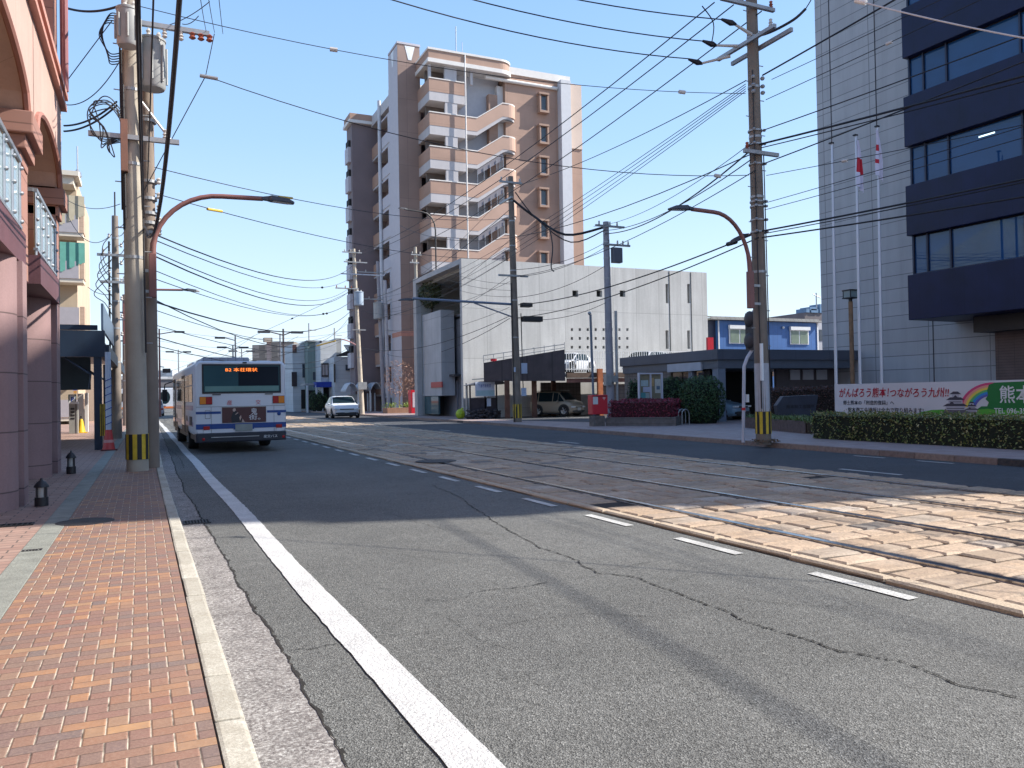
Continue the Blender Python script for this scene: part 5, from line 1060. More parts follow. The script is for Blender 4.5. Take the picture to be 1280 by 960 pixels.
def curved_lamp(lab,x,y,zbox0,zbox1,ztop,reach,side,m=M_lamp,r=.05,head=.65,box=True,zbase=None,gap=.12):
    t=thing('street_lamp',lab,'street lamp',(x,y,zbox0),'street lamps with curved arms')
    if box:
        q=MB(); q.box(x-.07,x+.07,y-.07,y+.07,zbox0,zbox1); q.build('lamp_post',m,t,bev=.015)
        for z in (zbox0+.12,zbox1-.35): q=MB(); q.box(x-.05 if side<0 else x-.3,x+.3 if side<0 else x+.05,y-.02,y+.02,z-.03,z+.03); q.build('mounting_bracket',M_gal,t)
    P=[(x,y,zbox1-.05)]; n=10; hh=ztop-zbox1
    for i in range(n+1):
        a=math.pi/2*i/n; P.append((x+side*reach*.62*(1-math.cos(a)),y,zbox1+hh*math.sin(a)))
    P.append((x+side*reach,y,ztop+.02)); q=MB(); q.tube(P,[r*1.25]*3+[r]*(len(P)-3),10); q.build('curved_arm',m,t,smooth=True)
    lamp_head(t,(x+side*(reach-.03),y,ztop+.01),(x+side*(reach+head),y,ztop-.03)); return t
d1=15.9
curved_lamp('red-brown curved street lamp fixed to the big left pole','' and 0 or PY(191,350,17.6)[0],17.6,zp(372,192,16.1),zp(317,191,16.1),zp(243,270,16.5),2.15,1)
p=PY(938,360,15.7); curved_lamp('red-brown curved street lamp reaching left from the tall pole by the annex',p[0],15.7,zp(386,938,20.1),zp(340,938,20.1),zp(268,880,19.8),1.75,-1)
p=PY(156,420,36); curved_lamp('smaller curved street lamp on the pole beyond the blue arcade',p[0],36,zp(430,156,32.5),zp(380,156,32.5),zp(362,200,33),2.2,1,r=.045)
t=thing('street_lamp','dark lamp head facing away behind the tall annex pole','street lamp',(14.1,16.2,5.3)); lamp_head(t,PY(936,294,16.4),PY(912,304,16.6),.15); q=MB(); q.tube([PY(940,292,16.2),PY(934,295,16.4)],.03,6); q.build('lamp_arm',M_lamp,t)
t=thing('street_lamp','street lamp on the long bracket over the tracks beside the shelter pole','street lamp',(11.3,36,5.9)); lamp_head(t,(11.35,36,5.98),(10.6,36,5.95),.16)
t=thing('street_lamp','black arched street lamp silhouetted against the terracotta tower','street lamp',PY(545,330,58)); x=PY(545,330,58)[0]
q=MB(); q.tube([(x,58,.1),(x,58,14.2)]+[(x-1.0*(1-math.cos(a)),58,14.2+1.3*math.sin(a)) for a in (.4,.8,1.2,1.57)]+[(x-2.3,58,15.6)],.06,8); q.build('lamp_post',M_blackp,t,smooth=True); lamp_head(t,(x-2.2,58,15.6),(x-2.9,58,15.65),.14)
# distant lamps
def far_lamp(lab,px,pyt,d,heads=((-1,1.6),(1,1.3)),m=M_lamp,r=.1):
    p=D(px,pyt,d); t=thing('street_lamp',lab,'street lamp',(p[0],p[1],0),'distant street lamps'); q=MB(); q.tube([(p[0],p[1],0),(p[0],p[1],p[2])],[r,r*.7],8)
    z=p[2]-.5
    for s_,l in heads: q.tube([(p[0],p[1],z),(p[0]+s_*l,p[1],z+.25)],.05,6)
    q.build('lamp_post',m,t)
    for s_,l in heads: 
        h=MB(); h.box(min(p[0]+s_*l,p[0]+s_*(l+.9)),max(p[0]+s_*l,p[0]+s_*(l+.9)),p[1]-.15,p[1]+.15,z+.15,z+.32); h.build('lamp_head',mat('lamp_head_dark',(.05,.055,.07),.5),t)
far_lamp('red-brown double street lamp standing left of the bus roof',199,411,75)
far_lamp('grey double street lamp above the left of the bus roof',223,437,95,((-1,.5),(1,.5)),M_gal)
far_lamp('grey twin-headed lamp above the middle of the bus roof',291,431,80,((-1,.6),(1,.6)),M_gal); far_lamp('tall slender lamp above the middle of the bus roof',294,419,75,((-1,.9),),M_gal); far_lamp('small twin-headed lamp right of the middle of the bus roof',302,436,90,((-1,.5),(1,.5)),M_gal)
far_lamp('dark lamp post with long left arm behind the right edge of the bus',354,411,62,((-1,1.0),(1,.6)),mat('post_dark',(.07,.06,.07),.6)); far_lamp('bluish lamp post just right of the dark one behind the bus',350,417,66,(),mat('post_blue',(.15,.17,.22),.6),.08)
t=thing('traffic_light','small far traffic light left of the bus roof','traffic light',D(205,462,75)); p=D(206,462,75); q=MB(); q.box(p[0]-.2,p[0]+.5,p[1],p[1]+.2,p[2]-.3,p[2]+.1); q.build('signal_head',M_blackp,t); q=MB(); q.tube([D(199,458,75),D(205,459,75)],.05,6); q.build('signal_arm',M_gal,t)
# traffic signal (seen edge-on) with its bent white post
p=G(929,553); t=thing('traffic_signal','edge-on signal head on a bent white post beside the tall annex pole','traffic signal',p)
x0,y0=p[0],p[1]; A=lambda px,py: PY(px,py,y0); q=MB(); q.tube([(x0,y0,.1),A(930,470),A(930,458),A(934,447),A(941,436),A(943,424),A(942,388)],.045,10); po=q.build('post',mat('post_white_lilac',(.50,.51,.58),.4,.08),t,smooth=True)
q=MB(); q.tube([A(929.5,513),A(929.5,509.5)],.05,10); q.build('red_band',mat('bus_red',(.55,.02,.03),.4),po); q=MB(); a=A(933,500); q.box(a[0]-.03,a[0]+.05,y0-.05,y0,zp(503,932,20.9),zp(493,932,20.9)); q.build('small_plate',M_white,po)
q=MB(); 
for py in (399,426): a=A(937,py); q.ball((a[0],a[1],a[2]),.22,14,(.45,.9,1))
a=A(939,413); q.box(a[0]-.07,a[0]+.05,a[1]-.15,a[1]+.15,zp(437,938,21),zp(390,938,21)); q.build('signal_head',mat('signal_dark',(.05,.05,.06),.6,.1),t,smooth=True)
# post by the parking deck, lamp on wooden post, flag poles
p=G(737,520); t=thing('slim_post','slim blue-grey post standing by the car park entrance','post',p); q=MB(); y_=33.5; a=PY(738,393,y_); q.tube([(a[0]+.1,y_,.1),(a[0],y_,a[2])],.06,8); q.build('shaft',mat('post_bluegrey',(.13,.16,.21),.5,.1),t); q=MB(); q.ball((a[0]-.05,y_,a[2]+.05),.09,8); q.build('cap',M_gal,t)
yb_=22.5
a=PY(1063,372,yb_+1); t=thing('garden_lamp','square lantern on a wooden post between the flagpoles','lamp',(a[0],yb_+1,.1)); q=MB(); q.tube([(a[0]+.02,yb_+1,.1),(a[0],yb_+1,PY(1063,377,yb_+1)[2])],.085,10); q.build('wooden_post',mat('weathered_wood',(.24,.14,.08),.8,.3,6,streak=.3),t,smooth=True)
z=PY(1063,372,yb_+1)[2]; q=MB(); q.box(a[0]-.19,a[0]+.19,yb_+.82,yb_+1.18,z-.0,z+.26); q.build('lantern_glass',mat('lantern_pane',(.20,.26,.27),.3,.1),t); q=MB(); q.box(a[0]-.22,a[0]+.22,yb_+.78,yb_+1.22,z+.26,z+.31).box(a[0]-.22,a[0]+.22,yb_+.78,yb_+1.22,z-.04,z).box(a[0]-.05,a[0]+.05,yb_+.95,yb_+1.05,z-.16,z-.04)
for s1 in (-1,1):
    for s2 in (-1,1): q.box(a[0]+s1*.19-.015,a[0]+s1*.19+.015,yb_+1+s2*.18-.015,yb_+1+s2*.18+.015,z,z+.26)
q.build('lantern_frame',M_blackp,t)
FY=21.6
for px,pyt,lab in ((1040,180,'bare flagpole, leftmost of the three by the banner'),(1070,170,'flagpole flying the red sun flag, middle of the three'),(1097,159,'flagpole with white and red emblem flag, rightmost of the three')):
    a=PY(px,pyt,FY); b_=PY(px+4,480,FY); t=thing('flagpole',lab,'flagpole',(b_[0],FY,.1),'flagpoles by the banner'); q=MB(); q.tube([(b_[0]+.04,FY,.1),(a[0],FY,a[2])],[.062,.042],12); q.build('pole',mat('flagpole_alu',(.55,.56,.62),.35,.05,metal=.3),t,smooth=True)
    q=MB(); q.box(a[0]-.11,a[0]+.04,FY-.06,FY+.06,a[2],a[2]+.05); q.build('pulley_cap',M_blackp,t)
def flag(lab,px,py0,py1,w_,name,sun):
    a=PY(px,py0,FY); b_=PY(px,py1,FY); H_=a[2]-b_[2]; nx,nz=10,22; P=[]; t=None
    for i in range(nz+1):
        for j in range(nx+1):
            u=j/nx; v=i/nz; wd=w_*(.25+.75*min(1,v*1.6)); P.append((a[0]+u*wd-.06+.02*math.sin(v*6),FY-.08+.05*math.sin(u*11+v*2)*(.3+v),a[2]-v*(H_)-u*.25*(v)))
    def part(sel): 
        q=MB(); 
        for i in range(nz):
            for j in range(nx):
                if sel(( j+.5)/nx,(i+.5)/nz): k=i*(nx+1)+j; q.add([P[k],P[k+1],P[k+nx+2],P[k+nx+1]],[(0,1,2,3)])
        return q
    t=thing(name,lab,'flag',(a[0],FY,b_[2])); red=mat('flag_red',(.50,.01,.03),.7,.05); wh=mat('flag_white',(.62,.60,.72),.8,.04)
    f=(lambda u,v:.36<v<.70 and .0<u<1-.0*v) if sun else (lambda u,v:(.30<v<.45 and u<.55 and v-.30<.3*(.55-u)+.08) or (.62<v<.72 and u<.35))
    part(lambda u,v: not f(u,v)).build('white_cloth',wh,t,smooth=True); part(f).build('red_disc' if sun else 'red_emblem',red,t,smooth=True)
flag('limp white flag with red disc on the middle flagpole',1070.5,176,233,.27,'flag',True); flag('limp white flag with small red triangles on the right flagpole',1094,163,219,.32,'flag',False)
# ---------- banner ----------
bn=thing('banner_board','long white banner board with red Japanese slogan, castle drawing and green field','banner',(18,16,.2))
BXA=PX(1043,480,18.0); bx0=Vector((18.0,BXA[1],0)); bdir=Vector((0.02,-1,0)).normalized(); blen=8.0; zt=1.60; zb_=.42
def bp(u,z,o=0.0): v=bx0+bdir*u+Vector((-1,-.02,0)).normalized()*o; return Vector((v.x,v.y,z))
def bq(u0,u1,z0,z1,o=0.0): return [bp(u0,z0,o),bp(u1,z0,o),bp(u1,z1,o),bp(u0,z1,o)]
q=MB(); q.prism(bq(0,blen,zb_,zt),Vector((1,.02,0))*.03); q.build('board',mat('banner_white',(.60,.58,.61),.6,.05,1),bn)
q=MB(); 
for u in (0,2.0,4.0,6.0,8.0): p_=bp(u,0,-.06); q.tube([(p_.x,p_.y,.1),(p_.x,p_.y,zt)],.025,6)
q.build('support_post',M_gal,bn)
def bpx(px,py):  # pixel on banner plane -> (u,z)
    p_=PX(px,py,18.0); return (bx0.y-p_[1]),p_[2]
def btext(txt,px0,px1,pyt,pyb,m,name,sh=0,ext=.004,bold=.012):
    u0,_=bpx(px0,480); u1,_=bpx(px1,480); _,z1=bpx(px0,pyt); _,z0=bpx(px0,pyb)
    text_mb(txt,bp(u0,z0,.006),bdir,(0,0,1),height=z1-z0,width=u1-u0,ext=ext,shear=sh,bold=bold).build(name,m,bn)
def bpoly(pts,m,name,o=.004):
    q=MB(); q.prism([bp(*bpx(x,y),o) for x,y in pts],(-.0015,0,0)); q.build(name,m,bn)
M_sl_red=mat('slogan_red',(.42,.005,.03),.6,.05); M_txt=mat('text_dark',(.03,.03,.045),.6,.05)
for i_,(tx,a,b_) in enumerate((('がんばろう熊本！',1048.5,1109),('つながろう九州!!',1110.5,1183))): btext(tx,a,b_,485.3,497,M_sl_red,'slogan',.12,.004,.014)
btext('郷土熊本の「創造的復興」へ',1053.5,1116,500.5,506,M_txt,'small_lettering'); btext('熊本商工会議所は全力で取り組みます!',1059,1152,509,515.2,M_txt,'small_lettering')
Mg=mat('banner_green',(.01,.16,.03),.6,.05); Mg2=mat('banner_light_green',(.09,.36,.03),.6,.05)
bpoly([(1140,519),(1150,515),(1163,512.5),(1176,512),(1190,515),(1200,519)],Mg2,'green_hill')
cl=[(1215,519),(1218,512),(1224,508),(1231,508),(1233,503),(1229,499),(1232,494),(1231,488),(1233,481),(1240,478.3)]
bpoly(cl+[(1280,476.5),(1280,519)],Mg,'green_field',.006)
q=MB(); u_,_z=bpx(1280,490); q.prism([bp(u_,zb_+.02,.006),bp(blen-.02,zb_+.02,.006),bp(blen-.02,zt-.04,.006),bp(u_,zt-.04,.006)],(-.0015,0,0)); q.build('green_field',Mg,bn)
bpoly([(1215,519),(1221,512),(1232,511),(1246,513.5),(1262,512),(1280,514),(1280,519)],Mg2,'green_hill',.009)
cx,cy_=1236,513
for i,(cc) in enumerate(((.62,.05,.16),(.75,.28,.22),(.78,.55,.08),(.10,.42,.12),(.03,.22,.55),(.10,.10,.40))):
    ra=46-i*3.6; rb=ra-3.7; P1=[];P2=[]
    for k_ in range(11):
        a=math.radians(172-k_*8.6); P1.append((cx+ra*math.cos(a)*.9+2,cy_-ra*.76*math.sin(a))); P2.append((cx+rb*math.cos(a)*.9+2,cy_-rb*.76*math.sin(a)))
    q=MB()
    for k_ in range(10): q.poly([bp(*bpx(*z_),.0045) for z_ in (P1[k_],P1[k_+1],P2[k_+1],P2[k_])])
    q.build('rainbow_band',mat('rainbow_%d'%i,cc,.6,.03),bn)
mc=mat('castle_dark',(.05,.04,.06),.6,.1); mw=mat('castle_pale',(.45,.42,.48),.6,.1)
def cast(cx,cb,s_):
    def R_(w1,w2,h0,h1,m_,o,nm): bpoly([(cx-w1*s_,cb-h0*s_),(cx+w1*s_,cb-h0*s_),(cx+w2*s_,cb-h1*s_),(cx-w2*s_,cb-h1*s_)],m_,nm,o)
    R_(13,12,0,5,mat('castle_stone',(.13,.11,.13),.7,.2),.0062,'castle_base')
    R_(11,10.5,5,9,mw,.0066,'castle_wall'); R_(14,9,9,12,mc,.0075,'castle_roof'); R_(8,7.6,12,16,mw,.0066,'castle_wall')
    bpoly([(cx-9*s_,cb-9.5*s_),(cx+1*s_,cb-9.5*s_),(cx-4*s_,cb-14.5*s_)],mc,'castle_gable',.0082)
    R_(10.5,6,16,19,mc,.0075,'castle_roof'); bpoly([(cx-5*s_,cb-16.5*s_),(cx+5*s_,cb-16.5*s_),(cx,cb-21.5*s_)],mc,'castle_gable',.0088); R_(4,3.8,19,22.5,mw,.0066,'castle_wall'); R_(6.5,2.6,22.5,25.5,mc,.0078,'castle_roof')
    R_(9.5,9.5,6.3,7.2,mc,.007,'castle_window_row'); R_(6.5,6.5,13.4,14.3,mc,.007,'castle_window_row')
cast(1192,518,1.12); cast(1212,518,.62)
btext('熊本',1246,1287,482,504,mat('banner_letter_white',(.66,.66,.66),.6,.02),'large_lettering',0,.008); btext('TEL 096-354',1239,1283,510,517,mat('banner_letter_white',(.66,.66,.66),.6,.02),'phone_lettering',0,.010)
# ---------- red post box ----------
p=G(749,533); t=thing('post_box','red post box on a short leg beside the red hedge','post box',(p[0],p[1],.1)); y_=p[1]
M_pb=mat('post_red',(.50,.012,.03),.4,.08); xa=PY(737.5,500,y_)[0]; xb=PY(756.5,500,y_)[0]
q=MB(); q.box(xa,xb,y_-.2,y_+.2,zp(517.5,748,33.5),zp(493.5,748,33.5)); bo=q.build('box',M_pb,t,bev=.03)
q=MB(); q.box(xa+.02,xa+.25,y_-.215,y_-.201,zp(505,748,33.5),zp(496,748,33.5)); q.build('notice_plate',mat('plate_pale',(.55,.58,.58),.5),bo); q=MB(); q.box(xa+.06,xb-.06,y_-.212,y_-.201,zp(495.6,748,33.5),zp(494.8,748,33.5)); q.build('slot',M_blackp,bo)
text_mb('〒',(xb-.24,y_-.203,zp(500,748,33.5)),(1,0,0),(0,0,1),height=.11,width=.13,ext=.003).build('postal_mark',M_white,bo)
q=MB(); q.box((xa+xb)/2-.06,(xa+xb)/2+.06,y_-.05,y_+.05,.3,zp(517.5,748,33.5)); q.build('leg',mat('post_dark',(.07,.06,.07),.6),t)
q=MB(); q.box(xa+.05,xa+.55,y_-.25,y_+.2,.08,zp(519,748,33.5)-.0); q.build('stone_base',mat('mossy_stone',(.14,.12,.11),.9,.3,6,.5,30),t,bev=.03)
# ---------- notice board ----------
yN=31.2
xa=PY(799,490,yN)[0]; xb=PY(829,490,yN)[0]; t=thing('notice_board','white framed glass notice board standing behind the red hedge','notice board',((xa+xb)/2,yN,.1))
za,zb2=zp(501,815,36),zp(465,815,36)
q=MB(); q.box(xa,xb,yN,yN+.12,zb2-.07,zb2).box(xa,xb,yN,yN+.12,za,za+.06).box(xa,xa+.06,yN,yN+.12,za+.06,zb2-.07).box(xb-.08,xb,yN,yN+.12,.1,zb2-.07).box((xa+xb)/2-.03,(xa+xb)/2+.03,yN+.0,yN+.1,za+.06,zb2-.07); q.build('frame',mat('frame_lilac',(.56,.56,.64),.4,.05),t)
q=MB(); q.box(xa+.06,xb-.08,yN+.09,yN+.11,za+.06,zb2-.07); q.build('backboard',mat('cork_olive',(.24,.21,.14),.8,.15,3),t)
for (a,b_,c,d_,cc) in ((.12,.42,.55,.8,(.40,.50,.52)),(.2,.5,.3,.52,(.45,.48,.60)),(.10,.3,.05,.28,(.10,.30,.32)),(.3,.45,.02,.26,(.35,.42,.40)),(.56,.66,.55,.9,(.52,.35,.16)),(.70,.95,.25,.85,(.55,.55,.50)),(.76,.9,.4,.55,(.12,.18,.25))):
    q=MB(); w_=xb-xa; h_=zb2-za; q.box(xa+a*w_,xa+b_*w_,yN+.075 if cc[0]>.2 else yN+.07,yN+.085,za+.07+c*(h_-.2),za+.07+d_*(h_-.2)); q.build('poster',mat('poster_%d'%int(cc[0]*100+cc[2]*1000),cc,.6,.15,8),t)
# ---------- planter with red hedge ----------
def leafbox(q,x0,x1,y0,y1,z0,z1,n,size,T=None,rnd=.06):
    for _ in range(n):
        f=random.random()
        wx,wy,wz=x1-x0,y1-y0,z1-z0; A_=[wy*wz,wy*wz,wx*wz,wx*wz,wx*wy]; k_=random.choices(range(5),A_)[0]
        x=random.uniform(x0,x1);y=random.uniform(y0,y1);z=random.uniform(z0,z1)
        dpt=abs(random.gauss(0,rnd)); wob=.05*math.sin(x*5+y*3)+.04*math.sin(x*11-y*7+z*5)
        nn=[(-1,0,0),(1,0,0),(0,-1,0),(0,1,0),(0,0,1)][k_]
        if k_==0:x=x0+dpt-wob
        elif k_==1:x=x1-dpt+wob
        elif k_==2:y=y0+dpt-wob
        elif k_==3:y=y1-dpt+wob
        else:z=z1-dpt*.8+wob
        q.leaf((x,y,z),size,nn)
p0=G(757,533); 
t=thing('planter_hedge','dark red clipped hedge growing in a low stone planter','hedge',(18,28,.1))
PT_=Matrix.Translation((p0[0],p0[1],.1))@Matrix.Rotation(math.atan2(26.6-p0[1],18.9-p0[0]),4,'Z')
pl_len=math.hypot(26.6-p0[1],18.9-p0[0])+.3
q=MB(PT_); q.box(0,pl_len,0,.18,0,.36).box(0,pl_len,3.6,3.78,0,.36).box(0,.18,.18,3.6,0,.36).box(pl_len-.18,pl_len,.18,3.6,0,.36); q.build('stone_planter',mat('planter_stone',(.15,.13,.12),.9,.3,5,.6,25,seams=(.45,.2,.015,.6)),t,bev=.02)
q=MB(PT_); q.box(.18,pl_len-.18,.18,3.6,.0,.3); q.build('soil',mat('soil',(.05,.035,.025),.95,.2),t)
RED=[(.10,.006,.022),(.20,.012,.04),(.30,.02,.055),(.14,.015,.03),(.07,.02,.02),(.24,.02,.05)]
q=MB(PT_); q.box(.2,pl_len-.25,.2,3.5,.3,.95); q.build('hedge_core',mat('hedge_core_red',(.05,.008,.015),.9,.2),t)
q=MB(PT_); leafbox(q,.08,pl_len-.12,.1,3.6,.34,1.04,5200,.045); q.build('foliage',leafmat('red_leaves',RED),t)
# ---------- round dark bushes ----------
DG=[(.012,.035,.012),(.02,.06,.018),(.035,.085,.025),(.05,.11,.03),(.018,.05,.02),(.06,.10,.04)]
def bush(lab,c,rx,ry,zt_,n,size,cols,mn,pw=3.0,name='clipped_bush'):
    t=thing(name,lab,'bush',(c[0],c[1],.1)); q=MB(); q2=MB(); 
    for _ in range(n):
        a=random.uniform(0,2*math.pi); v=random.uniform(-1,1); w_=(1-abs(v)**pw)**(1/pw); rr=1-abs(random.gauss(0,.045)); ca,sa=math.cos(a),math.sin(a)
        k_=1/((abs(ca)**pw+abs(sa)**pw)**(1/pw)); wob=1+.035*math.sin(a*7+v*5)+.03*math.sin(a*13-v*9)
        q.leaf((c[0]+rx*ca*k_*w_*rr*wob,c[1]+ry*sa*k_*w_*rr*wob,.1+zt_*.5+zt_*.5*v*rr*wob),size,(ca,sa,v))
    q2.lathe((c[0],c[1],.1),[(min(rx,ry)*.7,0),(min(rx,ry)*.86,zt_*.2),(min(rx,ry)*.88,zt_*.7),(min(rx,ry)*.6,zt_*.92)],14); q2.build('bush_core',mat('bush_core',(.008,.015,.008),.95,.2),t); q.build('foliage',leafmat(mn,cols),t); return t
dB=32.0
p=PY(879,500,27.6); bush('large rounded dark green bush left of the carport column',(p[0],27.7),.85,.9,zp(470,879,34.3)-.1,5200,.05,DG,'dark_leaves')
p=PY(846,500,31.3); bush('dark green bush behind the notice board',(p[0],31.6),.8,.7,zp(470,846,36)-.1,3000,.055,DG,'dark_leaves'); 
p=PY(796,500,33.8); bush('narrow dark shrub between the tiled wall and the notice board',(p[0],34.0),.3,.4,zp(473,796,38)-.1,900,.055,DG,'dark_leaves')
# bike rack
t=thing('bike_rack','chrome hoop bicycle rack between the red hedge and the round bush','bike rack',(20.2,27.5,.1))
for i in range(4):
    a=PY(857-i*4.5,525,27.0+.45*i); q=MB(); x,y=a[0],27.0+.45*i; q.tube([(x-.18,y,.1),(x-.18,y,.55)]+[(x-.18*math.cos(s_),y,.55+.2*math.sin(s_)) for s_ in (.5,1.0,1.57,2.1,2.6)]+[(x+.18,y,.55),(x+.18,y,.1)],.022,8); q.build('hoop',M_alu,t,smooth=True)
# ---------- planter with grasses and stone sign ----------
p0=G(930,535); p1=G(1006,543)
t=thing('grass_planter','low slatted planter overflowing with green grasses','planter',(p0[0],p0[1],.1)); an_=math.atan2(p1[1]-p0[1],p1[0]-p0[0]); T2=Matrix.Translation((p0[0],p0[1],.1))@Matrix.Rotation(an_,4,'Z'); ln=math.hypot(p1[0]-p0[0],p1[1]-p0[1])
q=MB(T2); n=int(ln/.09)
for i in range(n): q.box(i*.09,i*.09+.075,0,.04,.04,.40)
q.box(0,ln,.03,.06,.34,.38).box(0,ln,-.01,.1,0,.04); q.build('wooden_slats',mat('dark_slats',(.12,.085,.08),.8,.3,9),t)
q=MB(T2); q.box(.0,ln,.07,1.2,0,.36); q.build('soil',mat('soil',(.05,.035,.025),.95),t)
q=MB(T2)
for _ in range(1500):
    x=random.uniform(-.05,ln+.1); y=random.uniform(0,1.15); h_=random.uniform(.15,.34); a=random.uniform(0,6.28); b_=random.uniform(.08,.25); w_=.011
    p_=[Vector((x+b_*math.cos(a)*f**2,y+b_*math.sin(a)*f**2-.05*f,.34+h_*f-h_*.35*f*f)) for f in (0,.5,1)]; s_=Vector((-math.sin(a),math.cos(a),0))*w_
    q.add([p_[0]-s_,p_[0]+s_,p_[1]+s_,p_[1]-s_,p_[2]],[(0,1,2,3),(3,2,4)])
q.build('grasses',leafmat('grass_blades',[(.05,.10,.02),(.10,.17,.04),(.16,.22,.07),(.22,.24,.10)]),t)
yS=21.2; t=thing('stone_sign','dark slate slab with faint engraved characters beside the banner','stone sign',(PY(1000,510,yS)[0],yS,.1))
P_=[PY(x,y,yS) for x,y in ((973,519),(1018,522),(1023,493.5),(979,495.5),(971,507))]; q=MB(); q.prism(P_,(.05,.22,0)); q.build('slab',mat('slate_stone',(.035,.04,.06),.45,.2,3,.2,30),t,bev=.015)
a=PY(983,511,yS-.012); text_mb('熊本商工会議所',(a[0],yS-.008,a[2]),(1,0,0),(0,0,1),height=.13,width=PY(1018,511,yS)[0]-a[0],ext=.002).build('engraved_lettering',mat('engraving',(.008,.008,.012),.6,.1),t)
yD=22.4; p=PY(1014,500,yD); t=thing('clipped_hedge','dark brownish red hedge behind the slate sign','hedge',(p[0],yD+.4,.1)); xa=PY(986,500,yD)[0]; xb=PY(1048,500,yD)[0]; zt_=zp(484.5,1014,26.8)
q=MB(); leafbox(q,xa,xb,yD,yD+1.3,.1,zt_,4200,.04); q.build('foliage',leafmat('brown_leaves',[(.04,.018,.015),(.07,.03,.022),(.10,.035,.03),(.03,.03,.015)]),t); q=MB(); q.box(xa+.1,xb-.1,yD+.1,yD+1.2,.1,zt_-.08); q.build('hedge_core',mat('brown_core',(.02,.012,.01),.95),t)
p=PY(972,505,23.5); t=thing('small_sign','small round blue sign on a stick in the carport planting','sign',(p[0],23.5,.1)); q=MB(); q.tube([(p[0],23.5,.1),(p[0],23.5,p[2])],.02,6); q.build('stake',M_white,t); q=MB(); a=PY(972,500,23.5); q.lathe((0,0,0),[(.11,0),(.11,.02)],16); v_=[Vector((v.x,v.z,v.y)) for v in q.v]; q2=MB(); q2.add([v+Vector((a[0],23.48,a[2])) for v in v_],q.f); q2.build('disc',mat('sign_blue',(.10,.25,.55),.4,.05),t); text_mb('P',(a[0]-.04,23.478,a[2]-.055),(1,0,0),(0,0,1),height=.11,width=.08,ext=.003).build('sign_letter',M_white,t)
# ---------- long low hedge by the far pavement ----------
h0=G(1008,549); t=thing('low_hedge','long low green hedge in front of the banner','hedge',(16.9,12,.1)); GRN=[(.04,.07,.015),(.10,.14,.025),(.15,.19,.04),(.22,.23,.07),(.27,.22,.08),(.07,.12,.025),(.42,.38,.20)]
hx0,hx1,hy0,hy1=16.55,17.65,7.5,h0[1]; q=MB()
for seg in range(6):
    a=hy0+(hy1-hy0)*seg/6; b_=hy0+(hy1-hy0)*(seg+1)/6; leafbox(q,hx0,hx1,a,b_,.12,.78,2300 if seg>1 else 1200,.036,rnd=.075)
for _ in range(2600):
    y=random.uniform(hy0,hy1); x=random.uniform(hx0-.03,hx1); hgt=.77+.05*math.sin(y*4.1)*math.sin(y*1.3+x*5)+abs(random.gauss(0,.045)); q.leaf((x,y,hgt),.03)
q.build('foliage',leafmat('hedge_leaves',GRN),t); q=MB(); q.box(hx0+.07,hx1-.07,hy0,hy1-.07,.1,.74); q.build('hedge_core',mat('hedge_core',(.014,.018,.008),.95,.3,8),t)
# weeds at the pole foot
q=MB()
for _ in range(260):
    a=random.uniform(0,6.28); r_=random.uniform(.15,.4); q.leaf((14.25+r_*math.cos(a),15.9+r_*.8*math.sin(a),.14+random.uniform(0,.08)),.03)
struct(tag(q.build('dry_weeds',leafmat('dry_leaves',[(.12,.07,.04),(.2,.12,.06),(.08,.06,.03)])),'dry brown weeds round the foot of the tall annex pole','weeds'),'stuff')
# ---------- parking deck ----------
dk=thing('parking_deck','raised steel parking deck with dark ramp wall and white railings','parking deck',(26,41,.1))
rp0,rp1=Vector((17.55,42.6,0)),Vector((21.7,40.45,0)); d_=(rp1-rp0)
M_ramp=mat('ramp_steel',(.085,.065,.07),.65,.3,1.5,.1,20,streak=.4,seams=(.62,None,.04,.5)); M_rust=mat('rusty_beam',(.13,.085,.065),.8,.4,2,.3,20,streak=.5); M_or=mat('rust_orange',(.42,.13,.05),.8,.4,3,.3,20)
q=MB(); q.prism([(rp0.x,rp0.y,2.28),(rp1.x,rp1.y,2.22),(rp1.x,rp1.y,4.02),(rp0.x,rp0.y,3.34)],(.03,.08,0)); rw=q.build('ramp_wall',M_ramp,dk)
q=MB()
for i in range(9):
    t_=i/8; p_=rp0.lerp(rp1,t_); zt0=3.34+.68*t_; q.tube([(p_.x,p_.y,zt0),(p_.x,p_.y,zt0+.42)],.02,6)
q.tube([(rp0.x,rp0.y,3.76),(rp1.x,rp1.y,4.32)],.022,6).tube([(rp0.x,rp0.y,3.5),(rp1.x,rp1.y,4.12)],.016,6); q.build('ramp_railing',M_gal,rw)
a=rp0; q=MB(); q.box(17.9,18.25,42.3,42.4,3.42,3.56); q.build('red_marker',M_pb,rw)
yk=40.45
q=MB(); q.box(21.7,37,yk,44.58,2.55,2.66); q.build('deck_floor',M_concs,dk); q=MB(); q.prism([(17.6,42.7,2.4),(21.7,40.6,2.66),(21.7,44.58,2.66),(17.6,44.58,2.4)],(0,0,.06)); q.build('ramp_floor',M_concs,dk)
q=MB(); q.box(21.75,37,yk-.12,yk,2.38,2.68); q.build('edge_beam',M_rust,dk); q=MB(); q.box(21.9,37,yk+.05,yk+.2,2.12,2.36); q.build('pink_beam',mat('faded_red_steel',(.36,.17,.14),.8,.4,2,streak=.3),dk)
for px,py in ((634,518),(668,517),(692,515)):
    p_=PY(px,500,41.9 if px<690 else 43.5); q=MB(); q.box(p_[0]-.12,p_[0]+.12,p_[1]-.1,p_[1]+.1,.1,2.3); q.build('steel_column',mat('column_rust',(.14,.065,.045),.8,.3,3),dk)
p_=PY(749,500,yk-.1); q=MB(); q.box(p_[0]-.16,p_[0]+.16,yk-.3,yk-.13,.1,2.9); q.build('steel_column',M_or,dk); 
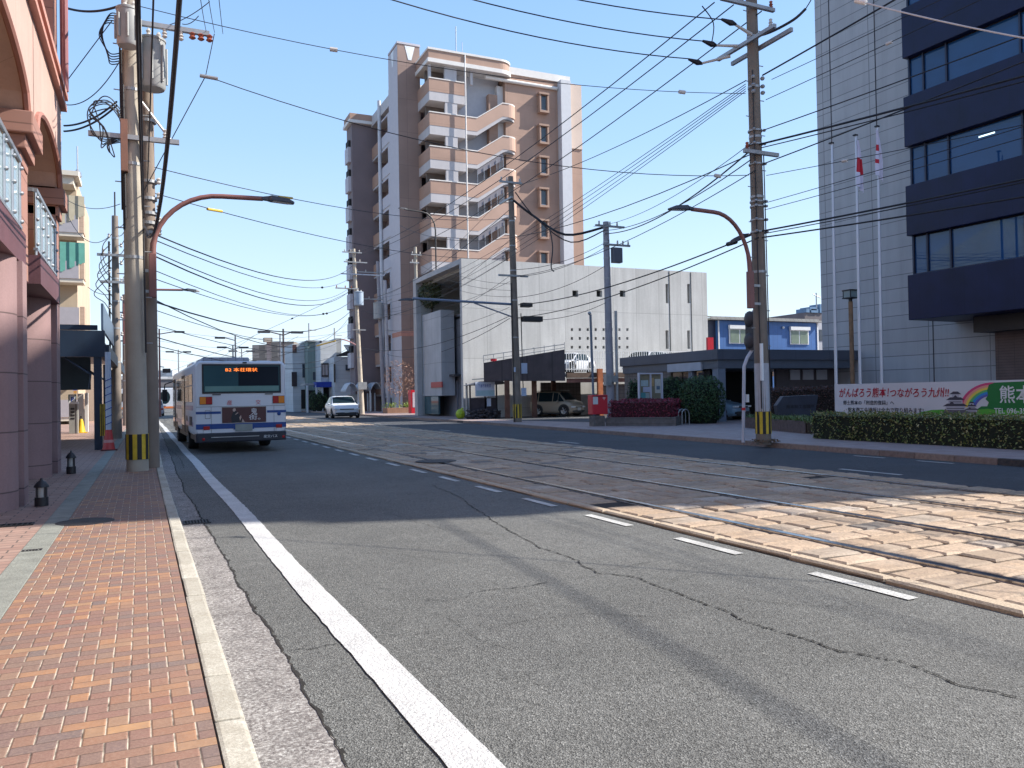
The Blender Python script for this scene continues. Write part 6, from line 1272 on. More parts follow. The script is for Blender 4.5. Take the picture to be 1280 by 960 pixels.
for px in (806,870): p_=PY(px,500,yk); q=MB(); q.box(p_[0]-.1,p_[0]+.1,yk+.2,yk+.4,.1,2.5); q.build('steel_column',M_or,dk)
q=MB(); x=21.75; q.box(21.7,37,yk-.09,yk-.05,3.92,3.97).box(21.7,37,yk-.09,yk-.05,2.86,2.9)
while x<37: q.box(x,x+.035,yk-.085,yk-.055,2.74,3.92); x+=.16 if x<30 else .22
q.build('white_railing',M_white,dk)
q=MB(); a_=PY(886,430,yk-.3); q.box(a_[0]-.2,a_[0]+.25,yk-.45,yk-.3,zp(438,890,49),zp(421,890,49)); q.build('red_board',M_pb,dk)
q=MB(); q.box(22.2,25,44.55,44.68,.1,2.2); q.build('grey_tile_screen',mat('grey_tiles',(.20,.17,.16),.7),dk)
xa_=PY(758,500,40)[0]; q=MB(); q.box(xa_,28,40.9,41.0,.1,2.0); q.build('grey_tile_screen',mat('grey_tiles',(.20,.17,.16),.7),dk)
# notice shelter with blue board
p0=G(588,523); p1=G(622,523); t=thing('roofed_notice_shelter','small roofed shelter with blue lettered board by the car park','shelter',(18,43.6,.1)); ySh=43.3
xA=PY(588,500,ySh)[0]; xB=PY(621,500,ySh)[0]; Zs=lambda py: zat(604,py,y=ySh)
q=MB(); 
for x in (xA,xB,(xA+xB)/2+.1): q.box(x-.04,x+.04,ySh,ySh+.08,.1,Zs(480))
q.build('post',mat('post_dark',(.07,.06,.07),.6),t); q=MB(); q.prism([(xA-.3,ySh-.3,Zs(481.5)),(xA+.5,ySh-.3,Zs(477)),(xB+.2,ySh-.3,Zs(476)),(xB+.55,ySh-.3,Zs(480))],(0,.9,-.03)); q.build('roof',mat('shelter_roof',(.10,.11,.14),.6,.2,3),t)
q=MB(); q.box(xA+.2,PY(616,500,ySh)[0],ySh-.32,ySh-.28,Zs(495.5),Zs(477.5)); bd_=q.build('sign_board',mat('board_bluewhite',(.50,.56,.68),.5,.05),t)
xa_=PY(595,483,ySh)[0]; xb_=PY(611,483,ySh)[0]; text_mb('下通不動産部',(xa_,ySh-.325,Zs(484.5)),(1,0,0),(0,0,1),height=Zs(480)-Zs(484.5),width=xb_-xa_,ext=.004).build('sign_lettering',mat('sign_navy',(.02,.06,.30),.5,.05),bd_)
q=MB(); q.box(xA+.24,PY(616,500,ySh)[0]-.04,ySh-.326,ySh-.321,Zs(494.8),Zs(488)); q.build('lower_panel',mat('pale_teal_panel',(.32,.48,.54),.5,.1,4),bd_)
q=MB(); q.box(PY(608,505,ySh)[0],PY(613,505,ySh)[0],ySh-.1,ySh-.07,Zs(508),Zs(498)); q.build('poster',mat('board_bluewhite',(.50,.56,.68),.5),t)
q=MB(); q.box(xA,xB,ySh,ySh+.1,.1,Zs(497.5)); q.build('dark_back_panel',mat('shelter_back',(.05,.04,.05),.7,.3,3),t); q=MB()
for i in range(60): q.ball((random.uniform(xA-.3,xB+.1),ySh-.25+random.uniform(-.12,.12),.1+random.uniform(0,.55)),random.uniform(.07,.14),7,(1.2,1,.8))
q.build('stacked_stones',mat('dark_stones',(.06,.05,.055),.9,.4,6,.4,30),t)
p=G(576,521); t=thing('green_bag','lime green plastic bag left at the concrete building corner','bag',(p[0],p[1]-5.5,.1)); q=MB(); q.ball((PY(575.5,517,44.4)[0],44.4,.38),.30,12,(1,.8,1.05)); o=q.build('bag',mat('lime_plastic',(.38,.50,.03),.4,.2,8,.5,12),t,smooth=True); q=MB(); a_=PY(578,512,44.4); q.tube([(a_[0]-.1,44.4,.55),(a_[0]+.02,44.4,.75)],[.1,.05],7); q.build('bag_knot',mat('lime_plastic',(.38,.50,.03),.4),t)
for px,h_ in ((583,486),(584.5,496)): pass
a_=PY(583.5,500,43.9); t=thing('short_post','short weathered post at the corner of the concrete building','post',(a_[0],43.9,.1)); q=MB(); q.tube([(a_[0],43.9,.1),(a_[0],43.9,zat(583,479,y=43.9))],.07,8); q.build('shaft',M_gal,t)
# vending machine, bare shrub, planter
yv=62.5; a_=PY(518,500,yv); t=thing('vending_machine','tall red and white vending machine left of the concrete building','vending machine',(a_[0],yv,.1)); xa_=PY(514,500,yv)[0]; xb_=PY(522,500,yv)[0]
q=MB(); q.box(xa_,xb_,yv,yv+.8,.1,zat(555,487,y=yv)); q.build('cabinet',M_pb,t,bev=.02); q=MB(); q.box(xa_+.12,xb_-.05,yv-.02,yv-.001,.6,zat(555,490,y=yv)); q.build('display_front',mat('display_white',(.55,.50,.56),.3,.2,9),t)
yq=66; a_=PY(495,500,yq); t=thing('bare_shrub','bare branched shrub with dry pinkish twigs in a low brick planter','shrub',(a_[0],yq,.1))
q=MB(); c0=Vector((a_[0]+.3,yq,.5))
def tw(p,d,l,r,k):
    e=p+d*l; q.tube([p,e],[r,r*.7],5); 
    if k>0:
        for _ in range(3 if k>1 else 4): tw(e,(d+Vector((random.gauss(0,.45),random.gauss(0,.45),random.gauss(.1,.3)))).normalized(),l*.72,r*.6,k-1)
tw(c0,Vector((.02,0,1)),.95,.07,4); q.build('branches',mat('twig',(.26,.17,.13),.9,.2),t)
q=MB()
for _ in range(900):
    v_=Vector((random.gauss(0,1),random.gauss(0,1),random.gauss(0,1))).normalized()*random.uniform(.5,1)**.5*1.45; q.leaf((c0.x+v_.x*.95,yq+v_.y*.8,3.0+v_.z*1.15),.06)
q.build('dry_leaves',leafmat('dry_pink_leaves',[(.30,.17,.12),(.42,.26,.18),(.24,.12,.09)]),t)
q=MB(); q.box(PY(484,520,yq-.8)[0],PY(519,520,yq-.8)[0],yq-.9,yq+.6,.1,.55); q.build('brick_planter',mat('brick_planter',(.30,.17,.11),.85,.2,3,seams=(.2,.1,.015,.4)),t)
q=MB()
for _ in range(500): q.leaf((PY(random.choice([488,510,512]),500,yq)[0]+random.gauss(0,.4),yq-.6+random.uniform(-.2,.4),.6+abs(random.gauss(0,.25))),.07)
q.build('yellow_green_plants',leafmat('yellow_green',[(.16,.24,.02),(.25,.33,.04),(.10,.18,.03)]),t)
# ================= LEFT ARCADE AND STREET FRONT =================
M_ab=mat('arcade_blue',(.018,.034,.062),.45,.15,2,streak=.2); M_ab2=mat('arcade_light_blue',(.07,.11,.17),.35,.1,2)
ar=thing('covered_arcade','blue steel arcade roof on posts over the left pavement','arcade',(-2,28,.1)); ya=25.6
za=lambda py,px=110,y=ya: zat(px,py,y=y)
q=MB(); q.box(-9,xat(131,430,ya),ya,ya+.2,za(446),za(413)); q.build('front_beam',M_ab,ar); q=MB(); q.box(-9,xat(121,430,ya),ya+.3,ya+.5,za(411),za(405)); q.build('upper_beam',M_ab,ar)
xs_=xat(125,430,ya); 
q=MB(); q.prism([(xs_+.03,ya,za(412,121)),(xs_+.03,ya,za(379,121)),(xs_+.03,ya+16,za(379,121)-.02),(xs_+.03,ya+16,za(412,121))],(.06,0,0)); q.build('sign_panel',M_ab2,ar)
q=MB(); q.box(xs_-.02,xs_+.22,ya+.21,ya+16,za(446),za(430)); q.build('edge_beam',M_ab,ar); q=MB(); q.box(-9,xs_,ya+.21,ya+16,za(425),za(420)); q.build('roof_sheet',M_ab,ar)
for i,y in enumerate((ya+.05,ya+5.2,ya+10.4,ya+15.6)):
    q=MB(); q.box(xs_-.17,xs_+.03,y,y+.2,.1,za(446)); q.build('post',M_ab,ar)
    if i==0:
        q=MB(); q.box(xs_-.02,xs_+.10,y-.012,y-.002,zat(125,545,y=y),zat(125,505,y=y)); hp=q.build('hazard_plate',M_yel,ar)
        for k in range(2): q=MB(); q.box(xs_+.0+.045*k,xs_+.022+.045*k,y-.02,y-.013,zat(125,545,y=y),zat(125,505,y=y)); q.build('black_stripe',M_hbl,hp)
    q=MB(); q.tube([(xs_-.3,y+.1,za(446)-.9),(xs_-.25,y+.1,za(446)-.5),(xs_-.9,y+.1,za(446)-.02)],.03,6); q.build('curved_brace',M_ab,ar)
q=MB(); q.box(xs_-3.5,xs_-.6,ya+6,ya+6.15,1.9,3.3); q.build('hanging_shutter',mat('teal_panel',(.06,.09,.11),.6,.2,2),ar)
p=G(136,563); t=thing('striped_pole','blue and white spiral pole standing in a red cone','pole',(p[0],p[1],.1)); q=MB(); q.tube([(p[0],p[1],.15),(p[0],p[1],zat(134,440,y=p[1]))],.075,12); q.build('shaft',mat('pole_paleblue',(.42,.50,.62),.35,.1),t,smooth=True)
P_=[]; 
for i in range(60): a=i*.8; P_.append((p[0]+.082*math.cos(a),p[1]+.082*math.sin(a),.7+i*.026))
q=MB(); q.tube(P_,.012,5); q.build('spiral_stripe',mat('stripe_blue',(.03,.06,.30),.5,.1),t)
t=thing('traffic_cone','faded red traffic cone wrapped round the striped pole','traffic cone',(p[0],p[1]-.02,.1)); M_co=mat('cone_red',(.50,.05,.05),.5,.15,6)
q=MB(); q.lathe((p[0],p[1],.12),[(.17,.0),(.155,.05),(.10,.42),(.085,.56)],16); q.build('cone',M_co,t,smooth=True); q=MB(); q.box(p[0]-.2,p[0]+.22,p[1]-.2,p[1]+.2,.1,.135); q.build('base',mat('cone_base',(.10,.03,.03),.8,.1),t)
q=MB(); q.lathe((p[0],p[1],.12),[(.135,.2),(.122,.28)],16); q.build('pale_collar',mat('cone_pale',(.5,.25,.24),.6,.1),t)
# parking lot corner behind the arcade
yk2=40; X_=lambda px,y=yk2: xat(px,500,y); Zk=lambda py,px=95,y=yk2: zat(px,py,y=y)
t=thing('payment_machine','grey parking payment machine with small roof left of the yellow cone','payment machine',(X_(92),yk2,.1)); q=MB(); q.box(X_(86),X_(97),yk2,yk2+.5,.1,Zk(505)); q.build('cabinet',mat('machine_grey',(.30,.30,.28),.5,.1),t); q=MB(); q.box(X_(86),X_(97.5),yk2-.1,yk2+.5,Zk(505),Zk(502)); q.build('hood',M_white,t)
for k in range(4): q=MB(); q.box(X_(88),X_(93),yk2-.012,yk2-.002,Zk(512+4*k),Zk(510+4*k)); q.build('button_panel',M_blackp,t)
t=thing('parking_sign','square white sign with blue letter P on a dark post','sign',(X_(91),yk2+.1,.1)); q=MB(); q.box(X_(85.5),X_(95.2),yk2-.05,yk2-.02,Zk(503.5),Zk(493)); bd_=q.build('sign_board',mat('sign_green_frame',(.05,.12,.12),.5,.1),t); q=MB(); q.box(X_(87),X_(94.3),yk2-.06,yk2-.051,Zk(503),Zk(494)); q.build('white_face',M_white,bd_)
text_mb('P',(X_(88.8),yk2-.064,Zk(502)),(1,0,0),(0,0,1),height=Zk(496)-Zk(502),width=X_(93)-X_(88.8),ext=.004,bold=.03).build('sign_letter',mat('sign_navy',(.02,.06,.30),.5),bd_); q=MB(); q.box(X_(94.3),X_(95.3),yk2-.01,yk2+.05,.1,Zk(493)); q.build('post',mat('post_dark',(.07,.06,.07),.6),t)
t=thing('white_wall','sunlit white block wall beside the parking machine','wall',(X_(103),yk2+2,.1)); q=MB(); q.box(X_(97,42),X_(104,42),42,42.3,.1,zat(100,492,y=42)); q.box(X_(106,42),X_(110,42),41.9,42.3,.1,zat(108,491,y=42)); q.box(X_(104,42),X_(106,42),42,42.3,.1,zat(100,511,y=42)-.0); q.build('wall_panel',mat('wall_white',(.66,.64,.62),.7,.06),t)
t=thing('blue_sign','small blue and yellow parking sign above the white wall','sign',(X_(94,44),44,.1)); q=MB(); q.box(X_(91,44),X_(96.5,44),44,44.05,zat(94,488,y=44),zat(94,483,y=44)); bd_=q.build('sign_board',mat('sign_blue2',(.05,.12,.50),.5,.1),t); q=MB(); q.box(X_(92,44),X_(96,44),44,44.05,zat(94,492,y=44),zat(94,488.2,y=44)); q.build('lower_plate',mat('sign_orange',(.6,.3,.08),.5,.1),bd_); q=MB(); q.box(X_(93.4,44),X_(94.2,44),44.06,44.12,.1,zat(94,488,y=44)); q.build('post',M_gal,t)
p=G(101.5,541); t=thing('traffic_cone','bright yellow cone standing in the sunlit parking entrance','traffic cone',(p[0],p[1],.1)); M_yc=mat('cone_yellow',(.70,.42,.01),.5,.08); q=MB(); q.lathe((p[0],p[1],.1),[(.19,.0),(.17,.05),(.09,.5),(.06,.62)],16); q.build('cone',M_yc,t,smooth=True); q=MB(); q.box(p[0]-.24,p[0]+.24,p[1]-.24,p[1]+.24,.1,.13); q.build('base',M_yc,t)
q=MB(); q.tube([(p[0],p[1],.7),(p[0],p[1],.85)],.03,8); q.build('tip',M_blackp,t)
# lantern bollards by the columns
for (px,py,lab,hh) in ((52,632,'black garden lantern bollard by the nearest pink column',.33),(89,592,'black garden lantern bollard by the far pink column',.40)):
    p=G(px,py); x,y=p[0],p[1]; t=thing('lantern_bollard',lab,'bollard lamp',p,'lantern bollards by the columns'); k=hh/.35
    q=MB(); q.lathe((x,y,.1),[(.082,0),(.082,.12*k)],16); q.build('base',M_blackp,t,smooth=True); q=MB(); q.lathe((x,y,.1),[(.058,.12*k),(.058,.26*k)],14); q.build('lamp_glass',mat('lantern_frost',(.40,.40,.38),.4,.05),t,smooth=True)
    for i in range(4): a=math.pi/4+i*math.pi/2; q=MB(); q.tube([(x+.07*math.cos(a),y+.07*math.sin(a),.1+.12*k),(x+.07*math.cos(a),y+.07*math.sin(a),.1+.26*k)],.014,5); q.build('rib',M_blackp,t)
    q=MB(); q.lathe((x,y,.1),[(.092,.26*k),(.088,.28*k),(.055,.33*k),(.02,.355*k),(.012,.385*k)],16); q.build('cap',M_blackp,t,smooth=True)
# ================= FAR BUILDINGS =================
M_wn=glass('far_pane',(.05,.06,.08),.1)
# blue prefab
pf=thing('prefab_office','two-windowed deep blue prefab office behind the annex','building',(36,46,.1)); yp=46.2; XP=lambda px: xat(px,420,yp); ZP=lambda py,px=955: zat(px,py,y=yp)
M_pb2=mat('prefab_blue',(.045,.14,.38),.5,.1,1,seams=(.42,None,.03,.35)); 
q=MB(); q.box(XP(898),XP(1022),yp,yp+6,.1,ZP(402)); q.build('wall',M_pb2,pf); q=MB(); q.box(XP(888),XP(898)-.01,yp+.3,yp+6,.1,ZP(402)); q.build('side_wall',mat('prefab_navy',(.04,.05,.09),.5,.1),pf)
q=MB(); q.box(XP(886),XP(1026),yp-.35,yp+6.3,ZP(401.5),ZP(399.5)); q.prism([(XP(886),yp-.3,ZP(399.4)),(XP(1020),yp-.3,ZP(399.4)),(XP(1016),yp+3,ZP(393)),(XP(888),yp+3,ZP(393))],(0,0,.1)); q.build('roof',mat('prefab_roof',(.30,.30,.29),.6,.15,2,seams=(.4,None,.06,.4)),pf)
q=MB(); q.box(XP(898)-.03,XP(898)+.06,yp-.05,yp-.005,.1,ZP(402)); q.box(XP(1021),XP(1022)+.05,yp-.05,yp-.005,.1,ZP(402)); q.build('corner_trim',M_white,pf)
for a,b_ in ((911,937),(987,1010)):
    q=MB(); q.box(XP(a),XP(b_),yp-.08,yp-.005,ZP(430),ZP(411)); f_=q.build('window',M_white,pf); w_=XP(b_)-XP(a)
    q=MB(); q.box(XP(a)-.05,XP(b_)+.05,yp-.22,yp-.005,ZP(412),ZP(407.5)); q.build('shutter_box',M_white,f_)
    for k in range(2): q=MB(); q.box(XP(a)+.08+k*w_*.48,XP(a)+w_*.46+k*w_*.48,yp-.1,yp-.081,ZP(429),ZP(413)); q.build('pane',mat('prefab_pane',(.17,.22,.17),.15,.2,2),f_)
q=MB(); q.ball((XP(982)-.3,yp-.1,ZP(409)),.1,8); q.build('vent_cap',M_white,pf)
# buildings seen between prefab and office
t=thing('distant_block','dark distant block crowded with rooftop equipment right of the blue prefab','building',(75,95,0)); yq=95; XQ=lambda px:xat(px,400,yq); ZQ=lambda py:zat(1018,py,y=yq)
q=MB(); q.box(XQ(1006),XQ(1045),yq,yq+8,0,ZQ(391)); q.build('wall',mat('distant_brown',(.15,.13,.14),.8,.3,.4,seams=(None,1.6,.3,.5)),t)
for a,b_,c_,d_ in ((1007,1011,386,391),(1012,1020,384,388),(1013,1022,386.5,391),(1024,1028,380,391)): q=MB(); q.box(XQ(a),XQ(b_),yq-.2,yq+2,ZQ(d_),ZQ(c_)); q.build('rooftop_unit',mat('roof_unit_blue',(.12,.22,.36),.5,.3,1),t)
q=MB(); q.tube([(XQ(1021),yq,ZQ(391)),(XQ(1021),yq,ZQ(366))],.1,6).tube([(XQ(1017),yq,ZQ(368)),(XQ(1026),yq,ZQ(372))],.08,6); q.build('antenna',M_gal,t)
t=thing('distant_grey_shed','pale grey walled shed between the prefab and the office','building',(52,62,0)); y_=62; q=MB(); q.box(xat(1022,430,y_),xat(1060,430,y_),y_,y_+6,0,zat(1022,401,y=y_)); q.build('wall',mat('pale_shed',(.42,.42,.45),.7,.15,.5),t); q=MB(); q.box(xat(1024,430,y_),xat(1040,430,y_),y_-.05,y_,zat(1022,426,y=y_),zat(1022,412,y=y_)); q.build('window',M_wn,t)
# roof pigeon-like vent on the concrete block
# row of small buildings far along the street on the right
def blk(name,lab,cat,px0,px1,py,y,dep,m,base=0.0):
    t=thing(name,lab,cat,(xat((px0+px1)/2,480,y),y,0)); q=MB(); z=zat((px0+px1)/2,py,y=y); q.box(xat(px0,470,y),xat(px1,470,y),y,y+dep,base,z); q.build('wall',m,t); return t
def win(t,px0,px1,py0,py1,y,m=None,name='window'):
    q=MB(); q.box(xat(px0,470,y),xat(px1,470,y),y-.12,y-.01,zat(px0,py1,y=y),zat(px0,py0,y=y)); return q.build(name,m or M_wn,t)
M_wh=mat('siding_white',(.50,.54,.58),.7,.08,1,seams=(.0,.45,.03,.25)); M_te=mat('siding_teal',(.20,.27,.26),.7,.1,1,seams=(.4,None,.04,.3)); M_gy=mat('siding_grey',(.30,.32,.34),.7,.1,1)
A_=blk('white_house','narrow white house with brown sign and street door behind the SUV','house',366,386,430,92,9,M_wh); win(A_,366,371,431,441,92,mat('brown_sign',(.07,.03,.03),.6),'roof_sign'); win(A_,364.5,371,465,483,91.8,mat('dark_board',(.03,.02,.025),.6),'side_board'); win(A_,378,381,455,472,92); win(A_,376,384,487,511,92,M_dark,'shopfront')
B_=blk('teal_house','tall green-grey clad house between two white ones','house',385,401,427,90,9,M_te); q=MB(); q.box(xat(385,470,90)-.1,xat(401,470,90)+.1,89.8,99,zat(393,427,y=90),zat(393,425.5,y=90)); q.build('roof_edge',M_gy,B_); win(B_,391,394,465,475,90); win(B_,395.5,397,462,478,90,M_wh,'downpipe'); win(B_,384,400,488,512,90,M_dark,'shopfront')
C_=blk('white_shop','white fronted shop with blue awning and dark doorway','house',401,421,426,87,9,M_wh); q=MB(); q.box(xat(421,470,87)+.01,xat(428,470,87),87.3,96,0,zat(424,422.5,y=87)); q.build('side_wall',M_gy,C_)
w_=win(C_,402,412,454,471,87,mat('brown_frame',(.05,.035,.03),.6)); 
for a,b_ in ((403,405.5),(406.5,409.5)): q=MB(); q.box(xat(a,470,87),xat(b_,470,87),86.84,86.87,zat(a,469,y=87),zat(a,456,y=87)); q.build('pane',mat('curtain_pane',(.40,.34,.33),.3,.2,3),w_)
win(C_,404,414,485,513,87,M_dark,'doorway'); win(C_,403,408,473,477,86.6,M_wh,'balcony'); 
aw=MB(); aw.prism([(xat(394,480,86),85.4,zat(405,484,y=86)),(xat(422,480,86),85.4,zat(405,484,y=86)),(xat(422,480,86),85.4,zat(405,477.5,y=86)),(xat(394,480,86),85.4,zat(405,477.5,y=86))],(0,1.6,0)); aw.build('blue_awning',mat('awning_blue',(.01,.04,.33),.6,.1),C_)
q=MB(); q.box(xat(378,480,88),xat(394,480,88),86.4,89,zat(386,482,y=88),zat(386,479.5,y=88)); q.build('grey_awning',M_gy,A_)
for px in (383.5,395,402): q=MB(); q.tube([(xat(px,500,86),85.6,0),(xat(px,500,86),85.6,zat(px,482,y=86))],.12,8); q.build('awning_post',M_wh,C_)
D_=blk('tiled_roof_house','low white house with black tiled roof beside the terracotta tower','house',418,443,446,84,8,M_wh); q=MB(); x0,x1=xat(426,440,84),xat(446,440,84); q.prism([(x0-.6,83.4,zat(430,446,y=84)),(x0+.6,83.4,zat(430,440,y=84)),(x0+1.0,87,zat(430,430,y=84)),(x1,87,zat(430,430,y=84)),(x1,83.4,zat(430,445,y=84))],(0,.01,.12)); q.build('tiled_roof',mat('black_tiles',(.04,.045,.055),.5,.3,2,seams=(.35,None,.1,.6)),D_); win(D_,432,437,456,463,84); 
q=MB(); q.tube([(xat(418,450,83.8),83.8,zat(418,455,y=84)),(xat(418,450,83.8),83.8,zat(418,478,y=84))],.1,6); q.build('downpipe',M_blackp,D_)
for px,pyt,dd in ((386,404,100),(418,410,95)):
    pp=D(px,pyt,dd); t=thing('antenna_mast','thin %s antenna mast above the small houses'%('taller left' if px<400 else 'shorter right'),'antenna',(pp[0],pp[1],6)); q=MB(); q.tube([(pp[0],pp[1],6),pp],.09,6); q.build('mast',M_gal,t)
    q=MB(); q.tube([(pp[0],pp[1],pp[2]-.8),(pp[0]+.9,pp[1],pp[2]-.9)],.05,5); q.build('aerial',M_gal,t)
p=PY(392,490,88.5); bush('round green shrub in front of the teal house',(p[0],86.0),1.0,.8,2.2,700,.10,DG,'dark_leaves',2.4)
# arched bicycle shelter
t=thing('cycle_shelter','white arched cycle shelter on thin posts before the terracotta tower','shelter',(20,76,.1)); ysx=76
for a,b_ in ((432,448),(448,463),(463,478)):
    x0,x1=xat(a,490,ysx),xat(b_,490,ysx); zA=zat(450,489,y=ysx); P_=[(x0+(x1-x0)*i/8,ysx,zA+.75*math.sin(math.pi*i/8)) for i in range(9)]; q=MB()
    for u,v in zip(P_,P_[1:]): q.add([u,v,(v[0],v[1]+2.2,v[2]),(u[0],u[1]+2.2,u[2]),(u[0],u[1],u[2]+.1),(v[0],v[1],v[2]+.1),(v[0],v[1]+2.2,v[2]+.1),(u[0],u[1]+2.2,u[2]+.1)],[(0,1,2,3),(4,5,6,7),(0,1,5,4)])
    q.build('arched_roof',mat('shelter_white',(.50,.52,.56),.5,.1),t); q=MB(); q.tube([(x1,ysx+.1,.1),(x1,ysx+.1,zA)],.07,8); q.build('post',M_white,t)
q=MB(); q.box(xat(434,500,ysx+2),xat(448,500,ysx+2),ysx+1.9,ysx+2,.1,zat(440,493,y=ysx)); q.build('pale_screen',M_wh,t); q=MB(); q.box(xat(450,500,ysx+2.4),xat(478,500,ysx+2.4),ysx+2.4,ysx+2.5,.1,zat(440,491,y=ysx)); q.build('dark_back',M_dark,t)
for px in (455,461,465,470): q=MB(); q.box(xat(px,500,ysx),xat(px+1.4,500,ysx),ysx+.6,ysx+.7,.1,1.9); q.build('white_gate_bar',M_wh,t)
# far apartment block
t=thing('far_apartment_block','distant beige stepped apartment block above the right of the bus','building',D(342,500,300)[:2]+(0,)); M_fa=mat('far_beige',(.38,.33,.28),.85,.1,.1,seams=(6,2.9,1.1,.55))
def farbox(px0,px1,py,d): 
    a=D(px0,490,d); b_=D(px1,490,d); z=D((px0+px1)/2,py,d)[2]; q=MB(); q.prism([(a[0],a[1],0),(b_[0],b_[1],0),(b_[0]+4,b_[1]+12,0),(a[0]+4,a[1]+12,0)],(0,0,z)); return q
farbox(316,334,431,300).build('left_wing',M_fa,t); farbox(334,340,427.5,299).build('stair_tower',mat('far_pinkbeige',(.40,.32,.29),.85,.1),t); farbox(340,368,427,298).build('right_wing',M_fa,t)
q=MB(); pp=D(352,427,298); q.box(pp[0]-6,pp[0]-3,pp[1]+2,pp[1]+5,pp[2],pp[2]+1.6); q.build('roof_house',M_fa,t)
t=thing('far_white_building','far pale building beyond the railway viaduct at the street end','building',D(190,500,230)[:2]+(0,)); farbox(150,187,470,230).build('wall',mat('far_white',(.60,.60,.60),.8,.1,.1,seams=(4,3,.8,.3)),t); farbox(187,216,463,228).build('taller_wall',mat('far_white',(.60,.60,.60),.8),t)
t=thing('railway_viaduct','grey railway viaduct crossing the far end of the street','viaduct',(0,165,0)); q=MB(); q.box(-70,60,165,173,4.2,5.6); q.build('deck',mat('viaduct_grey',(.16,.15,.16),.85,.15,.2),t); q=MB(); q.box(-70,60,164.8,165,5.6,6.1); q.build('parapet',mat('far_white',(.60,.60,.60),.8),t)
for x in range(-66,60,14): 
    if -6<x<14: continue
    q=MB(); q.box(x,x+1.4,166,172,0,4.2); q.build('pier',M_concs,t)
q=MB(); q.box(18,60,163.6,164.7,0,5.0); q.build('stone_abutment',mat('abutment',(.22,.20,.19),.9,.3,.6),t)
for i,(a,b_,h_) in enumerate(((-60,-24,9),(-24,-6,7))):
    t=thing('far_left_house','%s plain house beyond the junction on the left'%('wide pale' if i==0 else 'narrow tan'),'house',(a,135,0)); q=MB(); q.box(a,b_-.5,135,145,0,h_); q.build('wall',mat('far_tan',(.42,.37,.31),.8,.1,.3) if i else M_fa,t); q=MB(); q.box(a-.3,b_-.2,134.7,145.3,h_,h_+.3); q.build('roof',M_gy,t)
# left-side low shops beyond the parking lot
t=thing('low_shop','low dark shop front beyond the third pole on the left','shop',(-6,50,.1)); q=MB(); q.box(-12,-2.6,66,80,.1,5.2); q.build('wall',mat('shop_tan',(.33,.28,.24),.8,.15,.5),t); q=MB(); q.box(-2.6,-2.2,66,80,2.6,3.0); q.build('fascia',M_ab,t); q=MB(); q.box(-2.59,-2.5,67,79,.1,2.4); q.build('shop_window',M_wn,t)
# buildings behind the viewpoint (mirrored in the bus and office glass)
t=thing('corner_block','dark office block far behind the viewpoint, mirrored in the bus window','building',(15,-70,0)); q=MB(); q.box(8.2,26,-82,-70,0,16); q.build('wall',mat('mirror_block',(.06,.07,.09),.7,.3,.5,seams=(2.2,3.2,.5,.6)),t)
# ================= WIRES =================
def wire(A,B,sag=.5,r=.012,lab=None,grp=None,n=18,name='overhead_wire',m=None,kids_=(),ext=0):
    A=Vector(A);B=Vector(B); r*=.82; P=[]
    for i in range(n+1):
        t_=i/n; p_=A.lerp(B,t_); p_.z-=4*sag*t_*(1-t_); P.append(p_)
    if ext: P.append(P[-1]+(P[-1]-P[-2]).normalized()*ext)
    q=MB(); q.tube(P,r,5,cap=False); o=q.build(name,m or M_cab,None,smooth=True); tag(o,lab,'wire',grp)
    for t_,c_,l_,rr,mm in kids_:
        p_=A.lerp(B,t_); p_.z-=4*sag*t_*(1-t_); d_=(B-A).normalized()
        q=MB(); q.tube([p_-d_*l_/2,p_+d_*l_/2],rr,8); k_=q.build(c_,mm,None); k_.parent=o
    return o
dL=16.0; L1p=lambda px,py: D(px,py,16.0)
# three sagging lines from the annex pole up to the transformer pole
c=PR1(zp(58,943,20.4))
for i,(A,top) in enumerate(((( c[0]-1.1,c[1]-.2,c[2]+.45),12.1),((c[0]-1.1,c[1]+.55,c[2]+.22),11.7),((c[0]-1.1,c[1]+1.15,c[2]),11.2))):
    wire(A,(-.1,17.2,top),.55,.018,'thick sagging line crossing the sky from the annex pole to the transformer pole','three sagging lines across the upper sky')
M_yi=mat('yellow_sleeve',(.62,.42,.05),.5,.1)
wire(D(175,8,16),D(932,117,20.3),.42,.010,'thin span wire with small beads passing above the terracotta tower','span wires',kids_=((.27,'bead_insulator',.16,.05,M_ins),(.87,'bead_insulator',.16,.05,M_ins)))
wire(D(257,95,16.5),D(936,219,20.3),.62,.012,'span wire from the dangling hook past the concrete building top to the annex pole','span wires',kids_=((.005,'end_clamp',.35,.04,M_gal),(.93,'bead_insulator',.16,.05,M_ins)))
wire(D(257,95,16.5),D(180,238,16.2),.0,.012,'steep stay wire from the dangling hook down to the slim brown pole','stay wires'); wire(D(268,42,16.3),D(257,95,16.5),.0,.010,'short wire dropping from the arm insulators to the dangling hook','stay wires')
wire(D(184,207,16.3),D(641,272,39.6),.5,.012,'upper span wire with yellow sleeve crossing to the shelter pole','yellow sleeved span wires',kids_=((.20,'yellow_sleeve',.62,.030,M_yi),)); wire(D(184,239,16.3),D(642,322,39.6),.5,.012,'lower span wire with yellow sleeve just above the curved lamp arm','yellow sleeved span wires',kids_=((.085,'yellow_sleeve',.5,.032,M_yi),))
g4='thin lines from the left poles to the leaning sunlit pole'
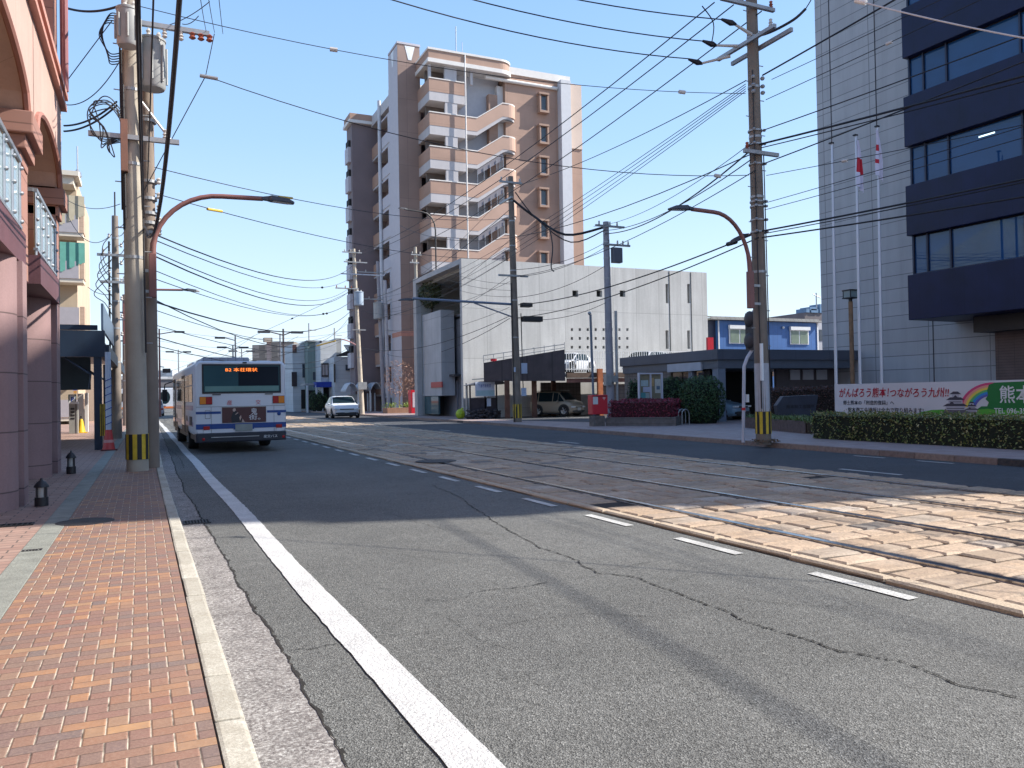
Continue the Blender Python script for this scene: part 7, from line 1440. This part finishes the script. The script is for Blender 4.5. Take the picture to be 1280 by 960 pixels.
for i,(a,b_,s_,r_) in enumerate(((290,332,1.1,.018),(297,345,1.0,.013),(312,355,1.2,.013),(317,358,1.3,.018),(335,372,1.2,.010),(346,373,1.1,.010),(371,384,2.0,.013),(375,382,1.3,.020),(385,392,1.4,.009),(404,410,1.2,.009),(419,424,1.2,.012),(430,436,1.0,.010))):
    wire(D(186,a,16.3),D(441+ i*.5,b_,65.5),s_,r_*1.15,'fine line sagging from the slim brown pole to the leaning sunlit pole',g4,kids_=((.55+.03*(i%3),'bead_insulator',.2,.06,M_cab),) if i in (1,4,5,6) else ())
# diagonal lines from the annex pole's top arm to the tower-side poles
for i,(a,b_) in enumerate((((893,3),(441,317)),((917,6),(452,318)),((952,14),(478,322)))):
    wire(D(a[0],a[1],20.2),D(b_[0],b_[1],65.5),.9,.020,'long diagonal line from the top arm of the annex pole past the tower','three long diagonal lines')
for i,(a,b_) in enumerate((((932,101),(646,232)),((932,105),(478,372)),((932,108),(478,380)),((932,111),(480,388)),((932,114),(480,396)))):
    wire(D(a[0],a[1],20.2),D(b_[0],b_[1],39.8 if i==0 else 73),.25 if i==0 else 1.0,.016 if i==0 else .012,'%s diagonal line fanning from the annex pole towards the tower'%('thicker' if i==0 else 'fine'),'fan of diagonal lines')
t_=None
wire(D(936,190,20.2),D(757,292,38.3),.5,.026,'bundled cable from the annex pole arm down to the square transformer pole','cables to the square transformer pole'); wire(D(938,200,20.2),D(757,288,38.3),.4,.018,'cable beside the bundle running to the square transformer pole','cables to the square transformer pole'); wire(D(940,178,20.2),D(742,283,38.3),.45,.012,'twisted pale service cable above the bundle near the square transformer','cables to the square transformer pole')
wire(D(938,193,20.2),D(500,282,57.5),1.6,.018,'long low line from the annex pole sweeping left across the tower','long low lines'); wire(D(944,213,20.2),D(646,345,39.8),.5,.015,'line descending from mid annex pole to the shelter pole','lines down to the shelter pole')
wire(D(948,290,20.2),D(648,381,39.6),.35,.026,'thick cable from below the lamp to the shelter pole junction box','lines down to the shelter pole',kids_=((.06,'cable_joint',.4,.06,M_cab),)); wire(D(948,297,20.2),D(648,397,39.6),.35,.022,'second thick cable just under the first, ending at the black box','lines down to the shelter pole')
for a,b_ in (((762,300),(640,337)),((762,306),(640,346)),((760,330),(640,372)),((758,378),(646,398))): wire(D(a[0],a[1],38.3),D(b_[0],b_[1],39.7),.35,.016,'short dark line joining the square transformer pole to the shelter pole','lines between shelter pole and transformer pole')
g7='lines from the shelter pole back past the tower foot'
for i,(a,b_) in enumerate(((237,380),(262,388),(300,402),(322,412),(345,425),(352,400),(384,424),(395,447),(398,455))): wire(D(637,a,39.7),D(452 if i%2 else 484,b_-12,66 if i%2 else 72.5),.7+.1*(i%3),.020 if i in (1,7,8) else .013,'dark line from the shelter pole running left past the tower foot',g7)
for i in range(3): wire(D(560,402+9*i,46.0) if False else D(640,355+8*i,39.7),D(521,318+10*i,58),.5,.012,'fine line from the shelter pole up to the short pole behind the concrete building','lines to the short pole')
# lines continuing right from the annex pole along the street (towards and past the viewer)
def street_wire(S,M,lab,grp,r=.014,x=None,yend=-16,k=.0016,joint=None):
    """quadratic sag line in a vertical plane: S pixel at pole, M pixel further right; both on plane x"""
    xs=x or 14.2; A=Vector(D(S[0],S[1],20.3)); A.x=xs; B=Vector(PX(M[0],M[1],xs)); 
    dy=B.y-A.y; a=((B.z-A.z)-k*dy*dy)/dy; P=[]; n=26; r*=.82
    for i in range(n+1): y=A.y+(yend-A.y)*i/n; P.append((xs,y,A.z+a*(y-A.y)+k*(y-A.y)**2))
    q=MB(); q.tube(P,r,5,cap=False); o=q.build('overhead_wire',M_cab,None,smooth=True); tag(o,lab,'wire',grp)
    if joint: 
        i=int(joint*n); d_=(Vector(P[i+1])-Vector(P[i])); q=MB(); d_.normalize(); q.tube([Vector(P[i]),Vector(P[i])+d_*.14],.035,8); k_=q.build('bead_insulator',M_ins,None); k_.parent=o
    return o
gR='lines running right from the annex pole over the office front'
for S,M,l_,r_,x_,j_ in (((947,93),(1118,0),'heavy black line climbing steeply right from the annex pole top',.024,14.3,None),((947,96),(1150,12),'thin line just under the heavy black one by the annex pole top',.010,14.6,None),((947,123),(1225,0),'thin beaded line rising right from the annex pole',.011,14.4,.12),
    ((951,162),(1280,44),'twisted pale line rising right across the grey office wall',.016,14.3,None),((947,180),(1280,95),'thick bundled cable crossing the upper flags of the office front',.030,14.2,None),((947,184),(1280,102),'cable twined just below the thick bundle',.016,14.25,None),((947,204),(1280,77),'line crossing the thick bundle at the navy corner',.018,14.3,None),
    ((947,218),(1280,156),'thin beaded line passing through the middle of the two flags',.010,14.4,.1),((951,255),(1280,158),'thin line crossing below the flags',.010,14.2,None),((951,262),(1280,172),'thin line just under the one crossing below the flags',.010,14.3,None),((955,289),(1280,224),'thick twisted cable crossing the third navy band',.026,14.2,None),((955,292),(1280,228),'twin of the thick twisted cable, slightly lower',.014,14.25,None),((955,297),(1280,246),'thick black cable below the twisted one, over the third floor windows',.022,14.2,None)):
    street_wire(S,M,l_,gR,r_*1.05,x_,joint=j_)
wire(D(1076,2,9.5),D(1340,58,8.0),.03,.011,'pale thick cable in the top right corner before the navy windows','corner cable',m=mat('cable_pale',(.55,.55,.58),.4,.05),kids_=((.0,'white_insulator',.14,.03,M_white),),ext=14); wire(D(1076,2,9.5),D(1050,-60,9.5),.0,.012,'thin line leading up out of view from the pale corner cable','corner cable',ext=6)
# heavy cables overhead on the left, running along the kerb line
gL='heavy cables overhead by the transformer pole'
def kerb_wire(px0,py0,px1,py1,d1,lab,r,dd0=4.5,sg=.1):
    A=Vector(D(px0,py0,dd0)); B=Vector(D(px1,py1,d1)); P=[]; d_=B-A; A2=A-d_*.5; n=30
    for i in range(n+1):
        t_=i/n; p_=A2.lerp(B,t_); u=max(0,(t_-1/3)*1.5); p_.z-=sg*4*u*(1-u)*(1-u*.5); P.append(p_)
    P=[Vector((P[0].x+.2,-18,P[0].z+1.2))]+P
    q=MB(); q.tube(P,r,6,cap=False); tag(q.build('overhead_wire',M_cab,None,smooth=True),lab,'wire',gL)
kerb_wire(226,-20,181,283,16.2,'thick spiral-bound cable curving down to the slim brown pole',.017,5.2,1.15); kerb_wire(224,-20,180,287,16.2,'slimmer cable clipped to the spiral-bound one',.010,5.2,1.12)
kerb_wire(170,-10,178,262,15.6,'thick black cable hanging straight down in front of the transformers',.015,7); kerb_wire(174,-10,180,272,15.6,'second black cable hanging beside the thick one before the transformers',.011,7); kerb_wire(192,-10,184,240,15.8,'thin black cable right of the transformers',.009,7)
for p_,px in zip(a1b,(245,255,270)): wire(p_,D(px,-40,9),.05,.007,'dashed bare wire rising from the red insulators on the transformer arm','bare wires at the red insulators',ext=22)
for i,(a,b_) in enumerate((((208,32),(262,2)),((228,30),(248,20)))): wire(D(a[0],a[1],16),D(b_[0],b_[1],15),.06,.010,'short jumper looping over the transformer arm','jumpers on the transformer arm')
# service drops to the pink building
for a,b_,s_,r_,l_ in (((150,7),(80,9),.1,.030,'thick service cable reaching the pink building high up'),((140,26),(80,106),.0,.012,'straight stay from the transformer pole to the pink building'),((150,76),(83,131),.25,.012,'slack line from the transformers to the pink building'),((146,127),(80,157),.12,.024,'upper thick service cable below the transformers'),((146,132),(80,164),.12,.024,'lower thick service cable below the transformers')):
    wire(D(a[0],a[1],15.9),D(b_[0],b_[1],16.6),s_,r_,l_,'service lines to the pink building')
for a,b_,s_,l_ in (((148,283),(84,268),1.0,'slack line from the third pole to the cream apartment house'),((150,255),(84,250),.3,'level line above the slack one by the cream apartment house'),((148,305),(122,342),.3,'short looping drop at the third pole head'),((148,366),(110,359),.2,'low line left of the third pole')): wire(D(a[0],a[1],32),D(b_[0],b_[1],40),s_,.018,l_,'lines by the cream apartment house')
for i in range(5): wire((-1.0,33.1,8.0-.35*i),(-.05,17.9,5.6-.12*i+1.0),.5,.014,'dark line sloping between the slim brown pole and the third pole','lines between the left poles')
# tram catenary far down the street
gT='tram contact wires over the tracks'
for i,(x,z) in enumerate(((6.7,5.0),(9.7,5.0),(6.7,5.9),(9.7,5.9))): wire((x,58,z),(x-.6,150,z+.1),.3,.014,'fine tram contact wire high over the distant tracks',gT)
gS='cross spans holding the tram wires far down the street'
for i,y in enumerate((62,74,88,104)): wire((-.8,y,6.9),(15.6,y+2,7.0),.9,.012,'thin cross span over the distant street',gS)
wire(D(437,365,65.5),D(160,485,130),.3,.020,'long straight wire descending left above the bus roof from the sunlit pole','long descending wire',kids_=((.15,'bead_insulator',.3,.07,M_cab),))
# coloured sleeves sagging over the small houses
A=D(398,433,40);B=D(440,448,42); wire(D(340,447,60),D(427,424,52),-.0,.02,'wire carrying a yellow sleeve over the small houses','sleeved wires over the small houses',kids_=((.80,'yellow_sleeve',2.6,.05,M_yi),)); q=MB(); P_=[D(427+i*3.5,424+.0+.16*i*i+.6*i,60-0*i) for i in range(6)]; tag(MB().tube(P_,.055,6).build('pink_cable_sleeve',mat('pink_sleeve',(.55,.28,.27),.6,.1),None,smooth=True),'pink sleeved cable arching down beside the small tiled roof','cable sleeve')
